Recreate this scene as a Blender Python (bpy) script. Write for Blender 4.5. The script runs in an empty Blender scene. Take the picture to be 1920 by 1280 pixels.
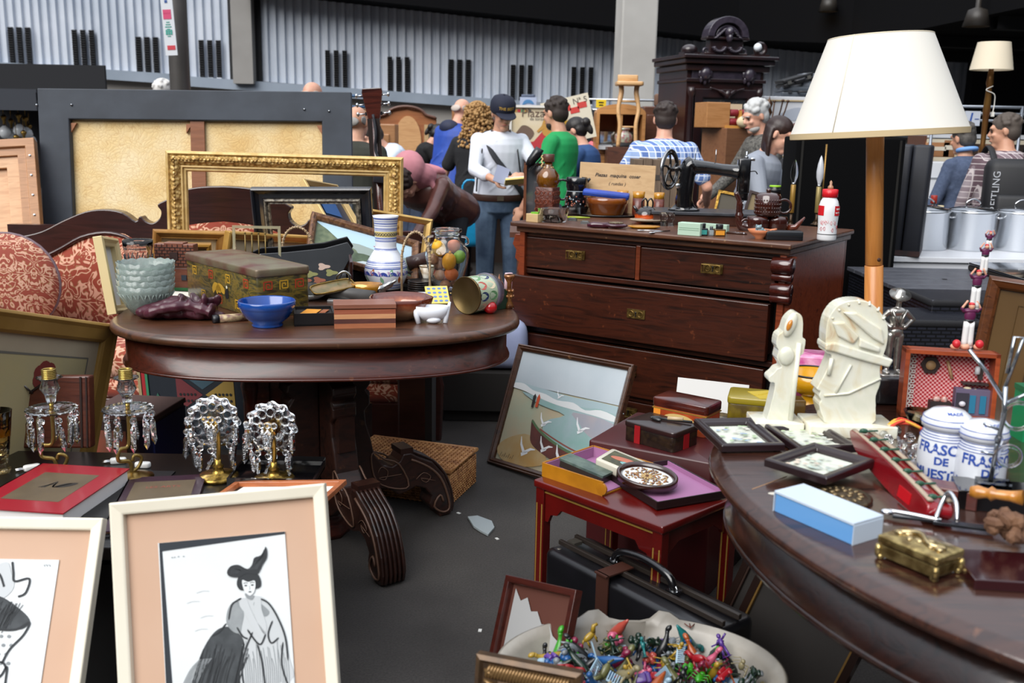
import bpy,bmesh,math,random
from math import cos,sin
def SI(n,k,v):n.inputs[k].default_value=v
from mathutils import Vector as V,Matrix,Euler
MX=Matrix
R=math.radians
TL_=Matrix.Translation
def RX_(a):return Matrix.Rotation(a,4,'X')
def RY_(a):return Matrix.Rotation(a,4,'Y')
def RZ_(a):return Matrix.Rotation(a,4,'Z')
PI=math.pi
U9=(PI/2,0,0)
ZV=V((0,0,1))
RND=random.Random
def BM(x,y,z):return MX((x,y,z)).transposed().to_4x4()
SC=bpy.context.scene
COL=SC.collection
random.seed(7)
# ----- camera, sky, light
FPX,EYE=1867.0,1.45
EV=V((0,0,EYE))
PITCH,ROLL=math.atan(400/1867),R(1.1)
CAMR=(MX.Rotation(PI/2-PITCH,3,'X')@MX.Rotation(ROLL,3,'Z'))
cd=bpy.data.cameras.new('camera')
cam=bpy.data.objects.new('camera',cd)
COL.objects.link(cam)
cam.matrix_world=TL_((0,0,EYE))@CAMR.to_4x4()
cd.sensor_width=36
cd.lens=36*FPX/1920
cd.clip_start=.05
cd.dof.use_dof=True
cd.dof.focus_distance=3.5
cd.dof.aperture_fstop=4.5
SC.camera=cam
SC.view_settings.view_transform='Standard'
SC.view_settings.look='None'
SC.view_settings.gamma=1
SC.view_settings.exposure=.25
w=bpy.data.worlds.new('sky')
SC.world=w
w.use_nodes=True
nt=w.node_tree
bg=nt.nodes['Background']
tc=nt.nodes.new('ShaderNodeTexCoord')
sp=nt.nodes.new('ShaderNodeSeparateXYZ')
cr=nt.nodes.new('ShaderNodeValToRGB')
nt.links.new(tc.outputs['Generated'],sp.inputs[0])
mp_=nt.nodes.new('ShaderNodeMapRange')
SI(mp_,1,-1)
nt.links.new(sp.outputs['Z'],mp_.inputs[0])
nt.links.new(mp_.outputs[0],cr.inputs[0])
e=cr.color_ramp.elements
e[0].position=.50;e[0].color=(.012,.012,.014,1)
e[1].position=.95;e[1].color=(1.0,1.05,1.15,1)
k=cr.color_ramp.elements.new(.60);k.color=(.05,.055,.065,1)
k=cr.color_ramp.elements.new(.75);k.color=(.50,.54,.60,1)
nt.links.new(cr.outputs[0],bg.inputs[0])
SI(bg,1,1.3)
sd=bpy.data.lights.new('overcast_sun','SUN')
sd.energy=3.3;sd.angle=R(50);sd.color=(1,.97,.93)
sun=bpy.data.objects.new('overcast_sun',sd)
COL.objects.link(sun)
sun.rotation_euler=V((.55,.75,-.80)).to_track_quat('-Z','Y').to_euler()
# ----- pixel rays of the photo
def ray(px,py):
 return CAMR@V(((px-960)/FPX,-(py-640)/FPX,-1))
def G(px,py,z=0):
 r=ray(px,py);return EV+r*((z-EYE)/r.z)
def D(px,py,Y):
 r=ray(px,py);return EV+r*(Y/r.y)
def PJ(p):
 q=CAMR.transposed()@(V(p)-EV)
 return(960-FPX*q.x/q.z,640+FPX*q.y/q.z)
def KP(p): # metres per pixel at p
 return-(CAMR.transposed()@(V(p)-EV)).z/FPX
def stand(px,pyb,pyt,wpx,z,rb=1.0):
 """round thing on plane z: centre, radius, height"""
 c=G(px,pyb,z);r=wpx*KP(c)/2
 c=c+V((c.x,c.y,0)).normalized()*r*rb
 r=wpx*KP(c)/2
 t=D(px,pyt,c.y)
 return c,r,t.z-z
def rect(TL,TR,BR,BL,fix,val,corner='BL'):
 """pose of a rectangle from its four pixels; returns matrix (origin bottom centre, X right, Z up in plane, Y away), w, h"""
 a,b,c,d=[ray(*p)for p in(TL,TR,BR,BL)]
 m=MX(((b.x,-c.x,d.x),(b.y,-c.y,d.y),(b.z,-c.z,d.z)))
 t=m.inverted()@a
 P={'TL':a,'TR':b*t[0],'BR':c*t[1],'BL':d*t[2]}
 q=P[corner]
 s={'z':lambda:(val-EYE)/q.z,'y':lambda:val/q.y}[fix]()
 P={k_:EV+v_*s for k_,v_ in P.items()}
 X=((P['TR']-P['TL'])+(P['BR']-P['BL']))/2
 Z=((P['TL']-P['BL'])+(P['TR']-P['BR']))/2
 w_,h_=X.length,Z.length
 X.normalize();Y=Z.cross(X).normalized()
 Z=X.cross(Y)
 o=(P['BL']+P['BR'])/2
 M_=BM(X,Y,Z);M_.translation=o
 return M_,w_,h_
def edge(A,B,z,flip=False):
 """matrix from two pixels of a base edge on plane z: origin A, X towards B"""
 a,b=G(*A,z),G(*B,z)
 X=(b-a);w_=X.length;X.normalize()
 M_=BM(X,ZV.cross(X),ZV);M_.translation=a
 return M_,w_
 # ----- materials
def lin(h):
 h=h.lstrip('#');v=[int(h[i:i+2],16)/255 for i in(0,2,4)]
 return tuple(((c/12.92)if c<=.04045 else((c+.055)/1.055)**2.4)for c in v)+(1,)
MATS={}
def newmat(name):
 m=bpy.data.materials.new(name);m.use_nodes=True
 return m,m.node_tree,m.node_tree.nodes['Principled BSDF']
def N(nt,typ,**kw):
 n=nt.nodes.new('ShaderNode'+typ)
 for k_,v_ in kw.items():
  if k_.startswith('i_'):
   key=k_[2:];key=int(key)if key.isdigit()else key
   SI(n,key,v_)
  else:setattr(n,k_,v_)
 return n
def ramp(nt,fac,stops):
 r=N(nt,'ValToRGB');el=r.color_ramp.elements
 el[0].position,el[0].color=stops[0][0],lin(stops[0][1])
 el[1].position,el[1].color=stops[-1][0],lin(stops[-1][1])
 for p_,c_ in stops[1:-1]:
  n=el.new(p_);n.color=lin(c_)
 nt.links.new(fac,r.inputs[0]);return r.outputs[0]
def coords(nt,scale=(1,1,1),rot=(0,0,0)):
 t=N(nt,'TexCoord');m=N(nt,'Mapping')
 SI(m,'Scale',scale);SI(m,'Rotation',rot)
 nt.links.new(t.outputs['Object'],m.inputs[0]);return m.outputs[0]
def mixc(nt,f,a,b,mode='MIX'):
 n=N(nt,'Mix',data_type='RGBA',blend_type=mode)
 if isinstance(f,(int,float)):SI(n,0,f)
 else:nt.links.new(f,n.inputs[0])
 for v_,i in((a,6),(b,7)):
  if isinstance(v_,str):SI(n,i,lin(v_))
  else:nt.links.new(v_,n.inputs[i])
 return n.outputs[2]
def bump(nt,b,h,s=.3,d=.01):
 n=N(nt,'Bump');SI(n,'Strength',s);SI(n,'Distance',d)
 nt.links.new(h,n.inputs['Height']);nt.links.new(n.outputs[0],b.inputs['Normal'])
def mat(col,rough=.5,metal=0,coat=0,col2=None,sc=8,bmp=0,em=None,sss=0,spec=None,trans=0,alpha=1,ior=None):
 """plain or softly mottled material"""
 key=('m',col,rough,metal,coat,col2,sc,bmp,em,sss,spec,trans,alpha,ior)
 if key in MATS:return MATS[key]
 m,t,b=newmat('surface_'+col.strip('#'))
 SI(b,'Base Color',lin(col));SI(b,'Roughness',rough)
 SI(b,'Metallic',metal);SI(b,'Coat Weight',coat)
 SI(b,'Coat Roughness',.15)
 if spec is not None:SI(b,'Specular IOR Level',spec)
 if trans:SI(b,'Transmission Weight',trans)
 if ior:SI(b,'IOR',ior)
 if alpha<1:SI(b,'Alpha',alpha)
 if sss:SI(b,'Subsurface Weight',sss);SI(b,'Subsurface Radius',(.03,.02,.015))
 if em:SI(b,'Emission Color',lin(col));SI(b,'Emission Strength',em)
 if col2 or bmp:
  n=N(t,'TexNoise');SI(n,'Scale',sc);SI(n,'Detail',5)
  t.links.new(coords(t),n.inputs[0])
  if col2:t.links.new(ramp(t,n.outputs[0],[(.35,col),(.65,col2)]),b.inputs['Base Color'])
  if bmp:bump(t,b,n.outputs[0],bmp)
 MATS[key]=m;return m
def wood(c1,c2,rough=.35,sc=(1.5,14,14),coat=.3,c3=None,worn=None):
 key=('w',c1,c2,rough,sc,coat,c3,worn)
 if key in MATS:return MATS[key]
 m,t,b=newmat('wood_'+c1.strip('#'))
 co=coords(t,sc)
 n=N(t,'TexNoise');SI(n,'Scale',2.2);SI(n,'Detail',8);SI(n,'Distortion',1.2)
 t.links.new(co,n.inputs[0])
 c=ramp(t,n.outputs[0],[(.3,c1),(.55,c2),(.75,c3 or c1)])
 if worn:
  n2=N(t,'TexNoise');SI(n2,'Scale',30);SI(n2,'Detail',6)
  t.links.new(coords(t,(1,1,1)),n2.inputs[0])
  r=ramp(t,n2.outputs[0],[(.66,'000000'),(.74,'ffffff')])
  c=mixc(t,r,c,worn)
 t.links.new(c,b.inputs['Base Color'])
 SI(b,'Roughness',rough);SI(b,'Coat Weight',coat);SI(b,'Coat Roughness',.2)
 bump(t,b,n.outputs[0],.08)
 MATS[key]=m;return m
def glass(col='ffffff',rough=.02,ior=1.45,bmp=0,sc=60):
 key=('g',col,rough,ior,bmp,sc)
 if key in MATS:return MATS[key]
 m,t,b=newmat('glass_'+col)
 SI(b,'Base Color',lin(col));SI(b,'Roughness',rough)
 SI(b,'Transmission Weight',1);SI(b,'IOR',ior)
 if bmp:
  n=N(t,'TexVoronoi');SI(n,'Scale',sc);t.links.new(coords(t),n.inputs[0])
  bump(t,b,n.outputs[0],bmp)
 MATS[key]=m;return m
def damask(ground,mid,dark,per=.36,rough=.8,off=(0,0,0)):
 """mirrored two-tone leaf ornament woven into cloth"""
 key=('d',ground,mid,dark,per,off)
 if key in MATS:return MATS[key]
 m,t,b=newmat('damask_cloth')
 mp=coords(t);s_=N(t,'SeparateXYZ');t.links.new(mp,s_.inputs[0])
 def mth(op,a,bb=None,c=None):
  n=N(t,'Math',operation=op)
  for i,v_ in enumerate((a,bb,c)):
   if v_ is None:continue
   if isinstance(v_,(int,float)):SI(n,i,v_)
   else:t.links.new(v_,n.inputs[i])
  return n.outputs[0]
 x=mth('PINGPONG',mth('ADD',s_.outputs[0],off[0]),per/2)
 z=mth('WRAP',mth('ADD',mth('ADD',s_.outputs[2],mth('MULTIPLY',s_.outputs[1],.6)),off[2]),per*1.35,.0)
 cb=N(t,'CombineXYZ');t.links.new(x,cb.inputs[0]);t.links.new(z,cb.inputs[2])
 w1=N(t,'TexNoise');SI(w1,'Scale',5.4/per);SI(w1,'Detail',1.2);SI(w1,'Distortion',1.6)
 t.links.new(cb.outputs[0],w1.inputs[0])
 w2=N(t,'TexVoronoi',feature='SMOOTH_F1');SI(w2,'Scale',14/per)
 t.links.new(cb.outputs[0],w2.inputs[0])
 f=mth('ADD',w1.outputs[0],mth('MULTIPLY',w2.outputs[0],-.16))
 c=ramp(t,f,[(.30,dark),(.352,dark),(.358,mid),(.372,mid),(.378,ground),(.446,ground),(.451,mid),(.466,mid),(.47,dark),(.56,dark),(.565,mid),(.60,ground)])
 t.links.new(c,b.inputs['Base Color']);SI(b,'Roughness',rough)
 SI(b,'Sheen Weight',.3)
 MATS[key]=m;return m
 # ----- mesh building
class MB:
 def __init__(s):s.v=[];s.f=[];s.m=[];s.sm=[];s.T=MX.Identity(4);s.mi=0;s.smooth=True
 def add(s,vs,fs,T=None,smooth=None):
  M_=s.T@T if T is not None else s.T
  o=len(s.v);s.v+=[tuple(M_@V(p))for p in vs]
  s.f+=[tuple(i+o for i in f)for f in fs];s.m+=[s.mi]*len(fs)
  s.sm+=[s.smooth if smooth is None else smooth]*len(fs);return s
 def box(s,size,at=(0,0,0),r=(0,0,0),top=1,base=0):
  """box centred at 'at' (base=1: standing on it); top = scale of its top face"""
  x,y,z=[q/2 for q in size];vs=[]
  for k_,sz in((1,-z),(top,z)):
   tx,ty=(k_ if isinstance(k_,tuple)else(k_,k_))
   vs+=[(-x*tx,-y*ty,sz),(x*tx,-y*ty,sz),(x*tx,y*ty,sz),(-x*tx,y*ty,sz)]
  T=TL_(V(at)+V((0,0,z if base else 0)))@Euler(r).to_matrix().to_4x4()
  return s.add(vs,[(3,2,1,0),(4,5,6,7),(0,1,5,4),(1,2,6,5),(2,3,7,6),(3,0,4,7)],T,False)
 def rbox(s,size,rad,at=(0,0,0),r=(0,0,0),n=4,base=0,rz=None,crown=0):
  """box with rounded vertical corners and softly rounded top and bottom rims"""
  x,y,z=[q/2 for q in size];rz=rz if rz is not None else min(rad,z)*.5
  def ring(ins,zz):
   o=[]
   for cx,cy,a0 in((x-rad,y-rad,0),(-x+rad,y-rad,90),(-x+rad,-y+rad,180),(x-rad,-y+rad,270)):
    for i in range(n+1):
     a=R(a0+90*i/n);rr=max(rad-ins,1e-4)
     o.append((cx+rr*cos(a),cy+rr*sin(a),zz))
   return o
  rings=[ring(rz,-z),ring(rz*.3,-z+rz*.3),ring(0,-z+rz),ring(0,z-rz),ring(rz*.3,z-rz*.3),ring(rz,z)]
  L=len(rings[0]);vs=[p for q in rings for p in q];fs=[]
  for i in range(len(rings)-1):
   for j in range(L):
    a,b_=i*L+j,i*L+(j+1)%L;fs.append((a,b_,b_+L,a+L))
  fs.append(tuple(range(L))[::-1])
  if crown:
   vs.append((0,0,z+crown));t0=(len(rings)-1)*L
   fs+=[(t0+j,t0+(j+1)%L,len(vs)-1)for j in range(L)]
  else:fs.append(tuple((len(rings)-1)*L+j for j in range(L)))
  T=TL_(V(at)+V((0,0,z if base else 0)))@Euler(r).to_matrix().to_4x4()
  return s.add(vs,fs,T)
 def lathe(s,prof,at=(0,0,0),r=(0,0,0),n=28,sx=1,sy=1,lobes=0,amp=0,cap=True,a1=360):
  vs,fs=[],[];full=a1>=360;nn=n if full else n+1
  for(rr,z)in prof:
   for j in range(nn):
    a=R(a1)*j/n;q=rr*(1+amp*cos(lobes*a))if lobes else rr
    vs.append((q*cos(a)*sx,q*sin(a)*sy,z))
  for i in range(len(prof)-1):
   for j in range(n if full else n):
    j2=(j+1)%nn
    fs.append((i*nn+j,i*nn+j2,(i+1)*nn+j2,(i+1)*nn+j))
  if cap and full:
   if prof[0][0]>1e-5:fs.append(tuple(range(nn))[::-1])
   if prof[-1][0]>1e-5:fs.append(tuple((len(prof)-1)*nn+j for j in range(nn)))
  return s.add(vs,fs,TL_(at)@Euler(r).to_matrix().to_4x4())
 def cyl(s,rad,h,at=(0,0,0),r=(0,0,0),r2=None,n=20,c=0):
  """cylinder standing on 'at' (c=1: centred)"""
  r2=rad if r2 is None else r2;z0=-h/2 if c else 0
  e_=min(rad,h)*.04
  return s.lathe([(rad-e_,z0),(rad,z0+e_),(r2,z0+h-e_),(max(r2-e_,0),z0+h)],at,r,n)
 def rod(s,a,b_,rad,r2=None,n=8):
  return s.tube([a,b_],[rad,rad if r2 is None else r2],n)
 def tube(s,path,rad,n=8,closed=False,flat=1):
  P=[V(p)for p in path];k_=len(P)
  rd=rad if isinstance(rad,(list,tuple))else[rad]*k_
  vs,fs=[],[];prev=None
  for i,p in enumerate(P):
   if closed:t=P[(i+1)%k_]-P[i-1]
   else:t=P[min(i+1,k_-1)]-P[max(i-1,0)]
   t=t.normalized()if t.length>1e-9 else ZV
   if prev is None:
    up=ZV if abs(t.z)<.9 else V((1,0,0))
    u=t.cross(up).normalized()
   else:
    u=prev-t*prev.dot(t);u=u.normalized()if u.length>1e-6 else t.orthogonal().normalized()
   prev=u;v2=t.cross(u)
   for j in range(n):
    a=2*PI*j/n;vs.append(p+(u*cos(a)+v2*sin(a)*flat)*rd[i])
  for i in range(k_ if closed else k_-1):
   for j in range(n):
    a,b_=i*n+j,i*n+(j+1)%n;o=((i+1)%k_-i)*n
    fs.append((a,b_,b_+o,a+o))
  if not closed:fs.append(tuple(range(n))[::-1]);fs.append(tuple((k_-1)*n+j for j in range(n)))
  return s.add(vs,fs)
 def ball(s,rad,at=(0,0,0),r=(0,0,0),n=16,m_=10):
  rx,ry,rz=rad if isinstance(rad,(list,tuple))else(rad,)*3
  pr=[(sin(PI*i/m_),-cos(PI*i/m_))for i in range(m_+1)]
  pr[0]=(0,-1);pr[-1]=(0,1)
  vs,fs=[(0,0,-rz)],[]
  for i in range(1,m_):
   for j in range(n):
    a=2*PI*j/n;vs.append((pr[i][0]*cos(a)*rx,pr[i][0]*sin(a)*ry,pr[i][1]*rz))
  vs.append((0,0,rz));L=len(vs)-1
  for j in range(n):
   fs.append((0,1+(j+1)%n,1+j));fs.append((L,L-n+j,L-n+(j+1)%n))
  for i in range(m_-2):
   for j in range(n):
    a,b_=1+i*n+j,1+i*n+(j+1)%n;fs.append((a,b_,b_+n,a+n))
  return s.add(vs,fs,TL_(at)@Euler(r).to_matrix().to_4x4())
 def torus(s,R_,r_,at=(0,0,0),r=(0,0,0),n=28,k_=8,sx=1,sy=1):
  T=TL_(at)@Euler(r).to_matrix().to_4x4();o=s.T;s.T=s.T@T
  s.tube([(R_*cos(2*PI*i/n)*sx,R_*sin(2*PI*i/n)*sy,0)for i in range(n)],r_,k_,True)
  s.T=o;return s
 def prism(s,pts,d,at=(0,0,0),r=(0,0,0),smooth=False,holes=None):
  """outline in XZ, thickness d along +Y"""
  k_=len(pts);vs=[(x,0,z)for x,z in pts]+[(x,d,z)for x,z in pts]
  ar=sum(pts[i][0]*pts[(i+1)%k_][1]-pts[(i+1)%k_][0]*pts[i][1]for i in range(k_))
  fs=[tuple(range(k_)),tuple(range(k_,2*k_))[::-1]]+[(i,i+k_,(i+1)%k_+k_,(i+1)%k_)for i in range(k_)]
  if ar<0:fs=[f[::-1]for f in fs]
  return s.add(vs,fs,TL_(at)@Euler(r).to_matrix().to_4x4(),smooth)
 def flat(s,pts,y=0,mi=None):
  """thin painted patch in the XZ plane, facing -Y"""
  o=s.mi
  if mi is not None:s.mi=mi
  ar=sum(pts[i][0]*pts[(i+1)%len(pts)][1]-pts[(i+1)%len(pts)][0]*pts[i][1]for i in range(len(pts)))
  s.add([(x,y,z)for x,z in pts],[tuple(range(len(pts)))if ar>0 else tuple(range(len(pts)))[::-1]],None,False)
  s.mi=o;return s
 def stroke(s,pts,w_,y=0,mi=None):
  """thin painted line in the XZ plane"""
  o=s.mi
  if mi is not None:s.mi=mi
  L,Rr=[],[];k_=len(pts)
  for i in range(k_):
   a,b_=V(pts[max(i-1,0)]),V(pts[min(i+1,k_-1)]);t=(b_-a).normalized()if(b_-a).length>1e-9 else V((1,0))
   q=(w_[i]if isinstance(w_,(list,tuple))else w_)/2;p=V(pts[i])
   L.append((p.x-t.y*q,y,p.y+t.x*q));Rr.append((p.x+t.y*q,y,p.y-t.x*q))
  s.add(L+Rr,[(i,i+k_,i+1+k_,i+1)for i in range(k_-1)],None,False)
  s.mi=o;return s
 def frame(s,w_,h_,prof,x0=None,z0=0):
  """mitred moulding round a w x h outline (origin bottom centre); prof = list of (inward, forward)"""
  x0=-w_/2 if x0 is None else x0;vs=[];n=len(prof)
  for(i_,f_)in prof:
   vs+=[(x0+i_,-f_,z0+i_),(x0+w_-i_,-f_,z0+i_),(x0+w_-i_,-f_,z0+h_-i_),(x0+i_,-f_,z0+h_-i_)]
  fs=[]
  for a in range(n):
   b_=(a+1)%n
   for j in range(4):
    j2=(j+1)%4;fs.append((a*4+j,a*4+j2,b_*4+j2,b_*4+j))
  return s.add(vs,fs,None,False)
 def text(s,body,size,at=(0,0,0),r=U9,wrap=None,bold=0,sx=1,ext=0,align='CENTER',shear=0):
  cu=bpy.data.curves.new('t','FONT');cu.body=body;cu.size=size;cu.align_x=align;cu.align_y='CENTER'
  cu.offset=bold;cu.extrude=ext;cu.resolution_u=3;cu.shear=shear
  o=bpy.data.objects.new('t',cu);COL.objects.link(o)
  me=o.to_mesh(depsgraph=bpy.context.evaluated_depsgraph_get())
  vs=[v_.co.copy()for v_ in me.vertices];fs=[tuple(p.vertices)for p in me.polygons]
  o.to_mesh_clear();bpy.data.objects.remove(o);bpy.data.curves.remove(cu)
  if not vs:return s
  vs=[V((v_.x*sx,v_.y,v_.z))for v_ in vs]
  if wrap: # wrap = function of (x, y) -> point
   return s.add([wrap(v_.x,v_.y)for v_ in vs],fs,TL_(at),False)
  return s.add(vs,fs,TL_(at)@Euler(r).to_matrix().to_4x4(),False)
 def put(s,name,m,parent=None,bev=0,sub=0,remesh=0,sms=0,solid=0,autos=None,loc=None):
  me=bpy.data.meshes.new(name);me.from_pydata(s.v,[],s.f)
  ms=m if isinstance(m,(list,tuple))else[m]
  for q in ms:me.materials.append(q)
  for p,mi,sm in zip(me.polygons,s.m,s.sm):p.material_index=min(mi,len(ms)-1);p.use_smooth=sm
  me.update()
  o=bpy.data.objects.new(name,me);COL.objects.link(o)
  if parent:o.parent=parent
  if loc:o.location=loc
  if solid:q=o.modifiers.new('s','SOLIDIFY');q.thickness=solid;q.offset=-1
  if remesh:q=o.modifiers.new('r','REMESH');q.mode='VOXEL';q.voxel_size=remesh;q.use_smooth_shade=True
  if sms:q=o.modifiers.new('m','SMOOTH');q.iterations=sms;q.factor=.5
  if bev:q=o.modifiers.new('b','BEVEL');q.width=bev;q.segments=2;q.limit_method='ANGLE';q.angle_limit=R(35)
  if sub:q=o.modifiers.new('u','SUBSURF');q.levels=sub;q.render_levels=sub
  return o
for _k in 'box rbox ball lathe tube cyl prism rod frame torus text'.split():globals()['n_'+_k]=(lambda q:lambda*a,**k:getattr(MB(),q)(*a,**k))(_k)
def tag(o,label=None,cat=None,group=None,kind=None):
 if label:o['label']=label
 if cat:o['category']=cat
 if group:o['group']=group
 if kind:o['kind']=kind
 return o
def thing(name,label,cat,loc=(0,0,0),rz=0,group=None,mw=None,r=None):
 o=bpy.data.objects.new(name,None);o.empty_display_size=.05;COL.objects.link(o)
 if mw is not None:o.matrix_world=mw
 else:o.location=loc;o.rotation_euler=r or(0,0,rz)
 return tag(o,label,cat,group)
def solo(mb,name,label,cat,m,loc=(0,0,0),rz=0,group=None,mw=None,r=None,**kw):
 o=mb.put(name,m,**kw)
 if mw is not None:o.matrix_world=mw
 else:o.location=loc;o.rotation_euler=r or(0,0,rz)
 return tag(o,label,cat,group)
def struct(mb,name,m,**kw):return tag(mb.put(name,m,**kw),kind='structure')
def copytree(o,parent=None,loc=None,rz=None,label=None,mw=None):
 c=o.copy();COL.objects.link(c)
 if parent:c.parent=parent
 for ch in[q for q in bpy.data.objects if q.parent==o]:copytree(ch,c)
 if mw is not None:c.matrix_world=mw
 if loc is not None:c.location=loc
 if rz is not None:c.rotation_euler=(0,0,rz)
 if label:c['label']=label
 return c
def arc(cx,cz,r,a0,a1,n=12,sx=1):return[(cx+r*sx*cos(R(a0+(a1-a0)*i/n)),cz+r*sin(R(a0+(a1-a0)*i/n)))for i in range(n+1)]
def smooth(pts,n=6,closed=False):
 """Catmull-Rom through points"""
 P=[V(p)for p in pts];k_=len(P);out=[]
 for i in range(k_ if closed else k_-1):
  a,b_,c,d=(P[(i+j)%k_]if closed else P[max(0,min(k_-1,i+j))]for j in(-1,0,1,2))
  for j in range(n):
   t=j/n
   out.append(tuple(.5*((2*b_)+(c-a)*t+(2*a-5*b_+4*c-d)*t*t+(3*b_-a-3*c+d)*t**3)))
 if not closed:out.append(tuple(P[-1]))
 return out
 # frequently used materials
GILT=mat('c9a04a',.32,.75,col2='8a6425',sc=40,bmp=.3)
BRASS=mat('a88a4c',.3,.9,col2='6e5526',sc=30)
STEEL=mat('b8bcc0',.22,1)
CHROME=mat('d8dadd',.08,1)
BLACK=mat('0c0c0e',.45)
BLACKG=mat('08080a',.12,coat=.5)
WHITE=mat('f0efec',.6)
CARD=mat('e9e4d6',.7)
GLASS=glass('f4f8f8')
CRYST=glass('f2f6fa',0,1.55,.25,45)
MAHOG=wood('140805','2a1009',.35,c3='0e0504')
DWOOD=wood('170a06','3a1a0d',.4,c3='0e0504',worn='5a3a26')
# ===== SETTING
def asphalt():
 m,t,b=newmat('asphalt_floor')
 n=N(t,'TexNoise');SI(n,'Scale',2.2);SI(n,'Detail',6)
 n2=N(t,'TexNoise');SI(n2,'Scale',160);SI(n2,'Detail',3)
 co=coords(t);t.links.new(co,n.inputs[0]);t.links.new(co,n2.inputs[0])
 c1=ramp(t,n.outputs[0],[(.3,'2c2825'),(.5,'3b3734'),(.7,'46423e')])
 c2=ramp(t,n2.outputs[0],[(.35,'6a6a6a'),(.7,'ffffff')])
 t.links.new(mixc(t,.55,c1,c2,'MULTIPLY'),b.inputs['Base Color'])
 SI(b,'Roughness',.75);bump(t,b,n2.outputs[0],.5,.004)
 return m
m=n_box((24,22,.2),(0,7,-.1));struct(m,'floor',asphalt())
PANEL=mat('c6cdd8',.45,.1,col2='b4bdca',sc=1.5)
TRIMM=mat('8d98a6',.5,.1,col2='7f8b99',sc=2)
YW=15.0
def wall_z(px,py):return D(px,py,YW)
def corrugated(mb,x0,y0,x1,y1,ytop=-60):
 """sheet with boxed ribs between two pixels of its lower edge"""
 a,b_=D(x0,y0,YW),D(x1,y1,YW);zt=D((x0+x1)/2,ytop,YW).z+.6
 per=.124;n=int((b_.x-a.x)/per);vs,fs=[],[]
 for i in range(n+1):
  for dx,dy in((0,0),(.045,0),(.058,.045),(.110,.045)):
   x=a.x+i*per+dx
   if x>b_.x:break
   z0=a.z+(b_.z-a.z)*(x-a.x)/(b_.x-a.x)
   vs+=[(x,YW-.05+dy,z0),(x,YW-.05+dy,zt)]
 for i in range(len(vs)//2-1):fs.append((i*2,i*2+2,i*2+3,i*2+1))
 mb.add(vs,fs,None,False)
m=MB()
corrugated(m,-260,100,440,150);corrugated(m,484,152,1150,203);corrugated(m,1150,203,2250,285)
struct(m,'wall_back',PANEL)
m=MB()
for(xa,ya,xb,yb,d)in((-260,99,322,139,17),(322,141,1150,202,17),(1150,202,2250,284,14)):
 a,b_=D(xa,ya,YW),D(xb,yb,YW);hh=d*.0083
 m.prism([(a.x,a.z),(b_.x,b_.z),(b_.x,b_.z-hh),(a.x,a.z-hh)],.14,(0,YW-.14,0))
struct(m,'trim_1',TRIMM)
m=n_box((24,.2,2.35),(0,YW+.25,1.175))
m.prism([(-9.9,2.7),(-3,2.35),(9.5,1.5),(9.5,0),(-9.9,0)],.12,(0,YW+.03,0))
struct(m,'wall_base',mat('a5a19c',.8,col2='98948f',sc=1))
m=MB()
m.box((.29,.3,3.6),(D(462,80,YW).x,YW-.10,D(462,158,YW).z+1.8));struct(m,'wall_pilaster',mat('8e8c89',.8,col2='84827f',sc=2))
m=n_box((.46,.08,3.4),(D(461,80,YW).x,YW-.02,D(462,158,YW).z+1.7))
struct(m,'wall_recess',mat('1a1b1e',.8))
GR=thing('vent_grille','set of three narrow black louvred slots low in the corrugated wall','vent',(0,YW-.08,0),group='wall vents')
def vent(px,y0,y1,first=False):
 a,b_=D(px,y0,YW-.08),D(px,y1,YW-.08);h_=a.z-b_.z
 return(a.x,b_.z,h_)
LOUV=mat('17181b',.5);
def make_vent():
 for j in(-1,0,1):
  f=MB();f.box((.066,.03,.52),(j*.124,.02,.26));
  for i in range(16):f.box((.062,.02,.012),(j*.124,-.002,.02+i*.0325),(R(35),0,0))
  f.put('louvre',LOUV,GR)
 f=MB();[f.box((.07,.03,.035),(j*.124,.0,-.02))for j in(-1,0,1)];f.put('sill',mat('c9ced6',.5),GR)
make_vent()
vl=[(35,57,121),(155,63,126),(275,78,139),(393,82,145),(630,98,164),(747,113,176),(862,118,181),(978,131,191),(1092,136,195),(1262,155,208),(1375,165,216)]
wh=['beside the left end of the wall','second from the left end of the wall','left of the hanging paper sign','between the round post and the pilaster','above the bald head behind the big canvas','above the arched headboard','above the blue coat','above the bullfight poster','beside the concrete column','right of the concrete column','behind the carved wardrobe']
for i,(px,y0,y1)in enumerate(vl):
 x,z,h_=vent(px,y0,y1);o=GR if i==0 else copytree(GR)
 o.location=(x,YW-.09,z);o['label']='three black louvred slots in the wall, '+wh[i]
 # round steel post with a hanging notice
c=D(340,200,9.0);k_=KP(c)
m=n_cyl(18.5*k_,5,n=32);m.cyl(24*k_,.04)
solo(m,'round_post','round grey steel post standing left of the concrete pilaster','post',mat('6d6a68',.4,.5,col2='5b5957',sc=3),(c.x,c.y,0))
a=D(317,50,8.7);t_=thing('hanging_notice','long narrow paper notice with a pink block hung on the round post','sign',(a.x,a.y,a.z),r=(0,R(-3),0))
s_=KP(a);m=n_box((22*s_,.012,104*s_));m.put('board',mat('cfd3d8',.6),t_)
m=n_box((15*s_,.002,17*s_),(-1*s_,-.008,22*s_));m.text('MERCAT',3.4*s_,(-1*s_,-.011,24*s_));m.put('pink_block',mat('c9456f',.6),t_)
m=n_box((15*s_,.002,8*s_),(1*s_,-.008,-38*s_));m.put('red_block',mat('c03a45',.6),t_)
m=MB()
for i in range(7):m.box(((6+3*(i%3))*s_,.002,1.6*s_),(-1*s_,-.008,(8-i*4.2)*s_))
for i in range(3):m.box((3*s_,.002,9*s_),((-5+4.5*i)*s_,-.009,-10*s_))
m.put('green_print',mat('3d9a8c',.6),t_)
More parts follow.
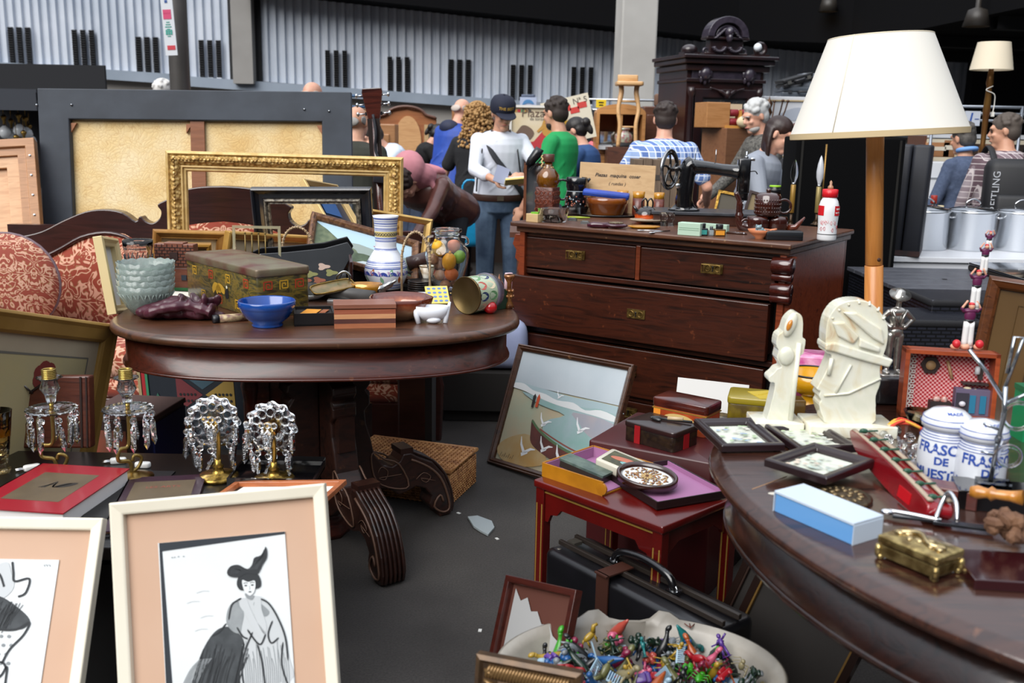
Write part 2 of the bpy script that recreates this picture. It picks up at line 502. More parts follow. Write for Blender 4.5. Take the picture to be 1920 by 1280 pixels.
m=n_box((5*s_,.002,5*s_),(-1*s_,-.008,45*s_));m.put('blue_mark',mat('2b4f8e',.6),t_)
# concrete column
a=D(1186,200,12.5);m=n_box((66*KP(a),.42,5),(0,0,2.5));
solo(m,'concrete_column','square pale concrete column rising behind the upturned wooden chair','column',mat('b6b5b1',.8,col2='a7a5a1',sc=1.5),(a.x,a.y,0),rz=R(6),bev=.02)
# dark roof slab over the right part, with two small ceiling lamps
RY=YW+.4
za,zb=D(480,-12,YW).z,D(1500,98,YW).z
def roofz(x):
 xa,xb=D(480,0,YW).x,D(1500,0,YW).x
 return za+(zb-za)*(x-xa)/(xb-xa)if x<xb else zb+(x-xb)*-.02
def front(x):
 P_=[(-5,14.4),(3,14.2),(4.3,13.4),(4.6,8.0),(6,6.2),(12,6.0)]
 for(a,fa),(b,fb)in zip(P_,P_[1:]):
  if x<=b:return fa+(fb-fa)*(x-a)/(b-a)
 return 6.0
m=MB();xs=[D(470,0,YW).x,-2,0,3,4.3,4.6,6,11.8]
vs=[]
for x in xs:
 z=roofz(x);fy=front(x);vs+=[(x,fy,z),(x,RY,z),(x,RY,z+2.2),(x,fy,z+2.2)]
fs=[]
for i in range(len(xs)-1):
 for j in range(4):fs.append((i*4+j,i*4+(j+1)%4,i*4+4+(j+1)%4,i*4+4+j))
fs+=[(3,2,1,0),tuple(len(vs)-4+j for j in range(4))]
m.add(vs,fs,None,False)
struct(m,'ceiling',mat('0d0d0f',.95,spec=.1))
m=MB()
for y in(8,10,12,14):
 for i in range(1,len(xs)-1):
  if y>max(front(xs[i]),front(xs[i+1])):m.add([(xs[i],y,roofz(xs[i])-.12),(xs[i+1],y,roofz(xs[i+1])-.12),(xs[i+1],y,roofz(xs[i+1])+.02),(xs[i],y,roofz(xs[i])+.02),(xs[i],y+.15,roofz(xs[i])-.12),(xs[i+1],y+.15,roofz(xs[i+1])-.12),(xs[i+1],y+.15,roofz(xs[i+1])+.02),(xs[i],y+.15,roofz(xs[i])+.02)],[(0,1,2,3),(4,7,6,5),(0,4,5,1)],None,False)
struct(m,'trim_2',mat('141417',.9))
m=n_box((.2,9,4.2),(11.9,10.9,2.1));struct(m,'wall_right',mat('1b1b1e',.9))
m=n_box((5.5,.2,3.4),(9.2,YW-.3,1.7));struct(m,'wall_far_right',mat('202024',.9))
CL=thing('ceiling_lamp','small warm round downlight hanging under the dark roof, near its middle','lamp')
m=n_lathe([(.02,.35),(.02,.14),(.07,.12),(.10,0),(.09,0),(.06,.1)],n=20,cap=False);m.put('housing',mat('2a2622',.5),CL)
m=n_lathe([(.085,.02),(.0,.02)],n=20,cap=False);m.put('lit_disc',mat('ffd9a0',em=3),CL)
a=D(1553,22,13.4);CL.location=a;CL.scale=(1.25,)*3
b_=D(1830,50,9.9);o=copytree(CL,loc=b_,label='small warm round downlight under the dark roof above the slim gilt lamp')
# glass shard and paper scraps on the asphalt
c=G(902,988,0);m=MB()
P_=[G(x,y,0)-c for x,y in((877,972),(895,970),(922,980),(927,992),(915,1006),(900,998),(888,990))]
m.add([(p.x,p.y,.002)for p in P_]+[(p.x,p.y,.009)for p in P_],[tuple(range(6,-1,-1)),tuple(range(7,14))]+[(i,(i+1)%7,(i+1)%7+7,i+7)for i in range(7)],None,False)
solo(m,'glass_shard','broken piece of pale glass lying on the asphalt by the basket','glass shard',mat('9aa3a5',.15,spec=.8),c)
for(x,y,lab)in((932,1010,'tiny white paper scrap beside the glass shard'),(860,962,'tiny white paper scrap left of the glass shard'),(900,1182,'small white paper scrap near the framed blank sheet')):
 m=n_box((.016,.01,.002),(0,0,.001));solo(m,'paper_scrap',lab,'paper scrap',mat('c8c8c4'),G(x,y,0),rz=x)
 # ===== PEOPLE
SKIN=mat('c99a80',.5,sss=.1,col2='bd8a70',sc=12)
SKINP=mat('d8a68e',.5,sss=.1,col2='cc967e',sc=12)
SKIND=mat('b8825f',.5,sss=.1)
def tubeT(mb,a,b_,r1,r2,n=12):
 a,b_=V(a),V(b_);d=(b_-a);k_=5
 mb.tube([a+d*(i/k_)for i in range(k_+1)],[r1+(r2-r1)*i/k_ for i in range(k_+1)],n)
 mb.ball(r1,a,n=12,m_=8);mb.ball(r2,b_,n=12,m_=8)
def ik(S,Hn,l1,l2,pole):
 S,Hn=V(S),V(Hn);d=Hn-S;L=min(d.length,(l1+l2)*.995);d=d.normalized();Hn=S+d*L
 a=(l1*l1-l2*l2+L*L)/(2*L);hh=math.sqrt(max(l1*l1-a*a,0))
 p=V(pole)-d*V(pole).dot(d);p.normalize();return S+d*a+p*hh,Hn
def hand(mb,wrist,d,nrm,s=1,curl=.5,side=1):
 """palm, four unequal bent fingers and a thumb; d = pointing, nrm = back of hand, thumb on 'side'"""
 d,nrm=V(d).normalized(),V(nrm);nrm=(nrm-d*nrm.dot(d)).normalized();x=d.cross(nrm)*side
 Mx=BM(x,nrm,d);Mx.translation=V(wrist);o=mb.T;mb.T=mb.T@Mx
 mb.ball((.040*s,.017*s,.052*s),(0,0,.045*s),n=12,m_=8);mb.ball((.026*s,.02*s,.03*s),(0,0,0),n=10,m_=6)
 for i,(fx,L)in enumerate(((.030,.070),(.010,.078),(-.010,.073),(-.029,.058))):
  p=V((fx,0,.085))*s;pts=[p];ang=0
  for q,seg in enumerate((.42,.33,.25)):
   ang+=curl*(.55+.35*q);p=p+V((0,-sin(ang),cos(ang)))*L*seg*s;pts.append(p)
  mb.tube(smooth(pts,2),[.0092*s]*3+[.0085*s]*3+[.0075*s],8)
 mb.tube(smooth([V((.03,0,.02))*s,V((.055,-.012,.045))*s,V((.058,-.03,.075))*s,V((.05,-.042,.092))*s],2),[.014*s]*3+[.011*s]*3+[.009*s],8)
 mb.T=o
def person(label,x,y,yaw=0,h=1.72,bend=0,hp=0,hy=0,hr=0,skin=SKIN,top=None,sleeve='long',trou=None,hair=None,hairk='short',hands=None,poles=None,girth=1.0,vox=.009,face=True,beard=None,sit=0,curl=.6,lean=0,shoe=None,hdir=None,handn=None,legs=True):
 yaw=R(yaw);bend,hp,hy,hr=R(bend),R(hp),R(hy),R(hr)
 root=thing('person',label,'person',(x,y,0),yaw);s=h/1.72
 P0=V((0,.02+sin(bend)*.18,.93*s));TT=TL_(P0)@RX_(bend)@RY_(R(lean))
 S={1:TT@V((.160*s*(.5+girth/2),.01,.435*s)),-1:TT@V((-.160*s*(.5+girth/2),.01,.435*s))}
 nb=TT@V((0,.0,.515*s));HT=TL_(TT@V((0,-.012,.525*s)))@RX_(bend*.6)@Euler((hp,hr,hy),'XYZ').to_matrix().to_4x4()
 hc=HT@V((0,-.01,.125*s));
 torso=lambda g:[(.06*g,-.12*s),(.145*g,-.10*s),(.168*g,-.02*s),(.165*g,.05*s),(.15*g,.16*s),(.158*g,.26*s),(.175*g,.36*s),(.172*g,.42*s),(.15*g,.465*s),(.10*g,.50*s),(.06*g,.52*s)]
 hands=hands or{1:TT@V((.24,-.02,-.12)),-1:TT@V((-.24,-.02,-.12))}
 poles=poles or{}
 W,El={},{}
 for sd in(1,-1):
  El[sd],W[sd]=ik(S[sd],hands[sd],.285*s,.255*s,poles.get(sd,(sd*.5,.8,-.3)))
 leg={sd:[V((sd*.095,P0.y,.88*s)),V((sd*.105,P0.y*.5-.015,.48*s)),V((sd*.11,.01,.085*s))]for sd in(1,-1)}
 b=MB();b.T=TT;b.lathe([(r_*s,z)for r_,z in torso(.93*girth)],sy=.66,n=24);b.T=MX.Identity(4)
 tubeT(b,TT@V((0,.005,.47*s)),hc+(nb-hc)*.3,.062*s,.054*s)
 b.T=TL_(hc)@HT.to_3x3().to_4x4()
 b.ball((.075*s,.095*s,.088*s),(0,.01,.03*s));b.ball((.060*s,.07*s,.07*s),(0,-.022*s,-.035*s));b.ball((.03*s,.028*s,.024*s),(0,-.066*s,-.088*s))
 b.ball((.052*s,.02*s,.016*s),(0,-.076*s,.036*s));b.tube([(0,-.083*s,.025*s),(0,-.105*s,-.014*s),(0,-.088*s,-.026*s)],[.010*s,.016*s,.012*s],8)
 b.ball((.026*s,.012*s,.009*s),(0,-.088*s,-.052*s),n=10,m_=6)
 for sd in(1,-1):b.ball((.01*s,.02*s,.032*s),(sd*.076*s,.01,0),(0,0,sd*.4),n=10,m_=8);b.ball((.022*s,.02*s,.018*s),(sd*.036*s,-.07*s,-.016*s),n=8,m_=6)
 b.T=MX.Identity(4)
 for sd in(1,-1):
  tubeT(b,S[sd],El[sd],.048*s,.038*s);tubeT(b,El[sd],W[sd],.040*s,.026*s)
  fd=(W[sd]-El[sd]).normalized()if not hdir else V(hdir[sd])
  hand(b,W[sd],fd,(handn or{1:(sd,0,.3),-1:(sd,0,.3)})[sd],s,curl,sd if not hdir else-sd)
  tubeT(b,leg[sd][0],leg[sd][1],.082*s,.055*s);tubeT(b,leg[sd][1],leg[sd][2],.052*s,.034*s)
  b.ball((.045*s,.12*s,.035*s),leg[sd][2]+V((0,-.06,-.045)))
 body=b.put('body',skin,root,remesh=vox,sms=2)
 if top is not None:
  c=MB();c.T=TT;g=1.08*girth
  pr=[(r_*s+.004,z)for r_,z in torso(g)];pr=([(pr[1][0]*1.12,-.17*s),(pr[2][0]*1.03,-.10*s)]if trou is not JEAN else[(pr[1][0],-.02*s)])+pr[2:-1]+[(.078*s,.518*s)]
  c.lathe(pr,sy=.70,n=24);c.T=MX.Identity(4)
  for sd in(1,-1):
   c.ball(.062*s*(.6+.4*girth),S[sd])
   if sleeve=='short':tubeT(c,S[sd],S[sd].lerp(El[sd],.72),.064*s,.062*s)
   else:
    q=1.0 if sleeve=='long' else .55
    tubeT(c,S[sd],El[sd],.062*s,.052*s);tubeT(c,El[sd],El[sd].lerp(W[sd],.97*q),.052*s,.040*s if q==1 else .050*s)
  random.seed(int(x*100));
  for i in range(26): # folds
   z=random.uniform(.04 if trou is JEAN else-.08,.4);a0=random.uniform(0,6.28);rr=.158*g*s
   pp=[TT@V((rr*cos(a0+t_*.35)*1.02,rr*sin(a0+t_*.35)*.72,(z+t_*.06)*s))for t_ in(-1,0,1)]
   c.tube(pp,[.004,.010,.004],6)
  c.put('shirt' if sleeve in('short','rolled')else 'jacket',top,root,remesh=vox,sms=3)
 if trou is not None:
  c=MB();c.T=TT;c.lathe([(.10*s,-.17*s),(.165*s*girth,-.11*s),(.176*s*girth,-.02*s),(.172*s*girth,.035*s)],sy=.72,n=24);c.T=MX.Identity(4)
  for sd in(1,-1):tubeT(c,leg[sd][0],leg[sd][1],.098*s,.075*s);tubeT(c,leg[sd][1],leg[sd][2]+V((0,0,-.02)),.075*s,.062*s)
  c.put('trousers',trou,root,remesh=vox,sms=3)
 c=MB();
 for sd in(1,-1):c.ball((.052*s,.145*s,.05*s),leg[sd][2]+V((0,-.06,-.035)))
 c.put('shoes',shoe or mat('1d1a18',.4),root)
 HM=TL_(hc)@HT.to_3x3().to_4x4()
 if hair is not None:
  c=MB();c.T=HM
  if hairk!='bald':
   c.ball((.082*s,.098*s,.084*s),(0,.018*s,.044*s));c.ball((.078*s,.062*s,.075*s),(0,.046*s,.0))
  else:
   for sd in(1,-1):c.ball((.008*s,.05*s,.032*s),(sd*.070*s,.038*s,.012))
   c.ball((.06*s,.02*s,.035*s),(0,.095*s,-.005))
  rnd=RND(int(x*77))
  if hairk in('short','wavy'):
   for i in range(60):
    a=rnd.uniform(0,6.28);el_=rnd.uniform(.1,1.5);q=V((cos(a)*cos(el_)*.08,sin(a)*cos(el_)*.095+.02,sin(el_)*.082+.045))*s
    if q.y<-.04 and q.z<.075:continue
    rr=.016 if hairk=='short' else .022;c.ball(rr*s,q,n=8,m_=6)
  if hairk=='bun':
   c.ball((.045*s,.04*s,.045*s),(0,.125*s,.03*s));c.ball((.02*s,.03*s,.06*s),(0,.13*s,-.03*s))
  if hairk=='long':
   for i in range(30):
    a=R(20+140*i/29);q0=V((cos(a)*.075,sin(a)*.085+.015,.03))*s
    L=rnd.uniform(.26,.34)*s
    dn=HM.to_3x3().inverted()@V((0,0,-1));c.tube(smooth([q0,q0+V((cos(a)*.018,.015,0))+dn*L*.35,q0+V((rnd.uniform(-.02,.02),.02,0))+dn*L*.7,q0+V((rnd.uniform(-.03,.03),.01,0))+dn*L],3),[.018*s]*6+[.014*s]*3+[.006*s],6)
  if hairk=='curly':
   for i in range(520):
    a=rnd.uniform(R(-35),R(215));z=rnd.uniform(-.26,.1);rr=(.10+.05*min(1,(.1-z)*3))*rnd.uniform(.7,1.08)
    c.ball(rnd.uniform(.010,.017)*s,(cos(a)*rr*s,(sin(a)*rr*.9+.02)*s,z*s),n=6,m_=5)
   for i in range(120):
    a=rnd.uniform(0,6.28);el_=rnd.uniform(.2,1.5);c.ball(.014*s,V((cos(a)*cos(el_)*.09,sin(a)*cos(el_)*.1+.02,sin(el_)*.09+.045))*s,n=6,m_=5)
  hb=c.put('hair',hair,root,**({}if hairk=='curly' else dict(remesh=.007,sms=2)))
  hb['label']={'curly':'long curly hair','long':'long straight hair','bun':'hair tied back','bald':'thin fringe of hair'}.get(hairk,'short hair')
 if beard is not None:
  c=MB();c.T=HM;c.ball((.057*s,.055*s,.036*s),(0,-.036*s,-.075*s));c.put('beard',beard,root,remesh=.008)
 if face:
  for sd in(1,-1):
   c=MB();c.T=HM;c.ball((.014*s,.008*s,.007*s),(sd*.031*s,-.083*s,.013*s),n=8,m_=6);c.put('eye',mat('2a1c16',.2),root)
  for sd in(1,-1):
   c=MB();c.T=HM;c.tube([(sd*.014*s,-.095*s,.030*s),(sd*.032*s,-.094*s,.035*s),(sd*.05*s,-.082*s,.028*s)],.0035*s,6)
   c.put('eyebrow',hair if hair is not None else mat('4a3a30'),root)
  c=MB();c.T=HM;c.ball((.024*s,.008*s,.0045*s),(0,-.096*s,-.052*s),n=10,m_=6);c.put('lips',mat('a8605a',.5),root)
 return root,dict(HM=HM,TT=TT,W=W,El=El,S=S,s=s,hc=hc)
def glasses(info,root,col='3a3030'):
 s=info['s'];c=MB();c.T=info['HM']
 for sd in(1,-1):
  c.torus(.021*s,.002,(sd*.031*s,-.102*s,.012*s),U9,16,6,sy=.75);c.rod((sd*.052*s,-.10*s,.014*s),(sd*.08*s,.0,.012*s),.002)
 c.rod((-.01*s,-.104*s,.014*s),(.01*s,-.104*s,.014*s),.002);c.put('glasses',mat(col,.3),root)
def headpos(px,py,Y,h):return D(px,py,Y)
JEAN=mat('3f526b',.85,col2='5c7189',sc=10,bmp=.2)
JEAND=mat('27313f',.85,col2='33405a',sc=10)
DARKT=mat('1d1f26',.8)
# ===== BACKGROUND PEOPLE
def at(px,Y,py=None):
 p=D(px,py or 240,Y);return p.x,p.y
WSHIRT=mat('d9dde6',.8,col2='cdd2de',sc=6)
# man in the cap
x,y=at(938,7.9)
Hn={}
_yaw=R(6)
def loc(root,p):return root.matrix_world.inverted()@V(p)
Wm=TL_((x,y,0))@RZ_(_yaw);Wi=Wm.inverted()
HL=Wi@D(928,338,7.53);HR=Wi@D(988,332,7.55)
root,inf=person('person in dark cap and white shirt reading a yellow booklet',x,y,6,1.70,4,17,12,0,SKIN,WSHIRT,'rolled',JEAN,mat('8d8780',.8),'short',{-1:HL,1:HR},{-1:(-1,.3,-.6),1:(1,.3,-.6)},girth=1.12,vox=.007,hdir={-1:(.75,-.55,.15),1:(-.7,-.6,.1)},handn={-1:(-.5,-.4,.5),1:(.5,-.4,.5)},curl=.7)
s=inf['s']
c=MB();c.T=inf['HM']
c.lathe([(.092,.02),(.099,.05),(.097,.09),(.078,.128),(.04,.146),(0,.150)],sy=1.12,n=24,at=(0,.01,0));
c.tube([(.07*cos(a),-.075-.075*sin(a),.032-.012*sin(a))for a in[PI*i/10 for i in range(11)]],[.008]*11,6)
c.ball((.075,.085,.010),(0,-.10,.030),(R(8),0,0));c.ball(.008,(0,.01,.15))
cap=c.put('cap',mat('10162b',.8),root)
c=MB();c.T=inf['HM']
c.text('THE BEST',.030,(0,0,.075),wrap=lambda u,v_:(.1005*sin(u/.1),-.1135*cos(u/.1)+.01,v_),bold=.0006);c.put('embroidery',mat('c9a24a',.6),cap)
glasses(inf,root)
c=MB();TT=inf['TT']
def ontorso(a,z,g=.226):return TT@V((g*sin(a),-g*.70*cos(a),z))
c.tube(smooth([TT@V((-.10,.05,.50)),TT@V((-.11,-.08,.46)),ontorso(-.25,.33),ontorso(.35,.17),ontorso(1.0,.02),ontorso(1.5,-.05)],4),.022,8,flat=.2)
c.put('bag_strap',mat('24262c',.7),root)
c=MB();c.tube(smooth([TT@V((-.12,.04,.49)),ontorso(-.72,.36),ontorso(-.9,.18),ontorso(-.95,.05)],4),.006,6);c.tube(smooth([TT@V((.12,.04,.49)),ontorso(.6,.36),ontorso(.75,.2)],4),.006,6);c.put('camera_cord',BLACK,root)
c=MB();c.rbox((.20,.12,.27),.05,TT@V((.23,.02,-.10)),(0,R(-12),0),rz=.03);c.put('shoulder_bag',mat('15161a',.8),root)
c=MB();c.T=TT;c.lathe([(.206,-.02),(.210,-.01),(.210,.02),(.206,.03)],sy=.72,n=30,cap=False);c.put('belt',mat('3a2118',.5),root)
c=MB();c.T=TT;c.box((.05,.012,.035),(0,-.152,.005));c.put('belt_buckle',mat('b0a890',.3,.9),root)
c=MB();c.T=TT
for sd in(1,-1):c.add([(sd*.012,-.075,.475),(sd*.075,-.03,.525),(sd*.085,-.07,.455),(sd*.045,-.115,.43)],[(0,1,2,3),(3,2,1,0)])
c.put('collar',WSHIRT,root,solid=.004)
p=D(968,341,7.43)
m=n_box((.17,.11,.012),(0,0,.006));o=thing('booklet','yellow booklet held open by the person in the dark cap','booklet',p,r=(R(-25),R(-6),R(8)));m.put('cover',mat('d8c777',.7),o)
m=n_box((.165,.106,.006),(.001,-.003,.015));m.put('pages',CARD,o)
p=D(940,328,7.47);m=n_box((.10,.008,.13),(0,0,0));o=thing('leaflet','small grey leaflet held upright beside the yellow booklet','leaflet',p,r=(R(-20),R(20),R(10)));m.put('sheet',mat('8f95ab',.6),o)
# curly haired person in black
x,y=at(893,8.35)
root,inf=person('person with long curly blond hair and black T-shirt, back turned',x,y,160,1.66,4,5,15,0,SKINP,mat('121216',.85),'short',DARKT,mat('a98452',.7,col2='8a6537',sc=30),'curly',{1:(.40,-.08,.82),-1:(-.3,-.2,.85)},girth=1.0,face=False)
p=D(882,425,8.1)
m=n_rbox((.30,.13,.40),.05,(0,0,.20),rz=.04);m.tube(smooth([(-.08,0,.38),(-.05,0,.52),(.05,0,.52),(.08,0,.38)],4),.014,6)
solo(m,'carrier_bag','bright blue plastic carrier bag hanging beside the curly haired person','bag',mat('1f93c4',.35,bmp=.6,sc=9),(p.x,p.y,D(882,462,8.1).z),remesh=.012,sms=2)
# blue coat
x,y=at(846,9.9)
root,inf=person('person in a bright blue anorak stooping with the back turned',x,y,140,1.78,16,15,0,0,SKINP,mat('1f49a8',.6,col2='183a8c',sc=5),'long',DARKT,mat('b6aaa0',.7),'bald',{1:(.3,-.35,.95),-1:(-.3,-.35,.95)},girth=1.15,face=False)
c=MB();c.T=inf['TT'];c.ball((.11,.09,.08),(0,.09,.47));c.put('hood',mat('141c38',.7),root,remesh=.012)
# brown leather jacket with pink hood, bending over
x,y=at(812,7.2)
root,inf=person('person in brown leather jacket bending low, pink hood thrown forward',x,y+.12,-25,1.62,68,35,0,0,SKINP,mat('5f3a33',.35,col2='4d2d28',sc=5,coat=.2),'long',DARKT,mat('2a1a14',.7),'short',{1:(.2,-.75,.60),-1:(-.25,-.72,.62)},{1:(.8,.2,.2),-1:(-.8,.2,.2)},girth=1.25,face=False)
c=MB();c.T=inf['TT'];c.ball((.15,.10,.16),(0,.05,.50));c.ball((.12,.13,.11),(0,.06,.62));c.ball((.17,.05,.10),(0,.12,.40));c.tube(smooth([(-.12,.02,.5),(-.15,-.05,.42),(-.13,-.12,.3)],4),.022,8);c.tube(smooth([(.12,.02,.5),(.15,-.05,.42),(.13,-.12,.3)],4),.022,8)
c.put('pink_hood',mat('c4858c',.9,col2='b57780',sc=6),root,remesh=.011,sms=3)
# white shirt stooping
x,y=at(757,8.7)
person('person in a white shirt and dark jeans stooping behind the guitar neck',x,y,-62,1.66,42,10,0,0,SKINP,mat('c3ccdb',.8),'long',JEAND,mat('2c241f',.7),'short',{1:(.2,-.6,.8),-1:(-.2,-.6,.8)},face=False)
x,y=at(792,11.0)
person('person with black hair in a black top leaning behind the glazed frame',x,y,100,1.55,22,20,0,0,SKINP,mat('0e0e11',.85),'long',mat('1a6b62',.8),mat('0e0b0a',.5),'bun',{1:(.2,-.4,.9),-1:(-.2,-.4,.9)},face=False)
# olive jacket
x,y=at(664,6.7)
root,inf=person('grey haired person in olive jacket seen from behind beside the big canvas',x,y,172,1.60,8,6,-10,0,SKIN,mat('2f3129',.85,col2='26281f',sc=6),'long',DARKT,mat('8a8783',.7),'bald',{1:(.25,-.1,.85),-1:(-.25,-.1,.85)},girth=1.15,face=False)
c=MB();c.T=inf['TT'];c.tube([(.20,.02,.43),(.10,.135,.38),(-.02,.142,.15),(-.14,.13,-.06)],.012,8);c.put('bag_strap',mat('8c4a33',.6),root)
x,y=at(582,9.5)
person('bald person whose crown shows above the right part of the big canvas',x,y,150,1.86,4,5,0,0,SKINP,DARKT,'long',DARKT,mat('b8aca0',.7),'bald',face=False)
x,y=at(306,9.4)
person('white haired person barely showing above the big canvas near the post',x,y,170,1.84,4,5,0,0,SKINP,DARKT,'long',DARKT,mat('c9c7c4',.7),'short',face=False)
# green T-shirt
x,y=at(1048,7.7)
root,inf=person('bearded person in a bright green T-shirt looking left',x,y,-118,1.70,2,10,-14,0,SKIN,mat('12934f',.8,col2='0f8446',sc=5),'short',JEAND,mat('2b211c',.7),'short',{-1:(-.27,-.12,.84),1:(.27,-.16,.86)},beard=mat('2b211c',.8),girth=.98)
c=MB();c.T=inf['TT'];c.ball((.055,.012,.07),(.03,-.122,.30));c.put('chest_print',mat('b9c4bc',.7),root)
# denim woman
x,y=at(1098,8.3)
root,inf=person('person in a blue denim shirt with dark tied hair looking down',x,y,-115,1.58,6,24,0,0,SKINP,mat('2c4f80',.8,col2='234170',sc=6),'long',JEAND,mat('17110f',.5),'bun',{1:(.25,-.25,.88),-1:(-.25,-.25,.88)},face=True)
x,y=at(1122,9.85)
person('person with long chestnut hair and a coral pink top',x,y,-150,1.60,2,10,0,0,SKINP,mat('cf6a72',.8),'short',DARKT,mat('4a2a1e',.6),'long',face=False)
# plaid man
def plaid(c1,c2,c3,name='plaid'):
 m_,t,b=newmat(name);co=coords(t,(1,1,1));s_=N(t,'SeparateXYZ');t.links.new(co,s_.inputs[0])
 def band(src,sc,th):
  a=N(t,'Math',operation='MULTIPLY');t.links.new(src,a.inputs[0]);SI(a,1,sc)
  f=N(t,'Math',operation='FRACT');t.links.new(a.outputs[0],f.inputs[0])
  g=N(t,'Math',operation='LESS_THAN');t.links.new(f.outputs[0],g.inputs[0]);SI(g,1,th);return g.outputs[0]
 ad=N(t,'Math',operation='ADD');t.links.new(s_.outputs[0],ad.inputs[0]);t.links.new(s_.outputs[1],ad.inputs[1])
 c=mixc(t,band(ad.outputs[0],13,.45),c1,c2);c=mixc(t,band(s_.outputs[2],13,.42),c,mixc(t,.5,c,c2));c=mixc(t,band(s_.outputs[2],26,.14),c,c3);c=mixc(t,band(ad.outputs[0],26,.14),c,c3)
 t.links.new(c,b.inputs['Base Color']);SI(b,'Roughness',.85);return m_
x,y=at(1246,7.0)
person('broad person in a blue and white checked shirt, back turned',x,y,165,1.66,5,5,10,0,SKINP,plaid('8fa6cf','5570a8','d9dfe8'),'short',DARKT,mat('2c201b',.6),'short',{1:(.3,-.2,.95),-1:(-.3,-.2,.95)},girth=1.28,face=False)
# grey haired man, brunette, woman with glasses
x,y=at(1432,7.85)
person('grey haired bearded person in profile behind the long haired one',x,y,-70,1.72,6,16,0,0,SKINP,mat('3b3a38',.9,col2='6a6863',sc=60),'long',DARKT,mat('b4b5b4',.6),'wavy',{1:(.25,-.3,.95),-1:(-.25,-.3,.95)},beard=mat('a9a6a2',.8))
x,y=at(1440,6.5)
root,inf=person('person with long dark brown hair in grey jacket looking down to the right',x-.05,y,62,1.60,14,16,0,0,SKINP,mat('8e949e',.85,col2='838994',sc=6),'long',DARKT,mat('301b15',.45,col2='241310',sc=20),'long',{-1:(-.18,-.30,.90),1:(.22,-.34,.88)},vox=.007)
x,y=at(1497,7.05)
root,inf=person('person with glasses and short red brown hair beside the big lamp',x,y,0,1.53,2,14,-10,0,SKINP,mat('121216',.85),'short',DARKT,mat('4a2018',.5),'short',vox=.007)
glasses(inf,root,'7a2f2a')
# right: blazer and backpack
x,y=at(1815,7.4)
root,inf=person('person in a blue grey blazer with curly grey hair, back turned',x,y,-155,1.56,2,10,0,0,SKIN,mat('46526a',.9,col2='3a465e',sc=50),'long',DARKT,mat('55514d',.7,col2='3d3a37',sc=30),'wavy',{1:(.3,-.08,.78),-1:(-.32,.02,.78)},girth=1.12,face=False)
c=MB();c.T=inf['TT'];c.torus(.062,.016,(0,.005,.515),(R(8),0,0),20,8);c.put('collar',mat('6f9ad0',.8),root)
x,y=at(1893,6.9)
root,inf=person('person in a checked shirt with a black backpack, head in profile',x,y,165,1.62,2,8,78,0,SKIN,plaid('8a7f84','5d4a52','b9b0b0','plaid_brown'),'long',DARKT,mat('4a413a',.7),'short',{1:(.28,-.05,.8),-1:(-.28,-.05,.8)},girth=1.1)
c=MB();c.T=inf['TT']
bp_=MB();bp_.T=inf['TT'];bp_.rbox((.34,.20,.46),.07,(0,.25,.20),rz=.06);bp_.rbox((.28,.07,.24),.03,(-.03,.36,.08),rz=.03)
bpo=bp_.put('backpack',mat('101115',.6),root)
c=MB();c.T=inf['TT'];c.T=inf['TT']@TL_((.11,.355,.20))@RZ_(R(180))@RY_(R(-90));c.text('BREITLING',.062,(0,-.003,0),U9);c.put('lettering',mat('a9acb2',.6),bpo)
c=MB();c.T=inf['TT']
for sd in(1,-1):c.tube(smooth([(sd*.10,.16,.42),(sd*.12,.02,.515),(sd*.14,-.11,.40),(sd*.17,-.09,.15),(sd*.15,.12,.02)],4),.022,8,flat=.3)
c.put('shoulder_straps',mat('15161a',.7),bpo)
# ===== BACKGROUND THINGS
WD1=wood('8a4f2e','9c6238',.5,c3='7a4527');WD2=wood('b98a5c','c99c6c',.5,c3='ad7d50');WD3=wood('4a2a1c','5c3523',.5,c3='3d2217')
MAH2=wood('2a0f0c','3c1712',.3,c3='210b09')
def img(px,py,Y):p=D(px,py,Y);return(p.x,p.z)
# stall with hanging glass and lamps, far left
Y=9.5;a,b_=D(-60,170,Y),D(62,196,Y)
t_=thing('stall_awning','dark blue grey awning of the lamp stall at the far left','awning',((a.x+b_.x)/2,Y,0))
m=n_box((1.1,1.4,.10),(-.12,.5,a.z-.03));m.box((1.1,.03,.16),(-.12,-.2,a.z-.09));m.put('roof_cloth',mat('2c3038',.8),t_)
m=MB();[m.rod((xx,.1,0),(xx,.1,a.z),.02)for xx in(-.6,.38)];m.put('poles',mat('33353a',.5),t_)
m=n_box((1.3,.04,2.0),(-.1,1.1,1.0));m.put('back_cloth',mat('1b1c20',.9),t_)
m=n_box((1.0,.7,.75),(-.1,.6,.375));m.put('counter',mat('3a3230',.8),t_)
HL_=thing('hanging_lamp','small glass and brass lamp hanging in the far left stall','lamp',group='hanging lamps in the far left stall')
m=n_rod((0,0,0),(0,0,.16),.003);m.lathe([(.01,.0),(.03,-.02),(.012,-.05),(.01,-.09)],n=12);m.put('stem',BRASS,HL_)
m=n_lathe([(.015,-.10),(.05,-.13),(.06,-.17),(.03,-.21),(0,-.22)],n=14,cap=False);m.put('globe',mat('dfe4e8',.1,coat=.5),HL_)
rnd=RND(3)
spots=[(6,215),(20,222),(34,212),(47,218),(12,246),(30,252),(44,244),(54,232)]
wl=['highest at the left','beside the highest','in the middle of the upper row','right end of the upper row','low at the left','low in the middle','low at the right','nearest the canvas edge']
for i,(px,py)in enumerate(spots):
 p=D(px,py,Y+rnd.uniform(0,.3));o=HL_ if i==0 else copytree(HL_);o.location=(p.x,p.y,p.z);o['label']='small glass lamp in the far left stall, '+wl[i]
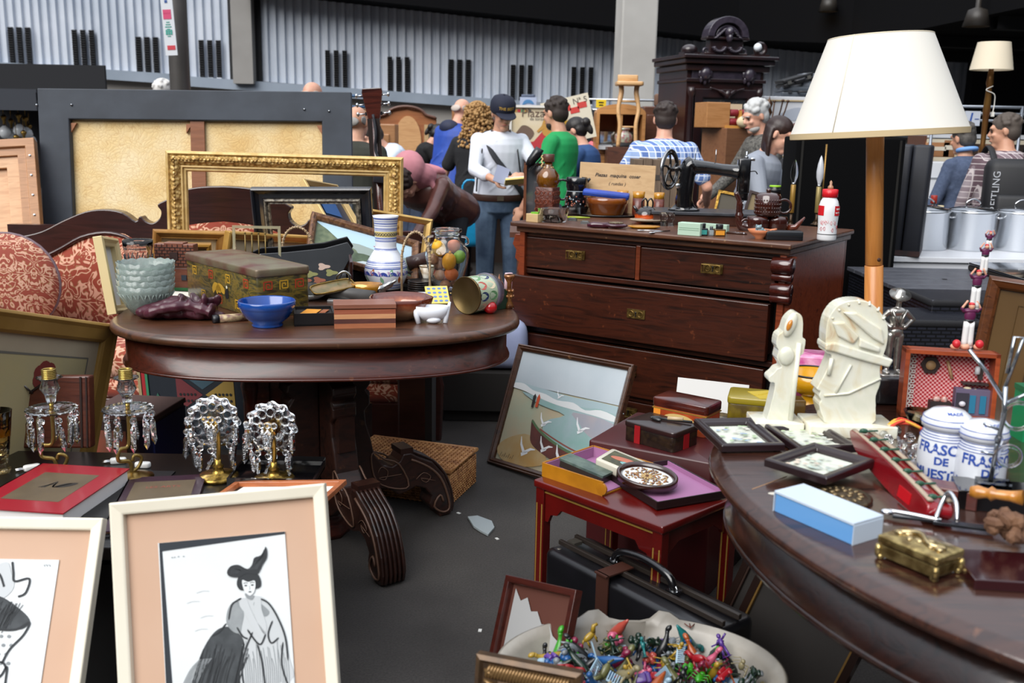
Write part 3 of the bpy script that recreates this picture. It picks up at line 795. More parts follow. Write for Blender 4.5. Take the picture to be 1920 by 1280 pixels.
 # blue metal rack
Y=9.8;t_=thing('metal_rack','blue tubular metal rack right of the big canvas','rack',(D(672,240,Y).x,Y,0));k_=KP(D(672,240,Y))
BL=mat('1f4a70',.4);m=MB();hz=D(672,180,Y).z
for sx in(-1,1):m.tube([(sx*34*k_,0,0),(sx*34*k_,0,hz-.05),(sx*30*k_,0,hz)],.014)
m.tube([(-30*k_,0,hz),(30*k_,0,hz)],.014);m.put('frame',BL,t_)
for i in range(4):m=n_tube([(-34*k_,0,hz-.10-i*.16),(34*k_,0,hz-.10-i*.16)],.012);m.put('crossbar',BL,t_)
m=n_box((62*k_,.03,.10),(0,.03,hz-.17));m.put('wooden_slat',WD2,t_)
# carved wooden headboard with oval panel
Y=12.2;k_=KP(D(760,240,Y));cx=D(762,240,Y).x;zt=D(762,198,Y).z
t_=thing('headboard','brown wooden headboard with arched crest and pale oval panel','headboard',(cx,Y,0))
w2=56*k_;pts=[(-w2,0),(w2,0),(w2,zt-.15),(w2*.93,zt-.13),(w2*.7,zt-.11)]+[(w2*.62*cos(R(a)),zt-.11+.10*sin(R(a)))for a in range(10,175,15)]+[(-w2*.7,zt-.11),(-w2*.93,zt-.13),(-w2,zt-.15)]
m=n_prism(pts,.06,(0,0,0));m.put('board',WD1,t_)
m=n_prism([(.16*cos(R(a)),zt-.42+.30*sin(R(a)))for a in range(0,360,12)],.02,(.02,-.02,0));m.put('oval_panel',WD2,t_)
m=n_tube([(x_,-.02,z_)for x_,z_ in pts[2:]],.02,6);m.put('crest_moulding',WD3,t_)
m=MB()
for i in range(9):m.ball((.03,.02,.02),((i-4)*.035,-.01,zt-.02-abs(i-4)*.006),n=8,m_=6)
m.put('carved_crest',WD3,t_)
# tall pale cabinet door standing behind olive jacket
Y=10.6;p=D(700,300,Y);m=n_box((.5,.3,D(700,232,Y).z),(0,0,D(700,232,Y).z/2));m.box((.38,.02,.5),(0,-.155,D(700,232,Y).z-.35))
solo(m,'wooden_cabinet','pale brown wooden cabinet standing under the arched headboard','cabinet',wood('9a6a42','a97a50',.5),(p.x,Y,0),bev=.01)
# glazed door frame
Mx,w_,h_=TL_(D(818,360,8.6)),.30,.6
Mx=TL_((D(820,300,11.8).x,11.8,.7));zt=D(820,234,11.8).z
t_=thing('glazed_door','narrow light wood door with glass leaning left of the blue anorak','door',mw=Mx);m=n_frame(.30,zt-.7,[(0,0),(0,.03),(.05,.03),(.05,0)]);m.put('door_frame',wood('a98a62','b89a70',.5),t_)
m=n_box((.2,.006,zt-.8),(0,0,(zt-.7)/2));m.put('pane',mat('7e8a84',.1,coat=.4),t_)
m=n_box((.42,.45,.7),(0,.1,-.35));m.put('plinth',WD3,t_)
# open wooden shelf case
Y=10.5;a,b_=D(850,198,Y),D(1000,200,Y);t_=thing('shelf_case','wooden open shelf case standing behind the blue anorak','shelf',((a.x+b_.x)/2,Y,0));W_=b_.x-a.x;zt=a.z;SHZ=zt
m=n_box((W_,.4,.03),(0,.2,zt-.015));m.box((.03,.4,zt),(-W_/2,.2,zt/2));m.box((.03,.4,zt),(W_/2,.2,zt/2));m.put('case',wood('8b5a34','9c6a40',.5),t_)
m=n_box((W_,.02,zt),(0,.4,zt/2));m.put('back_panel',mat('2c1e16',.8),t_)
for i in range(3):m=n_box((W_-.03,.36,.025),(0,.2,zt-.14-i*.3));m.put('shelf',WD3,t_)
# bullfight poster
Y=8.7;a,b_=D(960,201,Y),D(1052,290,Y);W_,H_=b_.x-a.x,a.z-b_.z
t_=thing('bullfight_poster','large framed poster of a bullfighter with a red cape behind the cap wearer','poster',mw=TL_(((a.x+b_.x)/2,Y,b_.z)))
m=n_box((W_,.02,H_),(0,.012,H_/2))
def U(pts):return[((u-.5)*W_,v_*H_)for u,v_ in pts]
m.flat(U([(.05,.05),(.95,.02),(1,.45),(.9,.55),(.72,.42),(.62,.5),(.45,.28),(.2,.22)]),-.001,1)
m.flat(U(smooth([(0,.3),(.12,.5),(.22,.62),(.36,.58),(.45,.45),(.35,.3),(.15,.22)],3,True)),-.002,2)
m.flat(U(smooth([(.62,.45),(.6,.62),(.66,.78),(.74,.80),(.80,.68),(.84,.5),(.78,.34),(.70,.38)],3,True)),-.003,3)
m.flat(U(arc(.69,.82,.035,0,360,10)),-.004,4);m.flat(U([(.6,.62),(.5,.5),(.53,.47),(.66,.57)]),-.004,3)
m.mi=2;m.text('Plaza',.10,(-.08*W_,-.003,.88*H_));m.mi=5;m.text('de toros',.035,(.0,-.003,.76*H_))
for i in range(5):m.flat(U([(.04+.07*i,.90),(.10+.07*i,.90),(.10+.07*i,.96),(.04+.07*i,.96)]),-.002,[3,1,6,3,5][i])
m.put('printed_sheet',[mat('d6c8ad',.7,col2='c9b792',sc=5),mat('b5333a',.7),mat('6b5648',.7),mat('b98a3f',.7),mat('3b2a22',.7),mat('4f4a46',.7),mat('4d8f60',.7)],t_)
m=n_frame(W_+.04,H_+.04,[(0,0),(0,.02),(.02,.02),(.02,0)],z0=-.02);m.put('edge_frame',mat('d9d6cf',.6),t_)
m=n_box((W_*.9,.4,b_.z),(0,.25,-b_.z/2));m.put('backing_crate',WD3,t_)
Y=8.85;a=D(1090,260,Y);p0=D(1040,195,Y)
m=n_box((.42,.012,.38));m.mi=1
for i in range(5):m.box((.08,.002,.05),(-.14+.07*i,-.008,.10-.03*(i%2)))
m.mi=2;m.box((.10,.002,.12),(-.04,-.008,-.06));m.mi=3;m.text('Nª 5',.07,(.13,-.009,.14),U9)
solo(m,'paper_poster','tilted cream paper poster with red and yellow patches above the denim shirt','poster',[mat('d8d0bb',.7),mat('c6403a',.6),mat('d6a93c',.6),mat('5a534c',.6)],(D(1066,225,Y).x,Y,D(1066,225,Y).z),r=(0,R(-14),0))
# boxes and ball bag on top of the shelf
Y=10.6;p=D(990,197,Y);p.z=SHZ;t_=thing('packing_box','pale blue and white box with a swirl on top of the shelf case','box',p);m=n_box((.17,.14,.10),base=1);m.put('carton',mat('aab6cf',.6),t_)
m=n_prism(smooth([(-.06,.02),(0,.04),(.06,.03),(.03,.07),(-.03,.07)],3,True),.003,(0,-.074,0));m.put('swirl_print',mat('4a7fb0',.5),t_)
m=n_rbox((.14,.12,.025),.02,(0,0,.115));m.put('lid',mat('5a6478',.6),t_)
# clothes rail with black garments and yellow tag
Y=10.2;t_=thing('clothes_rail','long horizontal metal rail behind the poster and the column','rail',(D(1150,190,Y).x,Y,0));zr=D(1150,187,Y).z
m=MB()
for dz in(0,-.10):m.tube([(-.55,0,zr+dz),(1.0,0,zr+dz)],.012)
for xx in(-.55,.95):m.rod((xx,0,0),(xx,0,zr),.014)
m.put('rails',mat('b9bcc0',.3,.8),t_)
rnd=RND(5)
for i in range(9):
 m=n_rbox((.08,.30,.50),.02,(0,0,-.26),rz=.02);m.ball((.045,.12,.05),(0,0,-.02));m.tube([(0,0,0),(0,0,.03)],.004)
 lab=['leftmost','second from left','third from left','fourth from left','fifth from left','right of the column','next after the column','third after the column','last before the carved wardrobe'][i]
 solo(m,'black_garment','dark garment hanging on the long rail, '+lab,'garment',mat(['14151a','1b1a22','22262c'][i%3],.9),(t_.location.x-.48+i*.085+(.45 if i>4 else 0),Y,zr-.12),rz=rnd.uniform(-.1,.1),group='garments on the rail',sms=1)
m=n_box((.10,.01,.08));m.mi=1;m.box((.05,.002,.012),(0,-.007,.01));m.box((.04,.002,.01),(0,-.007,-.015));p=D(1127,194,10.17);solo(m,'price_tag','yellow price tag hanging on the clothes rail','tag',[mat('e5c21d',.6),BLACK],p)
# hutch cabinet with vase
Y=9.2;k_=KP(D(1160,260,Y));cx=D(1163,260,Y).x;z0,z1=D(1160,283,Y).z,D(1160,214,Y).z
t_=thing('hutch_cabinet','honey coloured hutch with arched top and open shelf holding a vase','cabinet',(cx,Y,0));HW=wood('b07a45','c48d56',.45,c3='a06c3a')
m=MB();w2=46*k_
m.prism([(-w2,z1),(w2,z1)]+[(w2*cos(R(a)),z1+.08*sin(R(a))+.01)for a in range(0,181,15)],.3);m.put('arched_top',HW,t_)
for xx in(-w2+.015,w2-.015):m=n_box((.03,.3,z1-z0),(xx,.15,(z0+z1)/2));m.put('side_panel',HW,t_)
m=n_box((2*w2,.02,z1-z0),(0,.3,(z0+z1)/2));m.put('back_panel',mat('6b4228',.7),t_)
m=n_box((.03,.28,z1-z0),(0,.15,(z0+z1)/2));m.put('divider',HW,t_)
m=n_box((.32,.01,.14),(-.0,.27,z0+.10));m.put('mirror',mat('cfd6d4',.05,.9),t_)
m=n_box((2*w2+.06,.45,.03),(0,.1,z0));m.put('worktop',HW,t_)
m=n_box((2*w2,.4,z0-.02),(0,.1,z0/2));m.put('lower_case',HW,t_)
for j in range(3):
 m=n_box((2*w2-.04,.02,.15),(0,-.11,z0-.12-j*.18));d=m.put('drawer',HW,t_,bev=.006);m=n_box((.05,.015,.05),(0,-.125,z0-.12-j*.18));m.put('recessed_pull',mat('2f1c12',.5),d)
c,r_,h_=V((D(1171,262,Y-.02).x,Y+.06,z0+.015)),17*k_,.15
m=n_lathe([(.45*r_,0),(.62*r_,.02),(1.0*r_,.09),(.98*r_,.13),(.6*r_,.155),(.55*r_,.17),(.7*r_,.175),(.7*r_,.19),(.2*r_,.2),(0,.2)])
solo(m,'lidded_vase','white lidded porcelain vase with red and green flowers in the hutch','vase',mat('b7c9b4',.25,col2='a65a6a',sc=38,coat=.4),c)
# upturned chair standing on the hutch
Y=8.85;t_=thing('upturned_chair','pale wooden chair stacked high with curved legs in front of the column','chair',(D(1178,200,Y).x,Y,0));k_=KP(D(1178,200,Y));PW=wood('c79a66','d6ab78',.45,c3='bb8c5a')
zz=lambda py:D(1178,py,Y).z
m=n_rbox((50*k_,.22,.035),.03,(0,0,zz(157)));m.put('seat',PW,t_)
m=n_rbox((38*k_,.03,.06),.014,(-.02,-.06,zz(150)+.01));m.put('rail',PW,t_)
for sx in(-1,1):
 m=n_tube(smooth([(sx*15*k_,0,zz(160)),(sx*14*k_,0,zz(175)),(sx*19*k_,-.02,zz(205)),(sx*15*k_,-.03,zz(235)),(sx*17*k_,-.02,zz(275))],5),[.022]*8+[.018]*13,8);m.put('leg',PW,t_)
m=n_rod((-15*k_,-.01,zz(190)),(15*k_,-.01,zz(190)),.009);m.rod((-15*k_,-.02,zz(238)),(15*k_,-.02,zz(238)),.008);m.put('stretcher',PW,t_)
m=n_box((.34,.3,zz(276)),(0,.08,zz(276)/2));m.put('stand_below',WD3,t_)
# white dishes and dark cloth on the hutch worktop
m=n_ball((.11,.05,.035),(0,0,.03));m.ball((.05,.04,.03),(.08,.02,.035));solo(m,'black_cloth','crumpled black cloth lying before the lidded vase','cloth',BLACK,(D(1165,275,9.0).x,9.05,z0+.015))
m=n_box((.12,.09,.035),base=1);m.mi=1;m.box((.10,.07,.01),(0,0,.036),base=1);solo(m,'white_carton','small white carton beside the coral pink top','box',[mat('d4d6d8'),mat('7d8085')],(D(1136,278,9.0).x,9.05,z0+.015))
# dark dresser & crates behind the checked shirt
Y=9.7;p=D(1240,210,Y);t_=thing('dark_cabinet','dark brown cabinet behind the checked shirt','cabinet',(p.x,Y+.1,0));m=n_box((.36,.4,D(1240,200,Y).z),base=1);m.put('case',WD3,t_,bev=.01);m=n_box((.30,.02,.35),(0,-.21,D(1240,200,Y).z-.25));m.put('door',WD3,t_,bev=.01)
m=n_rbox((.26,.22,.12),.02,base=1,rz=.02);m.mi=1;m.box((.2,.01,.06),(.05,-.12,.05));solo(m,'cardboard_box','small brown cardboard box on the dark cabinet left of the carved wardrobe','box',[mat('6d5140',.8),mat('cfc6bd')],(p.x+.08,Y,D(1240,200,Y).z),rz=.2)
# ---- carved wardrobe
Y=8.7;k_=KP(D(1360,200,Y));zc=lambda py:D(1380,py,Y).z
xl,xc,xr=D(1280,150,Y).x,D(1342,150,Y).x,D(1440,150,Y).x
t_=thing('carved_wardrobe','tall dark mahogany wardrobe with carved arched crest and mirror door','wardrobe',((xl+xr)/2,Y,0),rz=R(14));CW=mat('1b1218',.35,coat=.4,col2='2a1413',sc=6);CWH=mat('3b3440',.3,coat=.5,col2='2a2530',sc=20)
Wd=.70;Hc=zc(122)
m=n_box((Wd,.62,Hc),(0,.31,Hc/2));m.put('case',mat('220d0c',.35,coat=.3,col2='2e1210',sc=4),t_)
m=MB();
for(e_,dz,hh)in((.05,.02,.05),(.09,.07,.04),(.12,.105,.03)):m.box((Wd+e_*1.3,.62+e_,hh),(0,.31-e_/2,Hc+dz-.08+.03))
m.put('cornice',CW,t_,bev=.008)
m=n_box((Wd+.03,.66,.03),(0,.30,zc(152)));m.put('waist_moulding',CW,t_,bev=.006)
m=n_box((Wd*.9,.03,.13),(0,-.01,zc(140)));
fr=m.put('frieze',CWH,t_,bev=.01)
for sx in(-1,1):
 m=n_ball((.05,.04,.06),(sx*.2,-.04,zc(140)));
 for q in range(8):m.ball((.016,.02,.035),(sx*.2+.05*cos(q*PI/4),-.03,zc(140)+.06*sin(q*PI/4)),n=8,m_=6)
 m.put('rosette',CWH,fr)
m=MB();dh=zc(168)-.5;m.frame(Wd*.8,dh,[(0,0),(0,.03),(.07,.03),(.09,0)],z0=.5);dr=None
dr=m.put('door',CW,t_,bev=.004)
m=n_box((Wd*.8-.16,.01,dh-.16),(0,-.003,.5+dh/2));m.put('mirror',mat('8b9298',.05,.9),dr)
m=n_tube(smooth([(-.16,-.05,zc(166)),(-.06,-.05,zc(172)),(0,-.06,zc(180)),(.06,-.05,zc(172)),(.16,-.05,zc(166))],5),[.008]*5+[.02]*11+[.008]*5,8);m.ball((.03,.03,.04),(0,-.06,zc(178)));m.put('carved_drop',CW,dr)
for sx in(-1,1):
 m=n_lathe([(.03,0),(.035,.05),(.022,.08),(.028,.5),(.022,.9),(.035,.93),(.03,.98)],(sx*(Wd/2-.04),-.02,zc(160)-1.0),n=14);m.put('column',CW,t_)
cr_=MB();zb=Hc+.05
cr_.box((.46,.10,.07),(0,.06,zb+.03));cr_.box((.36,.09,.14),(0,.06,zb+.13));cr_.box((.46,.13,.03),(0,.05,zb+.215));crest=cr_.put('crest',CW,t_,bev=.008);crest.scale=(.85,1,.76);crest.location.z=zb*.24
m=n_prism(arc(0,zb+.23,.22,0,180,16)+arc(0,zb+.23,.15,180,0,16),.14,(0,-.02,0));m.prism(arc(0,zb+.23,.13,0,180,14)+arc(0,zb+.23,.105,180,0,14),.10,(0,.0,0));m.put('arch',CWH,crest,bev=.006)
m=n_prism(arc(0,zb+.23,.16,0,180,14),.03,(0,.08,0));m.put('arch_panel',CW,crest)
m=n_ball((.045,.05,.06),(0,-.02,zb+.28));m.ball((.03,.04,.05),(0,-.03,zb+.22))
for sx in(-1,1):
 for q in range(5):m.ball((.035,.02,.014),(sx*(.04+.022*q),-.01,zb+.31-.022*q),(0,sx*.5,0),n=8,m_=6)
m.put('carved_leaves',CWH,crest)
m=MB()
for sx in(-1,1):
 for q in range(9):a_=R(200+q*18);m.ball((.022,.03,.02),(sx*.085+.06*cos(a_),.0,zb+.13+.055*sin(a_)),n=8,m_=6)
 m.torus(.03,.012,(sx*.2,.05,zb+.08),U9,14,6)
m.put('garland',CWH,crest)
m=n_box((.14,.12,.05),(-.32,.05,zb+.02));m.ball((.07,.07,.05),(-.32,.05,zb+.06));m.box((.14,.12,.05),(.32,.05,zb+.02));m.torus(.045,.02,(.33,.05,zb+.09),U9,16,8);m.put('corner_finial',CW,t_)
m=n_ball(.035,(.27,-.02,zb+.10));m.put('white_knob',mat('dfe6ec',.2),t_)
# low cabinet with a box of red spools on it
Y=8.35;t_=thing('low_cabinet','brown wooden cabinet under the open box with red spools','cabinet',(D(1362,300,Y).x,Y,0),rz=R(30));zt=D(1362,240,Y).z
m=n_box((.30,.30,zt),base=1);m.put('case',wood('6a4630','7a543a',.45),t_,bev=.005);m=n_box((.012,.28,zt-.06),(.152,0,zt/2));m.put('door',wood('4e2018','5e2a20',.35),t_,bev=.004)
t_=thing('wooden_sewing_box','open light wooden box with red velvet spools on the low cabinet','box',(D(1350,240,Y).x,Y-.02,zt),rz=R(12));OB=wood('9c6a3c','ad7b4b',.45)
m=n_box((.20,.26,.20),(-.08,0,.10));m.put('case',OB,t_,bev=.006);m=n_box((.22,.04,.19),(.10,.09,.10));m.put('lid',mat('c8b294',.6),t_)
for i,(dx,dz)in enumerate(((.06,.12),(.15,.12),(.06,.05),(.15,.045))):m=n_cyl(.028,.07,(dx,-.10,dz),(0,R(90),0),c=1);m.put('red_spool',mat('7a101f',.6),t_)
m=n_box((.014,.10,.12),(.105,-.10,.08));m.box((.24,.12,.02),(.10,-.08,.01));m.put('gold_band',mat('c08a42',.4),t_)
m=n_ball((.07,.05,.05),(.14,-.15,.05));m.put('cream_cloth',mat('c9bb98',.9),t_,remesh=.01)
# white cabinet with painted panels, suitcases on it, coat rack
Y=9.3;a,b_=D(1432,178,Y),D(1545,184,Y);t_=thing('white_cabinet','white cabinet with faint painted panels behind the big lampshade','cabinet',((a.x+b_.x)/2,Y,0));zt=a.z-.01;W_=b_.x-a.x
m=n_box((W_,.4,zt),(0,.2,zt/2));m.put('case',mat('c9ccd2',.5),t_,bev=.008)
for j in range(2):m=n_frame(W_-.06,.24,[(0,0),(0,.012),(.012,.012),(.012,0)],z0=zt-.27-j*.27);dd=m.put('panel',mat('b09a72',.5),t_);m=MB();m.flat(smooth([(-.15,zt-.2-j*.27),(-.05,zt-.12-j*.27),(.08,zt-.1-j*.27),(.16,zt-.2-j*.27)],4,True),-.003);m.put('painted_spray',mat('a7aebb',.6),dd)
def suitcase(name,label,w_,d_,h_,mt,mw=None,loc=None,rz=0,hcol='2a2a2e',cat='suitcase'):
 t_=thing(name,label,cat,loc or(0,0,0),rz,mw=mw)
 m=n_rbox((w_,d_,h_*.5-.003),.02,(0,0,0),base=1,rz=.006);m.put('lower_shell',mt,t_)
 m=n_rbox((w_,d_,h_*.5-.003),.02,(0,0,h_*.5+.003),base=1,rz=.006);m.put('upper_shell',mt,t_)
 for sx in(-1,1):
  m=n_box((.035,.012,.03),(sx*w_*.32,-d_/2-.004,h_*.5));m.put('latch',STEEL,t_)
 m=n_tube(smooth([(-w_*.14,-d_/2,h_*.5),(-w_*.12,-d_/2-.035,h_*.5),(w_*.12,-d_/2-.035,h_*.5),(w_*.14,-d_/2,h_*.5)],4),.010,8);m.put('handle',mat(hcol,.4),t_)
 return t_
suitcase('suitcase','silver grey suitcase lying on the white cabinet, lowest of the pile',.42,.3,.09,mat('4c535c',.4),loc=(D(1510,180,Y).x,Y+.18,zt))
suitcase('suitcase','grey case with bright corners, upper right of the pile',.24,.22,.12,mat('6d737c',.35),loc=(D(1532,160,Y).x,Y+.16,zt+.09))
suitcase('suitcase','black case lying aslant on the pile over the white cabinet',.30,.2,.07,mat('17181b',.5),mw=TL_((D(1497,160,Y).x,Y+.12,zt+.115))@Euler((0,R(-16),R(10))).to_matrix().to_4x4())
m=MB();
Y=8.3;p=D(1443,185,Y);t_=thing('coat_rack','dark brass coat rack with curved arms behind the grey hair','coat rack',(p.x,Y,0));zt=D(1443,182,Y).z
m=n_lathe([(.16,0),(.15,.03),(.02,.06),(.014,zt-.15),(.03,zt-.12),(.016,zt-.09),(.03,zt-.05),(.008,zt-.02),(.0,zt+.01)],n=16);m.put('pole',mat('4a3120',.3,.5),t_)
for i in range(6):
 a_=i*PI/3;m=n_tube(smooth([(0,0,zt-.26),(.06*cos(a_),.06*sin(a_),zt-.24),(.12*cos(a_),.12*sin(a_),zt-.14),(.15*cos(a_),.15*sin(a_),zt-.03)],4),.006,6);m.ball(.012,(.15*cos(a_),.15*sin(a_),zt-.03));m.put('arm',mat('4a3120',.3,.5),t_)
 # right background: rail, sign, shelves, shelf goods
Y=8.6;t_=thing('sign_board','white card with a blue figure one hung on the dark rail','sign',D(1823,222,Y+.07));k_=KP(D(1823,222,Y))
m=n_box((29*k_,.01,27*k_));m.put('card',mat('b9bfca',.7),t_);m=n_text('1',26*k_,(-4*k_,-.007,0),bold=.002,shear=.15);m.box((8*k_,.002,1.4*k_),(8*k_,-.007,-1*k_));m.put('figure',mat('2a4f9a',.6),t_)
t_=thing('steel_rail','grey steel rails running behind the sign card','rail',(D(1850,210,Y+.1).x,Y+.1,0));m=MB()
for py in(200,213,226):z_=D(1850,py,Y+.1).z;m.tube([(-.5,0,z_),(1.2,0,z_)],.011)
for xx in(-.45,.3,1.15):m.rod((xx,0,0),(xx,0,D(1850,198,Y+.1).z),.014)
m.put('bars',mat('7d838c',.35,.6),t_)
Y=8.8;a,b_=D(1740,250,Y),D(1960,256,Y);t_=thing('goods_shelf','long white edged shelf with boxes behind the blue blazer','shelf',((a.x+b_.x)/2,Y,0));W_=b_.x-a.x
for j,py in enumerate((256,266,300)):m=n_box((W_,.4,.035),(0,.2,D(1850,py,Y).z));m.put('board',mat('c9bfa9' if j else 'cfd2d6',.5),t_)
m=MB();[m.box((.04,.38,D(1850,256,Y).z),(xx,.2,D(1850,256,Y).z/2))for xx in(-W_/2,0,W_/2)];m.put('uprights',WD3,t_)
for i,(px,w_,h_,c_)in enumerate(((1758,.22,.13,'9a6b45'),(1778,.12,.15,'8a5f3c'),(1800,.10,.14,'b5a58b'),(1860,.16,.12,'6d4a36'))):
 m=n_rbox((w_,.2,h_),.015,base=1,rz=.006);m.mi=1;m.box((w_*.6,.004,h_*.25),(0,-.101,h_*.55));p=D(px,290,Y)
 solo(m,'storage_box',['brown cardboard box under the long shelf, leftmost','tan cardboard box second on the long shelf','cream sack shaped box left of the blazer shoulder','dark brown box between blazer and backpack'][i],'box',[mat(c_,.8),mat('c9c2b2')],(p.x,Y+.1,D(1850,300,Y).z+.018))
m=n_box((1.0,.5,.62),base=1);m.mi=1;m.box((.98,.01,.01),(0,-.252,.5));m.box((.01,.01,.5),(0,-.252,.25));p=D(1770,320,8.2)
solo(m,'white_chest','white laminated chest behind the blue grey blazer','chest',[mat('ccd0d6',.4),mat('8f949b')],(p.x,8.4,.62))
m=n_box((1.0,.5,.62),base=1);solo(m,'white_plinth','white plinth carrying the laminated chest','plinth',mat('b9bdc4',.5),(p.x,8.4,0))
# slim gilt floor lamp in the back
Y=7.9;t_=thing('floor_lamp','slim gilt floor lamp with small cream shade at the back right','lamp',(D(1846,240,Y).x,Y,0));k_=KP(D(1850,110,Y));z0,z1=D(1850,131,Y).z,D(1850,79,Y).z
m=n_lathe([(38*k_,z0),(29*k_,z1)],(6*k_*0,0,0),n=36,cap=False);m.lathe([(28.4*k_,z1),(37.4*k_,z0)],n=36,cap=False);m.put('lamp_shade',mat('d8cdb6',.7,sss=.1),t_)
m=MB();zb=D(1846,290,Y).z;m.lathe([(.15,0),(.14,.03),(.03,.06),(.016,.1),(.016,zb),(.028,zb+.02),(.018,zb+.08),(.024,zb+.3),(.028,zb+.32),(.02,z0-.12),(.028,z0-.1),(.014,z0+.05)],n=18);m.put('pole',mat('8a6a34',.35,.6,col2='5e2f1c',sc=3),t_)
m=MB();zz_=z0-.12;m.tube(smooth([(.02,-.02,zz_),(-.035,-.03,zz_-.03),(.03,-.03,zz_-.06),(.045,-.02,zz_-.12),(.04,-.02,zz_-.2)],5),.004,6);m.box((.02,.02,.035),(.04,-.02,zz_-.21));m.put('cord_and_plug',mat('d8d6cf',.5),t_)
# ===== FURNITURE AND LARGE FRAMES
TBZ=.80
def picture(name,label,cat,R_,prof,mf,mp,painted=None,mat_w=0,mmat=None,inner_off=.004,depth=None,back=True,glassy=None,pname='picture'):
 """framed picture in pose R_=(matrix,w,h): frame, optional mat board, picture sheet"""
 Mx,w_,h_=R_;t_=thing(name,label,cat,mw=Mx)
 m=n_frame(w_,h_,prof);m.put('frame',mf,t_,bev=.0015)
 fi=max(p[0]for p in prof)-.004
 if back:
  m=n_box((w_-2*fi,.006,h_-2*fi),(0,inner_off+.004,h_/2))
  if mat_w:
   m.put('mat_board',mmat,t_);q=fi+mat_w
  else:q=fi
  if mat_w or True:
   m2=MB()if mat_w else m
   if mat_w:m2.box((w_-2*q,.002,h_-2*q),(0,inner_off-.001,h_/2))
   if painted:painted(m2,w_-2*q,h_-2*q,q,inner_off-.003)
   m2.put(pname,mp,t_)
 return t_
 # ---- large canvas seen from behind
Mx,W_,H_=rect((55,168),(640,175),(665,560),(93,560),'y',5.45)
o=Mx.translation.copy();up=Mx.to_3x3()@ZV;ext=(o.z-.01)/up.z;Mx.translation=o-up*ext;H_+=ext
t_=thing('stretched_canvas','huge canvas turned to show its yellowed back and blue grey taped border','canvas',mw=Mx)
TAPE=mat('3a414b',.6,col2='2f353e',sc=5,bmp=.25)
m=n_frame(W_,H_,[(0,0),(0,.045),(.16,.045),(.165,.03),(.165,0)]);m.put('taped_border',TAPE,t_,bev=.004)
def canvasmat():
 mm,t,b=newmat('crackled_canvas');co=coords(t)
 v=N(t,'TexVoronoi',feature='DISTANCE_TO_EDGE');SI(v,'Scale',42)
 n0=N(t,'TexNoise');SI(n0,'Scale',6);t.links.new(co,n0.inputs[0])
 mx=N(t,'Mix',data_type='RGBA',blend_type='LINEAR_LIGHT');SI(mx,0,.12);t.links.new(co,mx.inputs[6]);t.links.new(n0.outputs['Color'],mx.inputs[7]);t.links.new(mx.outputs[2],v.inputs[0])
 n=N(t,'TexNoise');SI(n,'Scale',3.5);SI(n,'Detail',6);t.links.new(co,n.inputs[0])
 c=ramp(t,n.outputs[0],[(.35,'d9b679'),(.5,'e3c893'),(.65,'e9d5ab')])
 cr_=ramp(t,v.outputs[0],[(0,'b98a4c'),(.06,'ffffff')])
 t.links.new(mixc(t,.38,c,cr_,'MULTIPLY'),b.inputs['Base Color']);SI(b,'Roughness',.85);bump(t,b,v.outputs[0],.2);return mm
m=n_box((W_-.3,.012,H_-.3),(0,-.004,H_/2));m.put('canvas_cloth',canvasmat(),t_)
m=n_box((.075,.02,H_-.3),(.0,-.022,H_/2));m.put('centre_bar',wood('7a4a2e','8c583a',.5),t_)
for sx,zz_ in((-1,H_-.18),(1,H_-.18),(-.08,H_-.18)):m=n_prism([(0,0),(.03*(-sx if abs(sx)==1 else 1),0),(.0,-.05)],.018,(sx*(W_/2-.165)if abs(sx)==1 else-.06,-.03,zz_));m.put('corner_wedge',wood('8a5636','9c6642',.5),t_)
for px,py in((66,196),(130,195),(565,200),(612,203)):
 p=Mx.inverted()@D(px,py,5.5);m=n_lathe([(.007,0),(.007,.004),(.003,.008),(0,.009)],(p.x,-.045,p.z),U9,n=10);m.put('tack',STEEL,t_)
 # ---- plywood frames leaning at the far left
PLY=wood('9a6c45','b07f55',.55,c3='8a5d3a');PLY2=wood('c09066','d3a67c',.6,c3='b5855c')
R1=rect((-190,276),(54,262),(82,470),(-165,490),'y',5.1)
Mx,W_,H_=R1;ext=.55;up=Mx.to_3x3()@ZV;ext=(Mx.translation.z-.01)/up.z;Mx.translation-=up*ext;H_+=ext
t_=thing('wooden_crate_frame','deep raw wooden picture frame seen from behind at the far left','frame',mw=Mx)
m=n_frame(W_,H_,[(0,-.05),(0,.03),(.045,.03),(.05,.015),(.09,.015),(.09,-.05)]);m.put('outer_frame',PLY,t_,bev=.003)
m=n_frame(W_-.18,H_-.18,[(0,0),(0,.0),(.06,.0),(.06,-.02)],z0=.09);m.put('inner_frame',PLY2,t_,bev=.003)
m=n_box((W_-.25,.01,H_-.25),(0,.03,H_/2));m.put('panel',PLY2,t_)
for i in range(5):m=n_cyl(.006,.004,(W_/2-.025,-.03,H_-.1-i*.11),U9,n=10);m.put('screw',STEEL,t_)
# ---- damask sofa
YB=5.02;sx0=D(425,500,YB).x
def SX(px,py,Y=YB):p=D(px,py,Y);return(p.x-sx0,p.z)
SOFA=thing('damask_sofa','old sofa with shaped mahogany crest rail and rust damask upholstery','sofa',(sx0,YB,0))
SWOOD=wood('24100d','331815',.28,c3='1b0b09',coat=.5);DAM=damask('cf9c84','93663f','8a3016',.40)
half=[(0,349),(40,351),(75,358),(103,374),(125,386),(119,398),(122,411),(136,421),(150,417),(159,408),(168,418),(192,402),(226,397),(262,402),(305,420),(345,440),(385,450),(425,453)]
low=[(425,500),(385,496),(345,488),(310,472),(270,450),(226,441),(190,447),(160,462),(125,452),(95,436),(55,426),(0,420)]
def pz(py):return D(425,py,YB).z
kx=KP(D(425,420,YB))
top=smooth([(x*kx,pz(y))for x,y in half],3);bot=smooth([(x*kx,pz(y))for x,y in low],3)
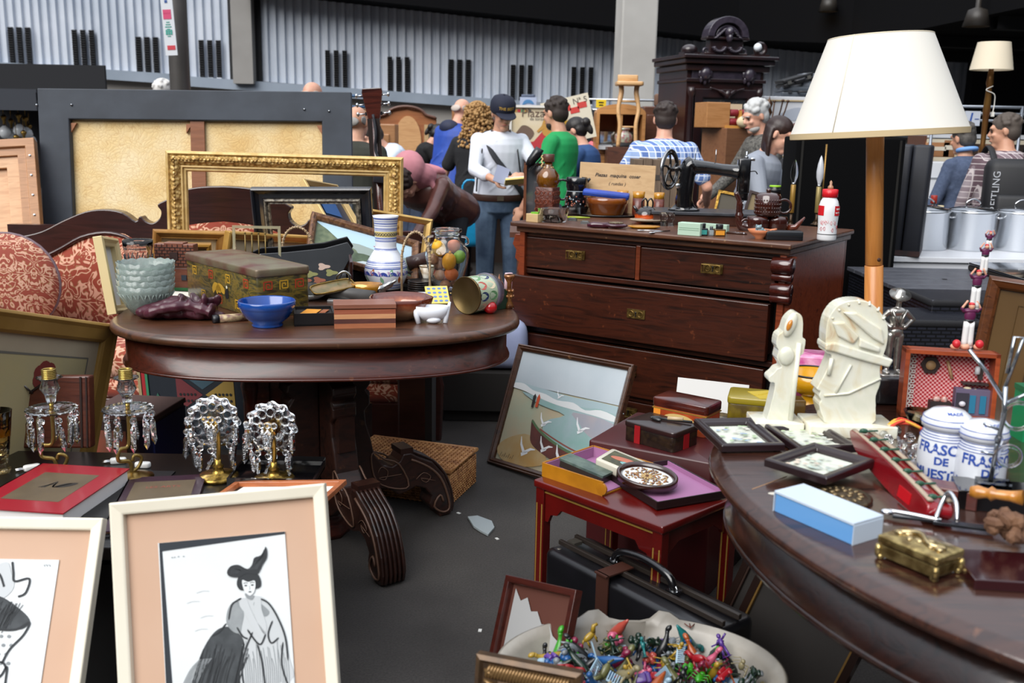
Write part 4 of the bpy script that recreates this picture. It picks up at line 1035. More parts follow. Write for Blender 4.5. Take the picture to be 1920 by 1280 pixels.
m=n_prism(top+bot[:-1]+[(-x,z)for x,z in bot[::-1]][:-1]+[(-x,z)for x,z in top[::-1]][:-1],.07,(0,0,0));m.put('crest_rail',SWOOD,SOFA,bev=.006)
m=n_tube([(-x,-.006,z)for x,z in bot]+[(x,-.006,z)for x,z in bot[::-1]],.011,6);m.put('crest_bead',SWOOD,SOFA)
Wf=425*kx
# upholstered back following the rail
m=MB();vs,fs=[],[];n=48
def lowz(x):
 x=abs(x)
 for(x0,z0_),(x1,z1_)in zip(bot,bot[1:]):
  if min(x0,x1)<=x<=max(x0,x1)and x0!=x1:return z0_+(z1_-z0_)*(x-x0)/(x1-x0)
 return bot[0][1]
for i in range(n+1):
 x=-Wf+.03+(2*Wf-.06)*i/n;zt=lowz(x)+.015
 for j in range(9):
  v_=j/8;z=.42+(zt-.42)*v_;vs.append((x,.02-.075*sin(PI*min(max(v_,.04),.98))**.5-.02*cos(x*3),z))
for i in range(n):
 for j in range(8):a_=i*9+j;fs.append((a_,a_+9,a_+10,a_+1))
m.add(vs,fs);m.put('upholstered_back',DAM,SOFA)
m=n_box((2*Wf-.05,.05,.75),(0,.06,.55));m.put('back_board',SWOOD,SOFA)
m=n_rbox((2*Wf-.22,.62,.15),.05,(0,-.33,.37),rz=.05,crown=.02);m.put('seat_cushion',DAM,SOFA,sms=0)
m=n_rbox((2*Wf-.22,.60,.10),.05,(0,-.33,.25),rz=.04);m.put('lower_cushion',DAM,SOFA)
m=n_box((2*Wf-.06,.04,.17),(0,-.62,.125));m.put('front_rail',SWOOD,SOFA,bev=.005)
for sd in(-1,1):
 x=sd*(Wf-.10)
 m=n_prism([(-.10,.04),(.10,.04),(.11,.30),(.10,.34),(.13,.42),(.14,.50),(.12,.58),(.06,.62),(0,.62),(-.06,.60),(-.10,.55)],.05,(x,-.66,0));m.put('arm_front',SWOOD,SOFA,bev=.01)
 m=n_lathe([(.0,0),(.115,.01),(.125,.03),(.125,.55),(.10,.60),(0,.60)],(x,-.04,.52),U9,n=20,sx=1,sy=1.1);m.box((.12,.58,.4),(x,-.33,.30));m.put('padded_arm',DAM,SOFA)
 for yy in(-.62,.02):m=n_cyl(.028,.05,(x,yy,0),n=12,r2=.034);m.put('foot',SWOOD,SOFA)
 # bolster standing on the left end
c=D(28,585,4.55);m=n_rbox((.42,.20,.40),.09,rz=.08);
m=n_ball((.235,.10,.22),(0,0,.20),n=24,m_=14);m.box((.2,.1,.1),(0,.02,.05))
t_=thing('damask_cushion','plump rust damask cushion with piping at the left end of the sofa','cushion',(D(5,520,4.62).x,4.66,.455));q=MB();q.ball((.25,.09,.235),(0,0,.235),n=28,m_=16);q.put('cover',damask('c89a84','9a7048','8a3826',.26,off=(.1,0,.1)),t_)
q=MB();q.tube([(.25*cos(R(a)),0,.235+.235*sin(R(a)))for a in range(0,360,12)],.007,6,True);q.put('piping',mat('6d5a62',.6),t_)
# ---- gold ornate frame
def goldmat():
 mm,t,b=newmat('carved_gilding');co=coords(t)
 v=N(t,'TexVoronoi');SI(v,'Scale',55);t.links.new(co,v.inputs[0])
 c=ramp(t,v.outputs[0],[(.0,'dfc389'),(.45,'c9a561'),(.8,'8a6834')]);t.links.new(c,b.inputs['Base Color'])
 SI(b,'Metallic',.25);SI(b,'Roughness',.42);bump(t,b,v.outputs[0],.8,.01);return mm
GOLDC=goldmat();GOLDP=mat('d6b87c',.42,.2,col2='bf9c5c',sc=20)
Mx,W_,H_=rect((330,283),(773,296),(754,545),(320,540),'y',4.66)
t_=thing('ornate_gold_frame','wide empty carved gold picture frame standing before the big canvas','frame',mw=Mx)
m=n_frame(W_,H_,[(0,0),(0,.03),(.012,.04),(.018,.03),(.018,0)]);m.put('outer_edge',GOLDP,t_)
m=n_frame(W_-.036,H_-.036,[(0,0),(0,.03),(.012,.042),(.03,.04),(.048,.024),(.048,0)],z0=.018);m.put('carved_moulding',GOLDC,t_)
m=n_frame(W_-.13,H_-.13,[(0,0),(0,.024),(.008,.026),(.012,.016),(.022,.018),(.028,.010),(.028,0)],z0=.065);m.put('inner_moulding',GOLDP,t_)
m=MB()
for i in range(64):
 for zz_ in(.038,H_-.038):m.ball((.007,.006,.006),(-W_/2+.03+(W_-.06)*i/63,-.043,zz_),n=6,m_=5)
for i in range(34):
 for xx in(-W_/2+.038,W_/2-.038):m.ball((.006,.006,.007),(xx,-.043,.03+(H_-.06)*i/33),n=6,m_=5)
tag(m.put('bead_ornament',GOLDC,t_),kind='stuff')
# ---- black double frame
Mx,W_,H_=rect((478,350),(703,350),(706,520),(489,520),'y',4.42)
BFR=mat('15171c',.3,coat=.5,col2='22262e',sc=8);
t_=thing('black_picture_frame','empty black moulded picture frame with silvery inner edge beside the vase','frame',mw=Mx)
m=n_frame(W_,H_,[(0,0),(0,.035),(.006,.04),(.012,.035),(.016,.02),(.03,.012),(.045,.014),(.05,.012),(.05,0)]);m.put('outer_moulding',BFR,t_)
m=n_frame(W_-.10,H_-.10,[(0,0),(0,.022),(.008,.026),(.016,.016),(.022,.018),(.024,.006),(.024,0)],z0=.05);m.put('inner_moulding',mat('2a211b',.4,.2,col2='8d8576',sc=70),t_)
# ---- tall pale gold frame standing left behind the glass bowls
Mx,W_,H_=rect((236,455),(420,452),(395,612),(203,600),'y',3.95)
_a,_b=G(207,590,TBZ),G(262,546,TBZ);Mx=TL_(_a)@RZ_(math.atan2(_b.y-_a.y,_b.x-_a.x))@RX_(R(-9))@RY_(R(9))@TL_((.11,0,.0));W_,H_=.22,.27
picture('pale_gold_frame','pale gold picture frame with white mat behind the stacked glass bowls','picture',(Mx,W_,H_),[(0,-.01),(0,.02),(.01,.024),(.018,.014),(.03,.012),(.03,-.01)],mat('d9c493',.4,.3),mat('c8c8c6',.7))
# ---- gilt frames with linen mats behind the tin box
LIN=mat('c6b494',.8,col2='bba886',sc=60)
picture('gold_frame_linen','gilt wooden frame with plain linen mat behind the carved wooden piece','picture',rect((276,430),(412,434),(415,540),(282,540),'y',4.25),[(0,-.01),(0,.022),(.008,.026),(.02,.018),(.03,.010),(.034,.012),(.036,-.01)],mat('9c6a32',.35,.4,col2='c2914c',sc=9),LIN)
picture('gold_frame_cream','gilt frame with cream mat seen through the clear acrylic stand','picture',rect((404,434),(590,445),(590,540),(408,540),'y',4.18),[(0,-.01),(0,.022),(.008,.026),(.02,.018),(.03,.010),(.034,.012),(.036,-.01)],mat('c08c3e',.3,.5,col2='dcb266',sc=9),mat('d8c39e',.8))
picture('slim_gold_frame','slim dark gold frame directly behind the carved wooden piece','picture',rect((300,455),(400,456),(400,545),(302,545),'y',4.1),[(0,-.01),(0,.016),(.01,.02),(.02,.010),(.02,-.01)],mat('a5772f',.35,.5),mat('8a7350',.8))
t_=thing('dark_bench','narrow dark bench between sofa and oval table holding up the gilt frames','bench',(-.93,4.19,0));m=n_box((1.25,.26,.025),(0,0,.79));m.put('top',mat('120c0a',.8),t_)
for sx in(-1,1):m=n_box((.03,.22,.78),(sx*.58,0,.39));m.put('leg',mat('120c0a',.8),t_)
# small gold frames right of the black frame
picture('small_gold_frame','small gold frame with a blue patch seen inside the black frame','picture',rect((645,388),(702,396),(697,470),(636,466),'y',4.6),[(0,-.01),(0,.02),(.01,.024),(.026,.008),(.026,-.01)],mat('d3b57c',.35,.4),[mat('26324a',.5),mat('2f5f9c',.5)],lambda m,w_,h_,q,y:m.flat([(-w_*.3,q+h_*.55),(w_*.2,q+h_*.5),(w_*.25,q+h_*.85),(-w_*.25,q+h_*.9)],y,1))
picture('empty_gold_frame','empty plain gold frame slanting between the vase and the leather jacket','frame',rect((672,388),(806,411),(798,500),(664,480),'y',4.5),[(0,-.01),(0,.02),(.01,.026),(.026,.012),(.03,-.01)],mat('cfae6c',.32,.5,col2='a67f3d',sc=8),None,back=False)
# ---- landscape painting leaning behind the vase
def landscape(m,w_,h_,q,y):
 P_=lambda pts:[(w_*(u-.5),q+h_*v_)for u,v_ in pts]
 m.flat(P_([(0,.45),(1,.45),(1,1),(0,1)]),y,1);m.flat(P_([(0,.3),(0,.62),(.2,.55),(.45,.62),(.7,.55),(1,.6),(1,.3)]),y-.0005,2)
 m.flat(P_([(0,.15),(0,.95),(.12,.80),(.26,.55),(.42,.42),(.5,.15)]),y-.001,3);m.flat(P_([(0,0),(1,0),(1,.35),(.8,.32),(.5,.36),(.2,.25),(0,.3)]),y-.0015,4)
 m.flat(P_([(.38,.0),(.5,.14),(.72,.18),(.95,.06),(1,0)]),y-.002,5)
PF=mat('4e2e1c',.4,.1,col2='7a5434',sc=60,bmp=.4)
picture('landscape_painting','small landscape painting in carved brown frame leaning behind the blue and white vase','painting',rect((603,408),(803,464),(782,534),(572,478),'y',3.98),[(0,-.01),(0,.018),(.008,.024),(.02,.018),(.028,.008),(.03,-.01)],PF,[mat('6d8290',.6),mat('a9c4d3',.6),mat('8a9690',.7),mat('4a5842',.7,col2='6a7458',sc=30),mat('54644c',.7,col2='3e4a38',sc=25),mat('b7c3c4',.6)],landscape)
# ---- guitar
a=D(728,560,5.15);b_=D(697,165,5.15)
d=(b_-a);L=d.length;Zx=d.normalized();Xx=V((0,1,0)).cross(Zx).normalized();Yx=Zx.cross(Xx)
Mx=BM(Xx,Yx,Zx);Mx.translation=a
t_=thing('guitar','dark brown guitar standing upright, headstock above the gold frame','guitar',mw=Mx)
GW=wood('2b0f0b','4a1f16',.2,c3='200b08',coat=.7);kk=KP(D(700,260,5.15))
m=n_prism([(-.030,L-.155),(.030,L-.155),(.052,L-.02),(.048,L),(-.048,L),(-.052,L-.02)],.018,(0,-.01,0));m.put('headstock',GW,t_,bev=.004)
m=n_tube([(0,0,.12),(0,0,.3),(0,0,L-.15)],[.045,.040,.034],14,flat=.7);m.put('neck',GW,t_)
m=n_box((.062,.008,L-.35),(0,-.028,.2+(L-.35)/2));m.put('fretboard',mat('1a0d0a',.4),t_)
body=[(0,.18),(.10,.16),(.14,.08),(.12,-.02),(.11,-.08),(.16,-.18),(.19,-.28),(.15,-.38),(.06,-.42)];body=[(x,z+.0)for x,z in body]
m=n_prism(smooth(body+[(-x,z)for x,z in body[::-1]],3,True),.10,(0,-.06,.15));m.put('body',GW,t_,bev=.008)
for i in range(3):
 for sx in(-1,1):
  z=L-.035-i*.045;m=n_rod((sx*.045,.0,z),(sx*.075,.0,z),.004);m.ball((.008,.010,.012),(sx*.08,0,z),n=8,m_=6);m.box((.025,.012,.018),(sx*.032,.012,z));m.put('tuning_peg',CHROME,t_)
m=n_tube(smooth([(.0,-.03,L-.13),(.01,-.045,L-.22),(.0,-.04,L-.30),(.02,-.05,L-.36)],4),.008,6);m.rbox((.075,.05,.10),.01,(.02,-.045,L-.42),(0,R(8),0));m.put('black_strap',mat('14161f',.6),t_)
# ---- oval table with scrolled feet
tc_=V((-.675,3.46,0));TAB=thing('oval_table','dark mahogany oval table with deep apron and carved scroll feet','table',tc_,rz=R(7))
def sup(a,b_,n_=2.5,k_=72):
 o=[]
 for i in range(k_):
  t=2*PI*i/k_;c_,s_=cos(t),sin(t);o.append((a*abs(c_)**(2/n_)*(1 if c_>=0 else-1),b_*abs(s_)**(2/n_)*(1 if s_>=0 else-1)))
 return o
def ovalsolid(m,rings,n_=2.5,k_=72):
 vs,fs=[],[]
 for(a,b_,z)in rings:vs+=[(x,y,z)for x,y in sup(a,b_,n_,k_)]
 for i in range(len(rings)-1):
  for j in range(k_):fs.append((i*k_+j,i*k_+(j+1)%k_,(i+1)*k_+(j+1)%k_,(i+1)*k_+j))
 fs+=[tuple(range(k_))[::-1],tuple((len(rings)-1)*k_+j for j in range(k_))]
 m.add(vs,fs)
A,B=.70,.462
TW=wood('2a100a','4a1d12',.28,c3='1c0a06',coat=.25,worn='623822')
TWT=wood('36200f','4f2e1c',.38,c3='241309',coat=.35,worn='6a4a32')
m=MB();ovalsolid(m,[(A-.02,B-.02,TBZ-.035),(A-.004,B-.004,TBZ-.030),(A,B,TBZ-.020),(A-.003,B-.003,TBZ-.008),(A-.012,B-.012,TBZ-.001),(A-.02,B-.02,TBZ)]);
m.put('tabletop',TWT,TAB)
m=MB();ovalsolid(m,[(A-.05,B-.05,TBZ-.142),(A-.038,B-.038,TBZ-.140),(A-.036,B-.036,TBZ-.132),(A-.045,B-.045,TBZ-.125),(A-.045,B-.045,TBZ-.034)]);m.put('apron',TW,TAB)
m=MB();ovalsolid(m,[(A-.042,B-.042,TBZ-.146),(A-.034,B-.034,TBZ-.143),(A-.034,B-.034,TBZ-.137),(A-.044,B-.044,TBZ-.133)]);m.put('apron_bead',TW,TAB)
m=n_box((.34,.26,.50),(-.10,.04,.40));
for xx in(-.20,-.10,0):m.box((.05,.02,.40),(xx,-.10,.40))
m.put('pedestal',TW,TAB,bev=.01)
for(xx,yy)in((-.24,-.09),(.06,-.09),(.10,.10),(-.24,.16)):
 m=n_lathe([(.055,.10),(.06,.12),(.035,.15),(.03,.17),(.042,.22),(.03,.28),(.026,.5),(.036,.56),(.028,.6),(.045,.64),(.045,.67)],(xx,yy,0),n=8);m.put('pedestal_post',TW,TAB)
m=n_lathe([(.11,.0),(.115,.02),(.10,.04),(.105,.06),(.10,.09),(.07,.11)],(-.02,-.05,0),n=8);m.put('pedestal_foot',TW,TAB)
prof=[(.04,.60),(.12,.60),(.15,.585),(.155,.56),(.135,.535),(.15,.51),(.15,.48),(.13,.46),(.135,.41),(.15,.36),(.165,.29),(.20,.245),(.235,.235),(.265,.25),(.28,.275),(.31,.275),(.34,.255),(.40,.225),(.45,.165),(.478,.10),(.488,.04),(.480,.005),(.43,.0),(.425,.03),(.40,.035),(.385,.06),(.395,.09),(.37,.125),(.33,.14),(.29,.125),(.26,.12),(.22,.15),(.17,.16),(.13,.13),(.09,.11),(.04,.10)]
FW=wood('150906','2c140c',.42,c3='0e0504',coat=.2,worn='452a18')
pc=V((-.65,3.37,0))-tc_;pc=MX.Rotation(-R(7),3,'Z')@pc
for ang in(-54,32,126,212):
 Tm=TL_(pc)@RZ_(R(ang-7))
 m=MB();m.T=Tm;m.prism(prof,.09,(0,-.045,0));leg=m.put('scroll_leg',FW,TAB,bev=.006)
 m=MB();m.T=Tm
 for sy in(-1,1):
  y=sy*.0475
  m.tube(smooth([(x,y,z)for x,z in((.16,.30),(.20,.27),(.26,.24),(.30,.15),(.24,.15),(.17,.19),(.15,.27))],3,True),.0035,5,True)
  m.tube(smooth([(x,y,z)for x,z in((.31,.25),(.38,.21),(.43,.16),(.46,.09),(.47,.03),(.44,.02),(.405,.05),(.43,.09),(.445,.06))],3),.0045,5)
  m.tube(smooth([(x,y,z)for x,z in((.175,.22),(.19,.24),(.215,.22),(.205,.19),(.18,.2),(.23,.2),(.27,.2))],3),.0018,4)
  m.tube(smooth([(x,y,z)for x,z in((.33,.17),(.36,.19),(.39,.17),(.37,.15),(.35,.17),(.41,.15))],3),.0018,4)
 m.put('carved_line',mat('5a4032',.5),leg)
 m=MB();m.T=Tm
 for dy in(-.032,-.016,0,.016,.032):m.tube(smooth([(x,dy,z+.003)for x,z in((.32,.272),(.36,.25),(.41,.22),(.455,.165),(.482,.10),(.492,.04),(.486,.008))],3),.0055,6)
 m.box((.05,.082,.02),(.295,0,.283));m.cyl(.02,.084,(.13,-.042,.52),(R(-90),0,0),n=14);m.box((.03,.06,.12),(.148,0,.42));m.put('ridges',FW,leg)
 # ---- things seen beneath the table
Mx,W_,H_=rect((268,672),(515,672),(515,845),(272,838),'y',3.98)
t_=thing('games_board','painted games board with stars leaning against the sofa under the table','games board',mw=Mx)
m=n_box((W_,.02,H_),(0,.01,H_/2));m.put('panel',mat('101720',.35,coat=.4),t_)
m=MB();P_=lambda u,v_:((u-.5)*W_,v_*H_)
m.mi=0;m.flat([P_(.30,.82),P_(.30,.40),P_(.5,.6)],-.002);m.mi=1;m.flat([P_(.74,.82),P_(.74,.40),P_(.52,.6)],-.002);m.mi=2;m.flat([P_(.32,.86),P_(.72,.86),P_(.5,.66)],-.002);m.flat([P_(.5,.56),P_(.74,.36),P_(.74,.05),P_(.62,.15)],-.002)
def star(cx,cz,r_,mi):
 pts=[]
 for i in range(12):a_=R(i*30+90);rr=r_ if i%2==0 else r_*.55;pts.append((P_(cx,cz)[0]+rr*cos(a_),P_(cx,cz)[1]+rr*sin(a_)))
 m.flat(pts,-.003,mi)
star(.15,.5,.045,3);star(.86,.48,.045,3);star(.52,.9,.035,4);star(.82,.08,.04,5)
m.mi=6
for q,(u0,v0,du,dv)in enumerate(((.33,.5,.03,.0),(.6,.5,.03,0))):
 for i in range(5):
  for j in range(4):m.flat([(P_(u0+i*.028,v0+(j-1.5)*.07)[0]+.006*cos(R(a_)),P_(0,v0+(j-1.5)*.07)[1]+.006*sin(R(a_)))for a_ in range(0,360,45)],-.004)
for i in range(4):
 for j in range(5):m.flat([(P_(.60+i*.033,.08+j*.075)[0]+.008*cos(R(a_)),P_(0,.08+j*.075)[1]+.008*sin(R(a_)))for a_ in range(0,360,45)],-.004)
m.put('painted_pattern',[mat('5a1f24',.5),mat('8a7030',.5),mat('2c4450',.5),mat('24503f',.5),mat('8a2848',.5),mat('8a3a20',.5),mat('0c0d10',.5)],t_)
m=n_box((.016,.026,H_),(-W_/2+.03,.008,H_/2));m.mi=1;m.box((.012,.026,H_),(-W_/2+.045,.008,H_/2));m.mi=2;m.box((.014,.026,H_),(-W_/2+.01,.008,H_/2));m.put('edge_stripes',[mat('8c1c22',.4),mat('2a6a4a',.5),mat('8a7a58',.5)],t_)
Mx,w_=edge((165,900),(300,905),.02);c=D(250,800,3.35)
t_=thing('dark_game_box','dark blue and brown box with its lid standing beneath the oval table','box',(D(252,800,3.4).x,3.42,.25),rz=R(-6))
m=n_box((.25,.25,.19),base=1);m.put('body',mat('2a1712',.5),t_,bev=.004);m=n_box((.26,.26,.02),(0,0,.19),base=1);m.put('lid',mat('4a332f',.6),t_,bev=.004)
m=n_box((.06,.252,.18),(.097,.001,.09));m.put('blue_side',mat('121b48',.5),t_);m=n_box((.13,.01,.12),(-.04,-.122,.09));m.put('picture_panel',mat('5a3a2a',.6,col2='7a3a26',sc=14),t_)
m=n_box((.27,.27,.25),base=1);solo(m,'dark_plinth','dark low plinth carrying the blue and brown box under the table','plinth',mat('080606',.8),(D(252,800,3.4).x,3.42,0),rz=R(-6))
# ---- wicker basket
BK=thing('wicker_basket','rectangular woven wicker basket with lid on the asphalt','basket',(-.232,3.675,0),rz=math.atan2(.257,.084)-PI/2+0)
def wicker():
 mm,t,b=newmat('woven_wicker');co=coords(t)
 w1=N(t,'TexWave',wave_type='BANDS',bands_direction='Z');SI(w1,'Scale',42);SI(w1,'Distortion',1.5);SI(w1,'Detail',1)
 n=N(t,'TexNoise');SI(n,'Scale',30);t.links.new(co,w1.inputs[0]);t.links.new(co,n.inputs[0])
 t.links.new(ramp(t,n.outputs[0],[(.3,'8a5730'),(.5,'a97442'),(.7,'c08c56')]),b.inputs['Base Color']);SI(b,'Roughness',.55);return mm
WK=wicker();bw,bd,bh=.46,.285,.125
def weave(m,w_,h_,T,nv,nh,rr=.0035):
 o=m.T;m.T=o@T
 for j in range(nh):
  z=h_*(j+.5)/nh
  m.tube([(w_*i/(nv*2),(.0035 if(i+j)%2 else-.0035),z)for i in range(nv*2+1)],rr,5)
 for i in range(nv+1):m.tube([(w_*i/nv,0,0),(w_*i/nv,0,h_)],rr*1.1,5)
 m.T=o
m=n_box((bw-.01,bd-.01,bh-.004),(-bw/2,bd/2,bh/2));weave(m,bw,bh,TL_((-bw,0,0)),22,12);weave(m,bd,bh,TL_((0,0,0))@RZ_(PI/2),14,12);weave(m,bd,bh,TL_((-bw,0,0))@RZ_(PI/2),14,12);m.put('woven_body',WK,BK)
m=n_box((bw+.0,bd,.01),(-bw/2,bd/2,bh+.012));weave(m,bw+.01,bd,TL_((-bw-.005,0,bh+.020))@RX_(-PI/2),26,26,.004);lid=m.put('lid',WK,BK)
m=n_tube([(-bw-.005,-.005,bh+.018),(.005,-.005,bh+.018),(.005,bd+.005,bh+.018),(-bw-.005,bd+.005,bh+.018)],.009,8,True);m.tube([(-bw,0,bh-.006),(0,0,bh-.006),(0,bd,bh-.006),(-bw,bd,bh-.006)],.006,8,True);m.put('braided_rim',WK,lid)
m=n_box((.10,.05,.004),(-.26,-.004,bh+.004),(R(-10),0,0));m.put('grey_clasp',mat('555a5e',.5),BK)
# ---- white cloth bundle between sofa and dresser
p=D(905,755,4.75);m=n_rbox((.44,.40,.26),.06,(0,0,.13),rz=.06,n=6);
t_=thing('white_bundle','white cloth covered bundle lying on a low dark crate between sofa and dresser','cloth bundle',(D(908,720,4.95).x,5.02,.26));m.put('cloth',mat('9aa3c0',.9,col2='8f98b8',sc=5,bmp=.5),t_,sub=1)
m=n_box((.46,.44,.20),(0,0,.16));m.box((.40,.38,.06),(0,0,.03));solo(m,'low_crate','low dark crate under the white cloth bundle','crate',mat('17130f',.8),(D(908,720,4.95).x,5.02,0),bev=.004)
# ---- seascape painting
def seascape(m,w_,h_,q,y):
 P_=lambda pts:[(w_*(u-.5),q+h_*v_)for u,v_ in pts]
 m.mi=8;m.flat(P_([(0,.70),(1,.70),(1,1),(0,1)]),y) # sky
 m.flat(P_(smooth([(0,.72),(.3,.70),(.6,.685),(1,.69),(1,.60),(.6,.62),(.3,.64),(0,.68)],2)),y-.0003,1)
 m.flat(P_(smooth([(.1,.64),(.45,.60),(1,.62),(1,.30),(.8,.16),(.6,.12),(.45,.25),(.38,.42),(.55,.52),(.3,.56)],3,True)),y-.0005,2)
 m.flat(P_(smooth([(.62,.56),(1,.54),(1,.36),(.8,.40),(.7,.48)],3,True)),y-.0007,9)
 m.flat(P_(smooth([(0,.70),(.1,.71),(.2,.67),(.33,.66),(.45,.63),(.6,.64),(.72,.60),(.85,.63),(1,.60),(1,.56),(.85,.57),(.65,.58),(.45,.59),(.25,.62),(.1,.65),(0,.66)],3,True)),y-.0009,3)
 m.flat(P_(smooth([(.1,.22),(.3,.28),(.5,.1),(.3,0),(.1,.0),(0,.1)],3,True)),y-.0011,10)
 m.flat(P_(smooth([(.27,.42),(.36,.33),(.52,.26),(.70,.22),(.88,.235),(.84,.16),(.78,.10),(.6,.11),(.42,.16),(.31,.22),(.28,.32)],4,True)),y-.0013,4)
 m.stroke(P_(smooth([(.27,.41),(.36,.34),(.52,.27),(.70,.225),(.88,.235)],4)),.011,y-.0016,5)
 m.stroke(P_(smooth([(.36,.355),(.52,.30),(.72,.25),(.86,.25)],4)),.006,y-.0017,6)
 for(u,v_,s_)in((.72,.42,.9),(.27,.12,1.1),(.44,.19,.9),(.62,.12,1.2),(.38,.40,.8),(.46,.66,.45)):
  for pts in([(u,v_),(u-.04*s_,v_+.06*s_),(u-.055*s_,v_+.12*s_)],[(u,v_),(u+.05*s_,v_+.04*s_),(u+.09*s_,v_+.045*s_)],[(u-.02*s_,v_-.02*s_),(u+.03*s_,v_+.01*s_)]):
   m.stroke(P_(pts),[.014*s_,.010*s_,.003][:len(pts)],y-.0019,7)
 m.flat(P_([(.225,.52),(.245,.52),(.25,.62),(.235,.645),(.22,.62)]),y-.0019,11);m.flat(P_([(.262,.53),(.285,.53),(.29,.62),(.272,.65),(.26,.61)]),y-.0019,12)
 for i in range(7):m.stroke(P_([(.05+.02*i,.035),(.06+.02*i,.075-.02*(i%2))]),.002,y-.002,11)
sea_m=[mat('b7a88c',.6,col2='a8b39c',sc=5),mat('9fb3b8',.6),mat('86aaa4',.6,col2='9cb0b4',sc=9),mat('d5d8d8',.6),mat('6a3a34',.6,col2='4a2f2c',sc=12),mat('56704f',.6),mat('8a4a40',.6),mat('e4e6e8',.6),mat('b3bcc2',.6,col2='a9b4bb',sc=4),mat('a8a0a4',.6,col2='9a9ca6',sc=10),mat('b08a50',.6,col2='b5a27c',sc=8),mat('2e2a2a',.6),mat('c4502e',.6)]
Rs=rect((962,643),(1175,682),(1128,932),(916,867),'z',.0)
picture('seascape_painting','framed seascape with red boat and gulls leaning against the dresser','painting',Rs,[(0,-.015),(0,.012),(.006,.018),(.012,.012),(.016,.016),(.028,.006),(.030,-.015)],wood('2a160e','4a2c1a',.3,c3='1b0e09',coat=.4,worn='8a6038'),sea_m,seascape)
# ---- dresser
FLc=V((-.011,4.924,0));FRc=V((1.142,4.127,0));dx=(FRc-FLc);DW=dx.length;dx.normalize();dy=ZV.cross(dx)
DM=BM(dx,dy,ZV);DM.translation=FLc+dy*.03
DR=thing('mahogany_dresser','wide dark mahogany dresser with brass lock plates and slightly open drawers','dresser',mw=DM)
DD=.86;DZ=1.0
DRW=wood('1d0a04','3a170a',.33,c3='120502',coat=.2,worn='5a2c16');DRS=wood('5c2411','783419',.35,c3='45180c',coat=.15)  # side wood coloured brighter than the fronts, painting that side as lit
m=n_box((DW+.02,DD+.03,.022),(DW/2,DD/2-.02,DZ-.011));m.box((DW-.01,DD,.03),(DW/2,DD/2,DZ-.036));m.put('top',wood('3a1f12','5a3520',.45,c3='2a150c',coat=.2,worn='8a6a48'),DR,bev=.006)
m=n_box((.03,DD-.02,DZ-.05),(.035,DD/2,(DZ-.05)/2));m.box((.03,DD-.02,DZ-.05),(DW-.035,DD/2,(DZ-.05)/2));m.box((DW-.04,.02,DZ-.05),(DW/2,DD-.03,(DZ-.05)/2));m.put('carcass',DRS,DR,bev=.003)
m=n_box((DW-.1,.40,DZ-.12),(DW/2,.30,(DZ-.05)/2));m.put('inner_case',mat('0a0503',.9),DR)
for z in(.755,.465,.20,.94):m=n_box((DW-.08,.04,.022),(DW/2,.05,z));m.put('rail',DRW,DR,bev=.002)
m=n_box((DW-.02,.05,.06),(DW/2,.06,.03));m.put('plinth',DRW,DR,bev=.004)
BRP=mat('8d7440',.35,.8,col2='5d4722',sc=50)
def drawer(x0,x1,z0,z1,pull,lab=None,kx_=(.5,)):
 m=n_box((x1-x0,.035,z1-z0),((x0+x1)/2,.045-pull,(z0+z1)/2));m.box((x1-x0-.03,.30,z1-z0-.03),((x0+x1)/2,.2-pull,(z0+z1)/2));d_=m.put('drawer',DRW,DR,bev=.004)
 for f in kx_:
  x,z,y=x0+(x1-x0)*f,(z0+z1)/2+.01,.0265-pull
  m=n_box((.092,.006,.042),(x,y-.002,z));m.frame(.092,.042,[(0,0),(0,.003),(.004,.004),(.006,0)],x0=x-.046,z0=z-.021)
  pl=m.put('lock_plate',BRP,d_);pl.location=(0,0,0)
  m=n_cyl(.0045,.004,(x,y-.005,z+.006),U9,n=10);m.box((.004,.004,.018),(x,y-.006,z-.004));m.put('keyhole',BLACK,pl)
  m=n_torus(.013,.0022,(x-.024,y-.006,z),U9,16,5);m.torus(.013,.0022,(x+.024,y-.006,z),U9,16,5);m.put('engraved_ring',BRP,pl)
 return d_
drawer(.03,DW*.47,.775,.925,.0);drawer(DW*.49,DW-.07,.775,.925,.0,kx_=(.56,))
m=n_box((.022,.03,.16),(DW*.48,.04,.85));m.put('drawer_divider',wood('4a1f10','6a3018',.3),DR,bev=.003)
drawer(-.005,DW-.075,.485,.735,.045,kx_=(.53,));drawer(-.005,DW-.085,.215,.445,.02);drawer(.01,DW-.09,.06,.185,.0)
for x in(.0,):
 m=n_prism([(-.035,.93),(0,.93),(0,.70),(-.012,.70),(-.006,.73),(-.02,.75),(-.012,.79),(-.035,.81),(-.028,.85),(-.05,.88)],.03,(0,.05,0));m.put('side_scroll',DRS,DR,bev=.003)
m=n_box((.055,.06,.36),(DW-.02,.03,.38));m.box((.05,.05,.94),(DW-.02,.05,.47));pil=m.put('corner_pilaster',DRS,DR,bev=.006)
cx_=DW+.0
for(z,r_)in((.905,.036),(.855,.018),(.80,.030),(.765,.022)):
 m=n_cyl(r_,.085,(cx_-.03,-.0,z),(0,R(90),0),n=16,c=1);m.put('corbel_roll',wood('2a0c08','43170f',.15,coat=.9),pil)
 # ===== THINGS ON THE OVAL TABLE
Z=TBZ
def basebox(A,B,z,depth):
 """matrix at centre of a box whose front base edge is A-B; returns matrix, width"""
 M_,w_=edge(A,B,z);M_=M_@TL_((w_/2,depth/2,0));return M_,w_
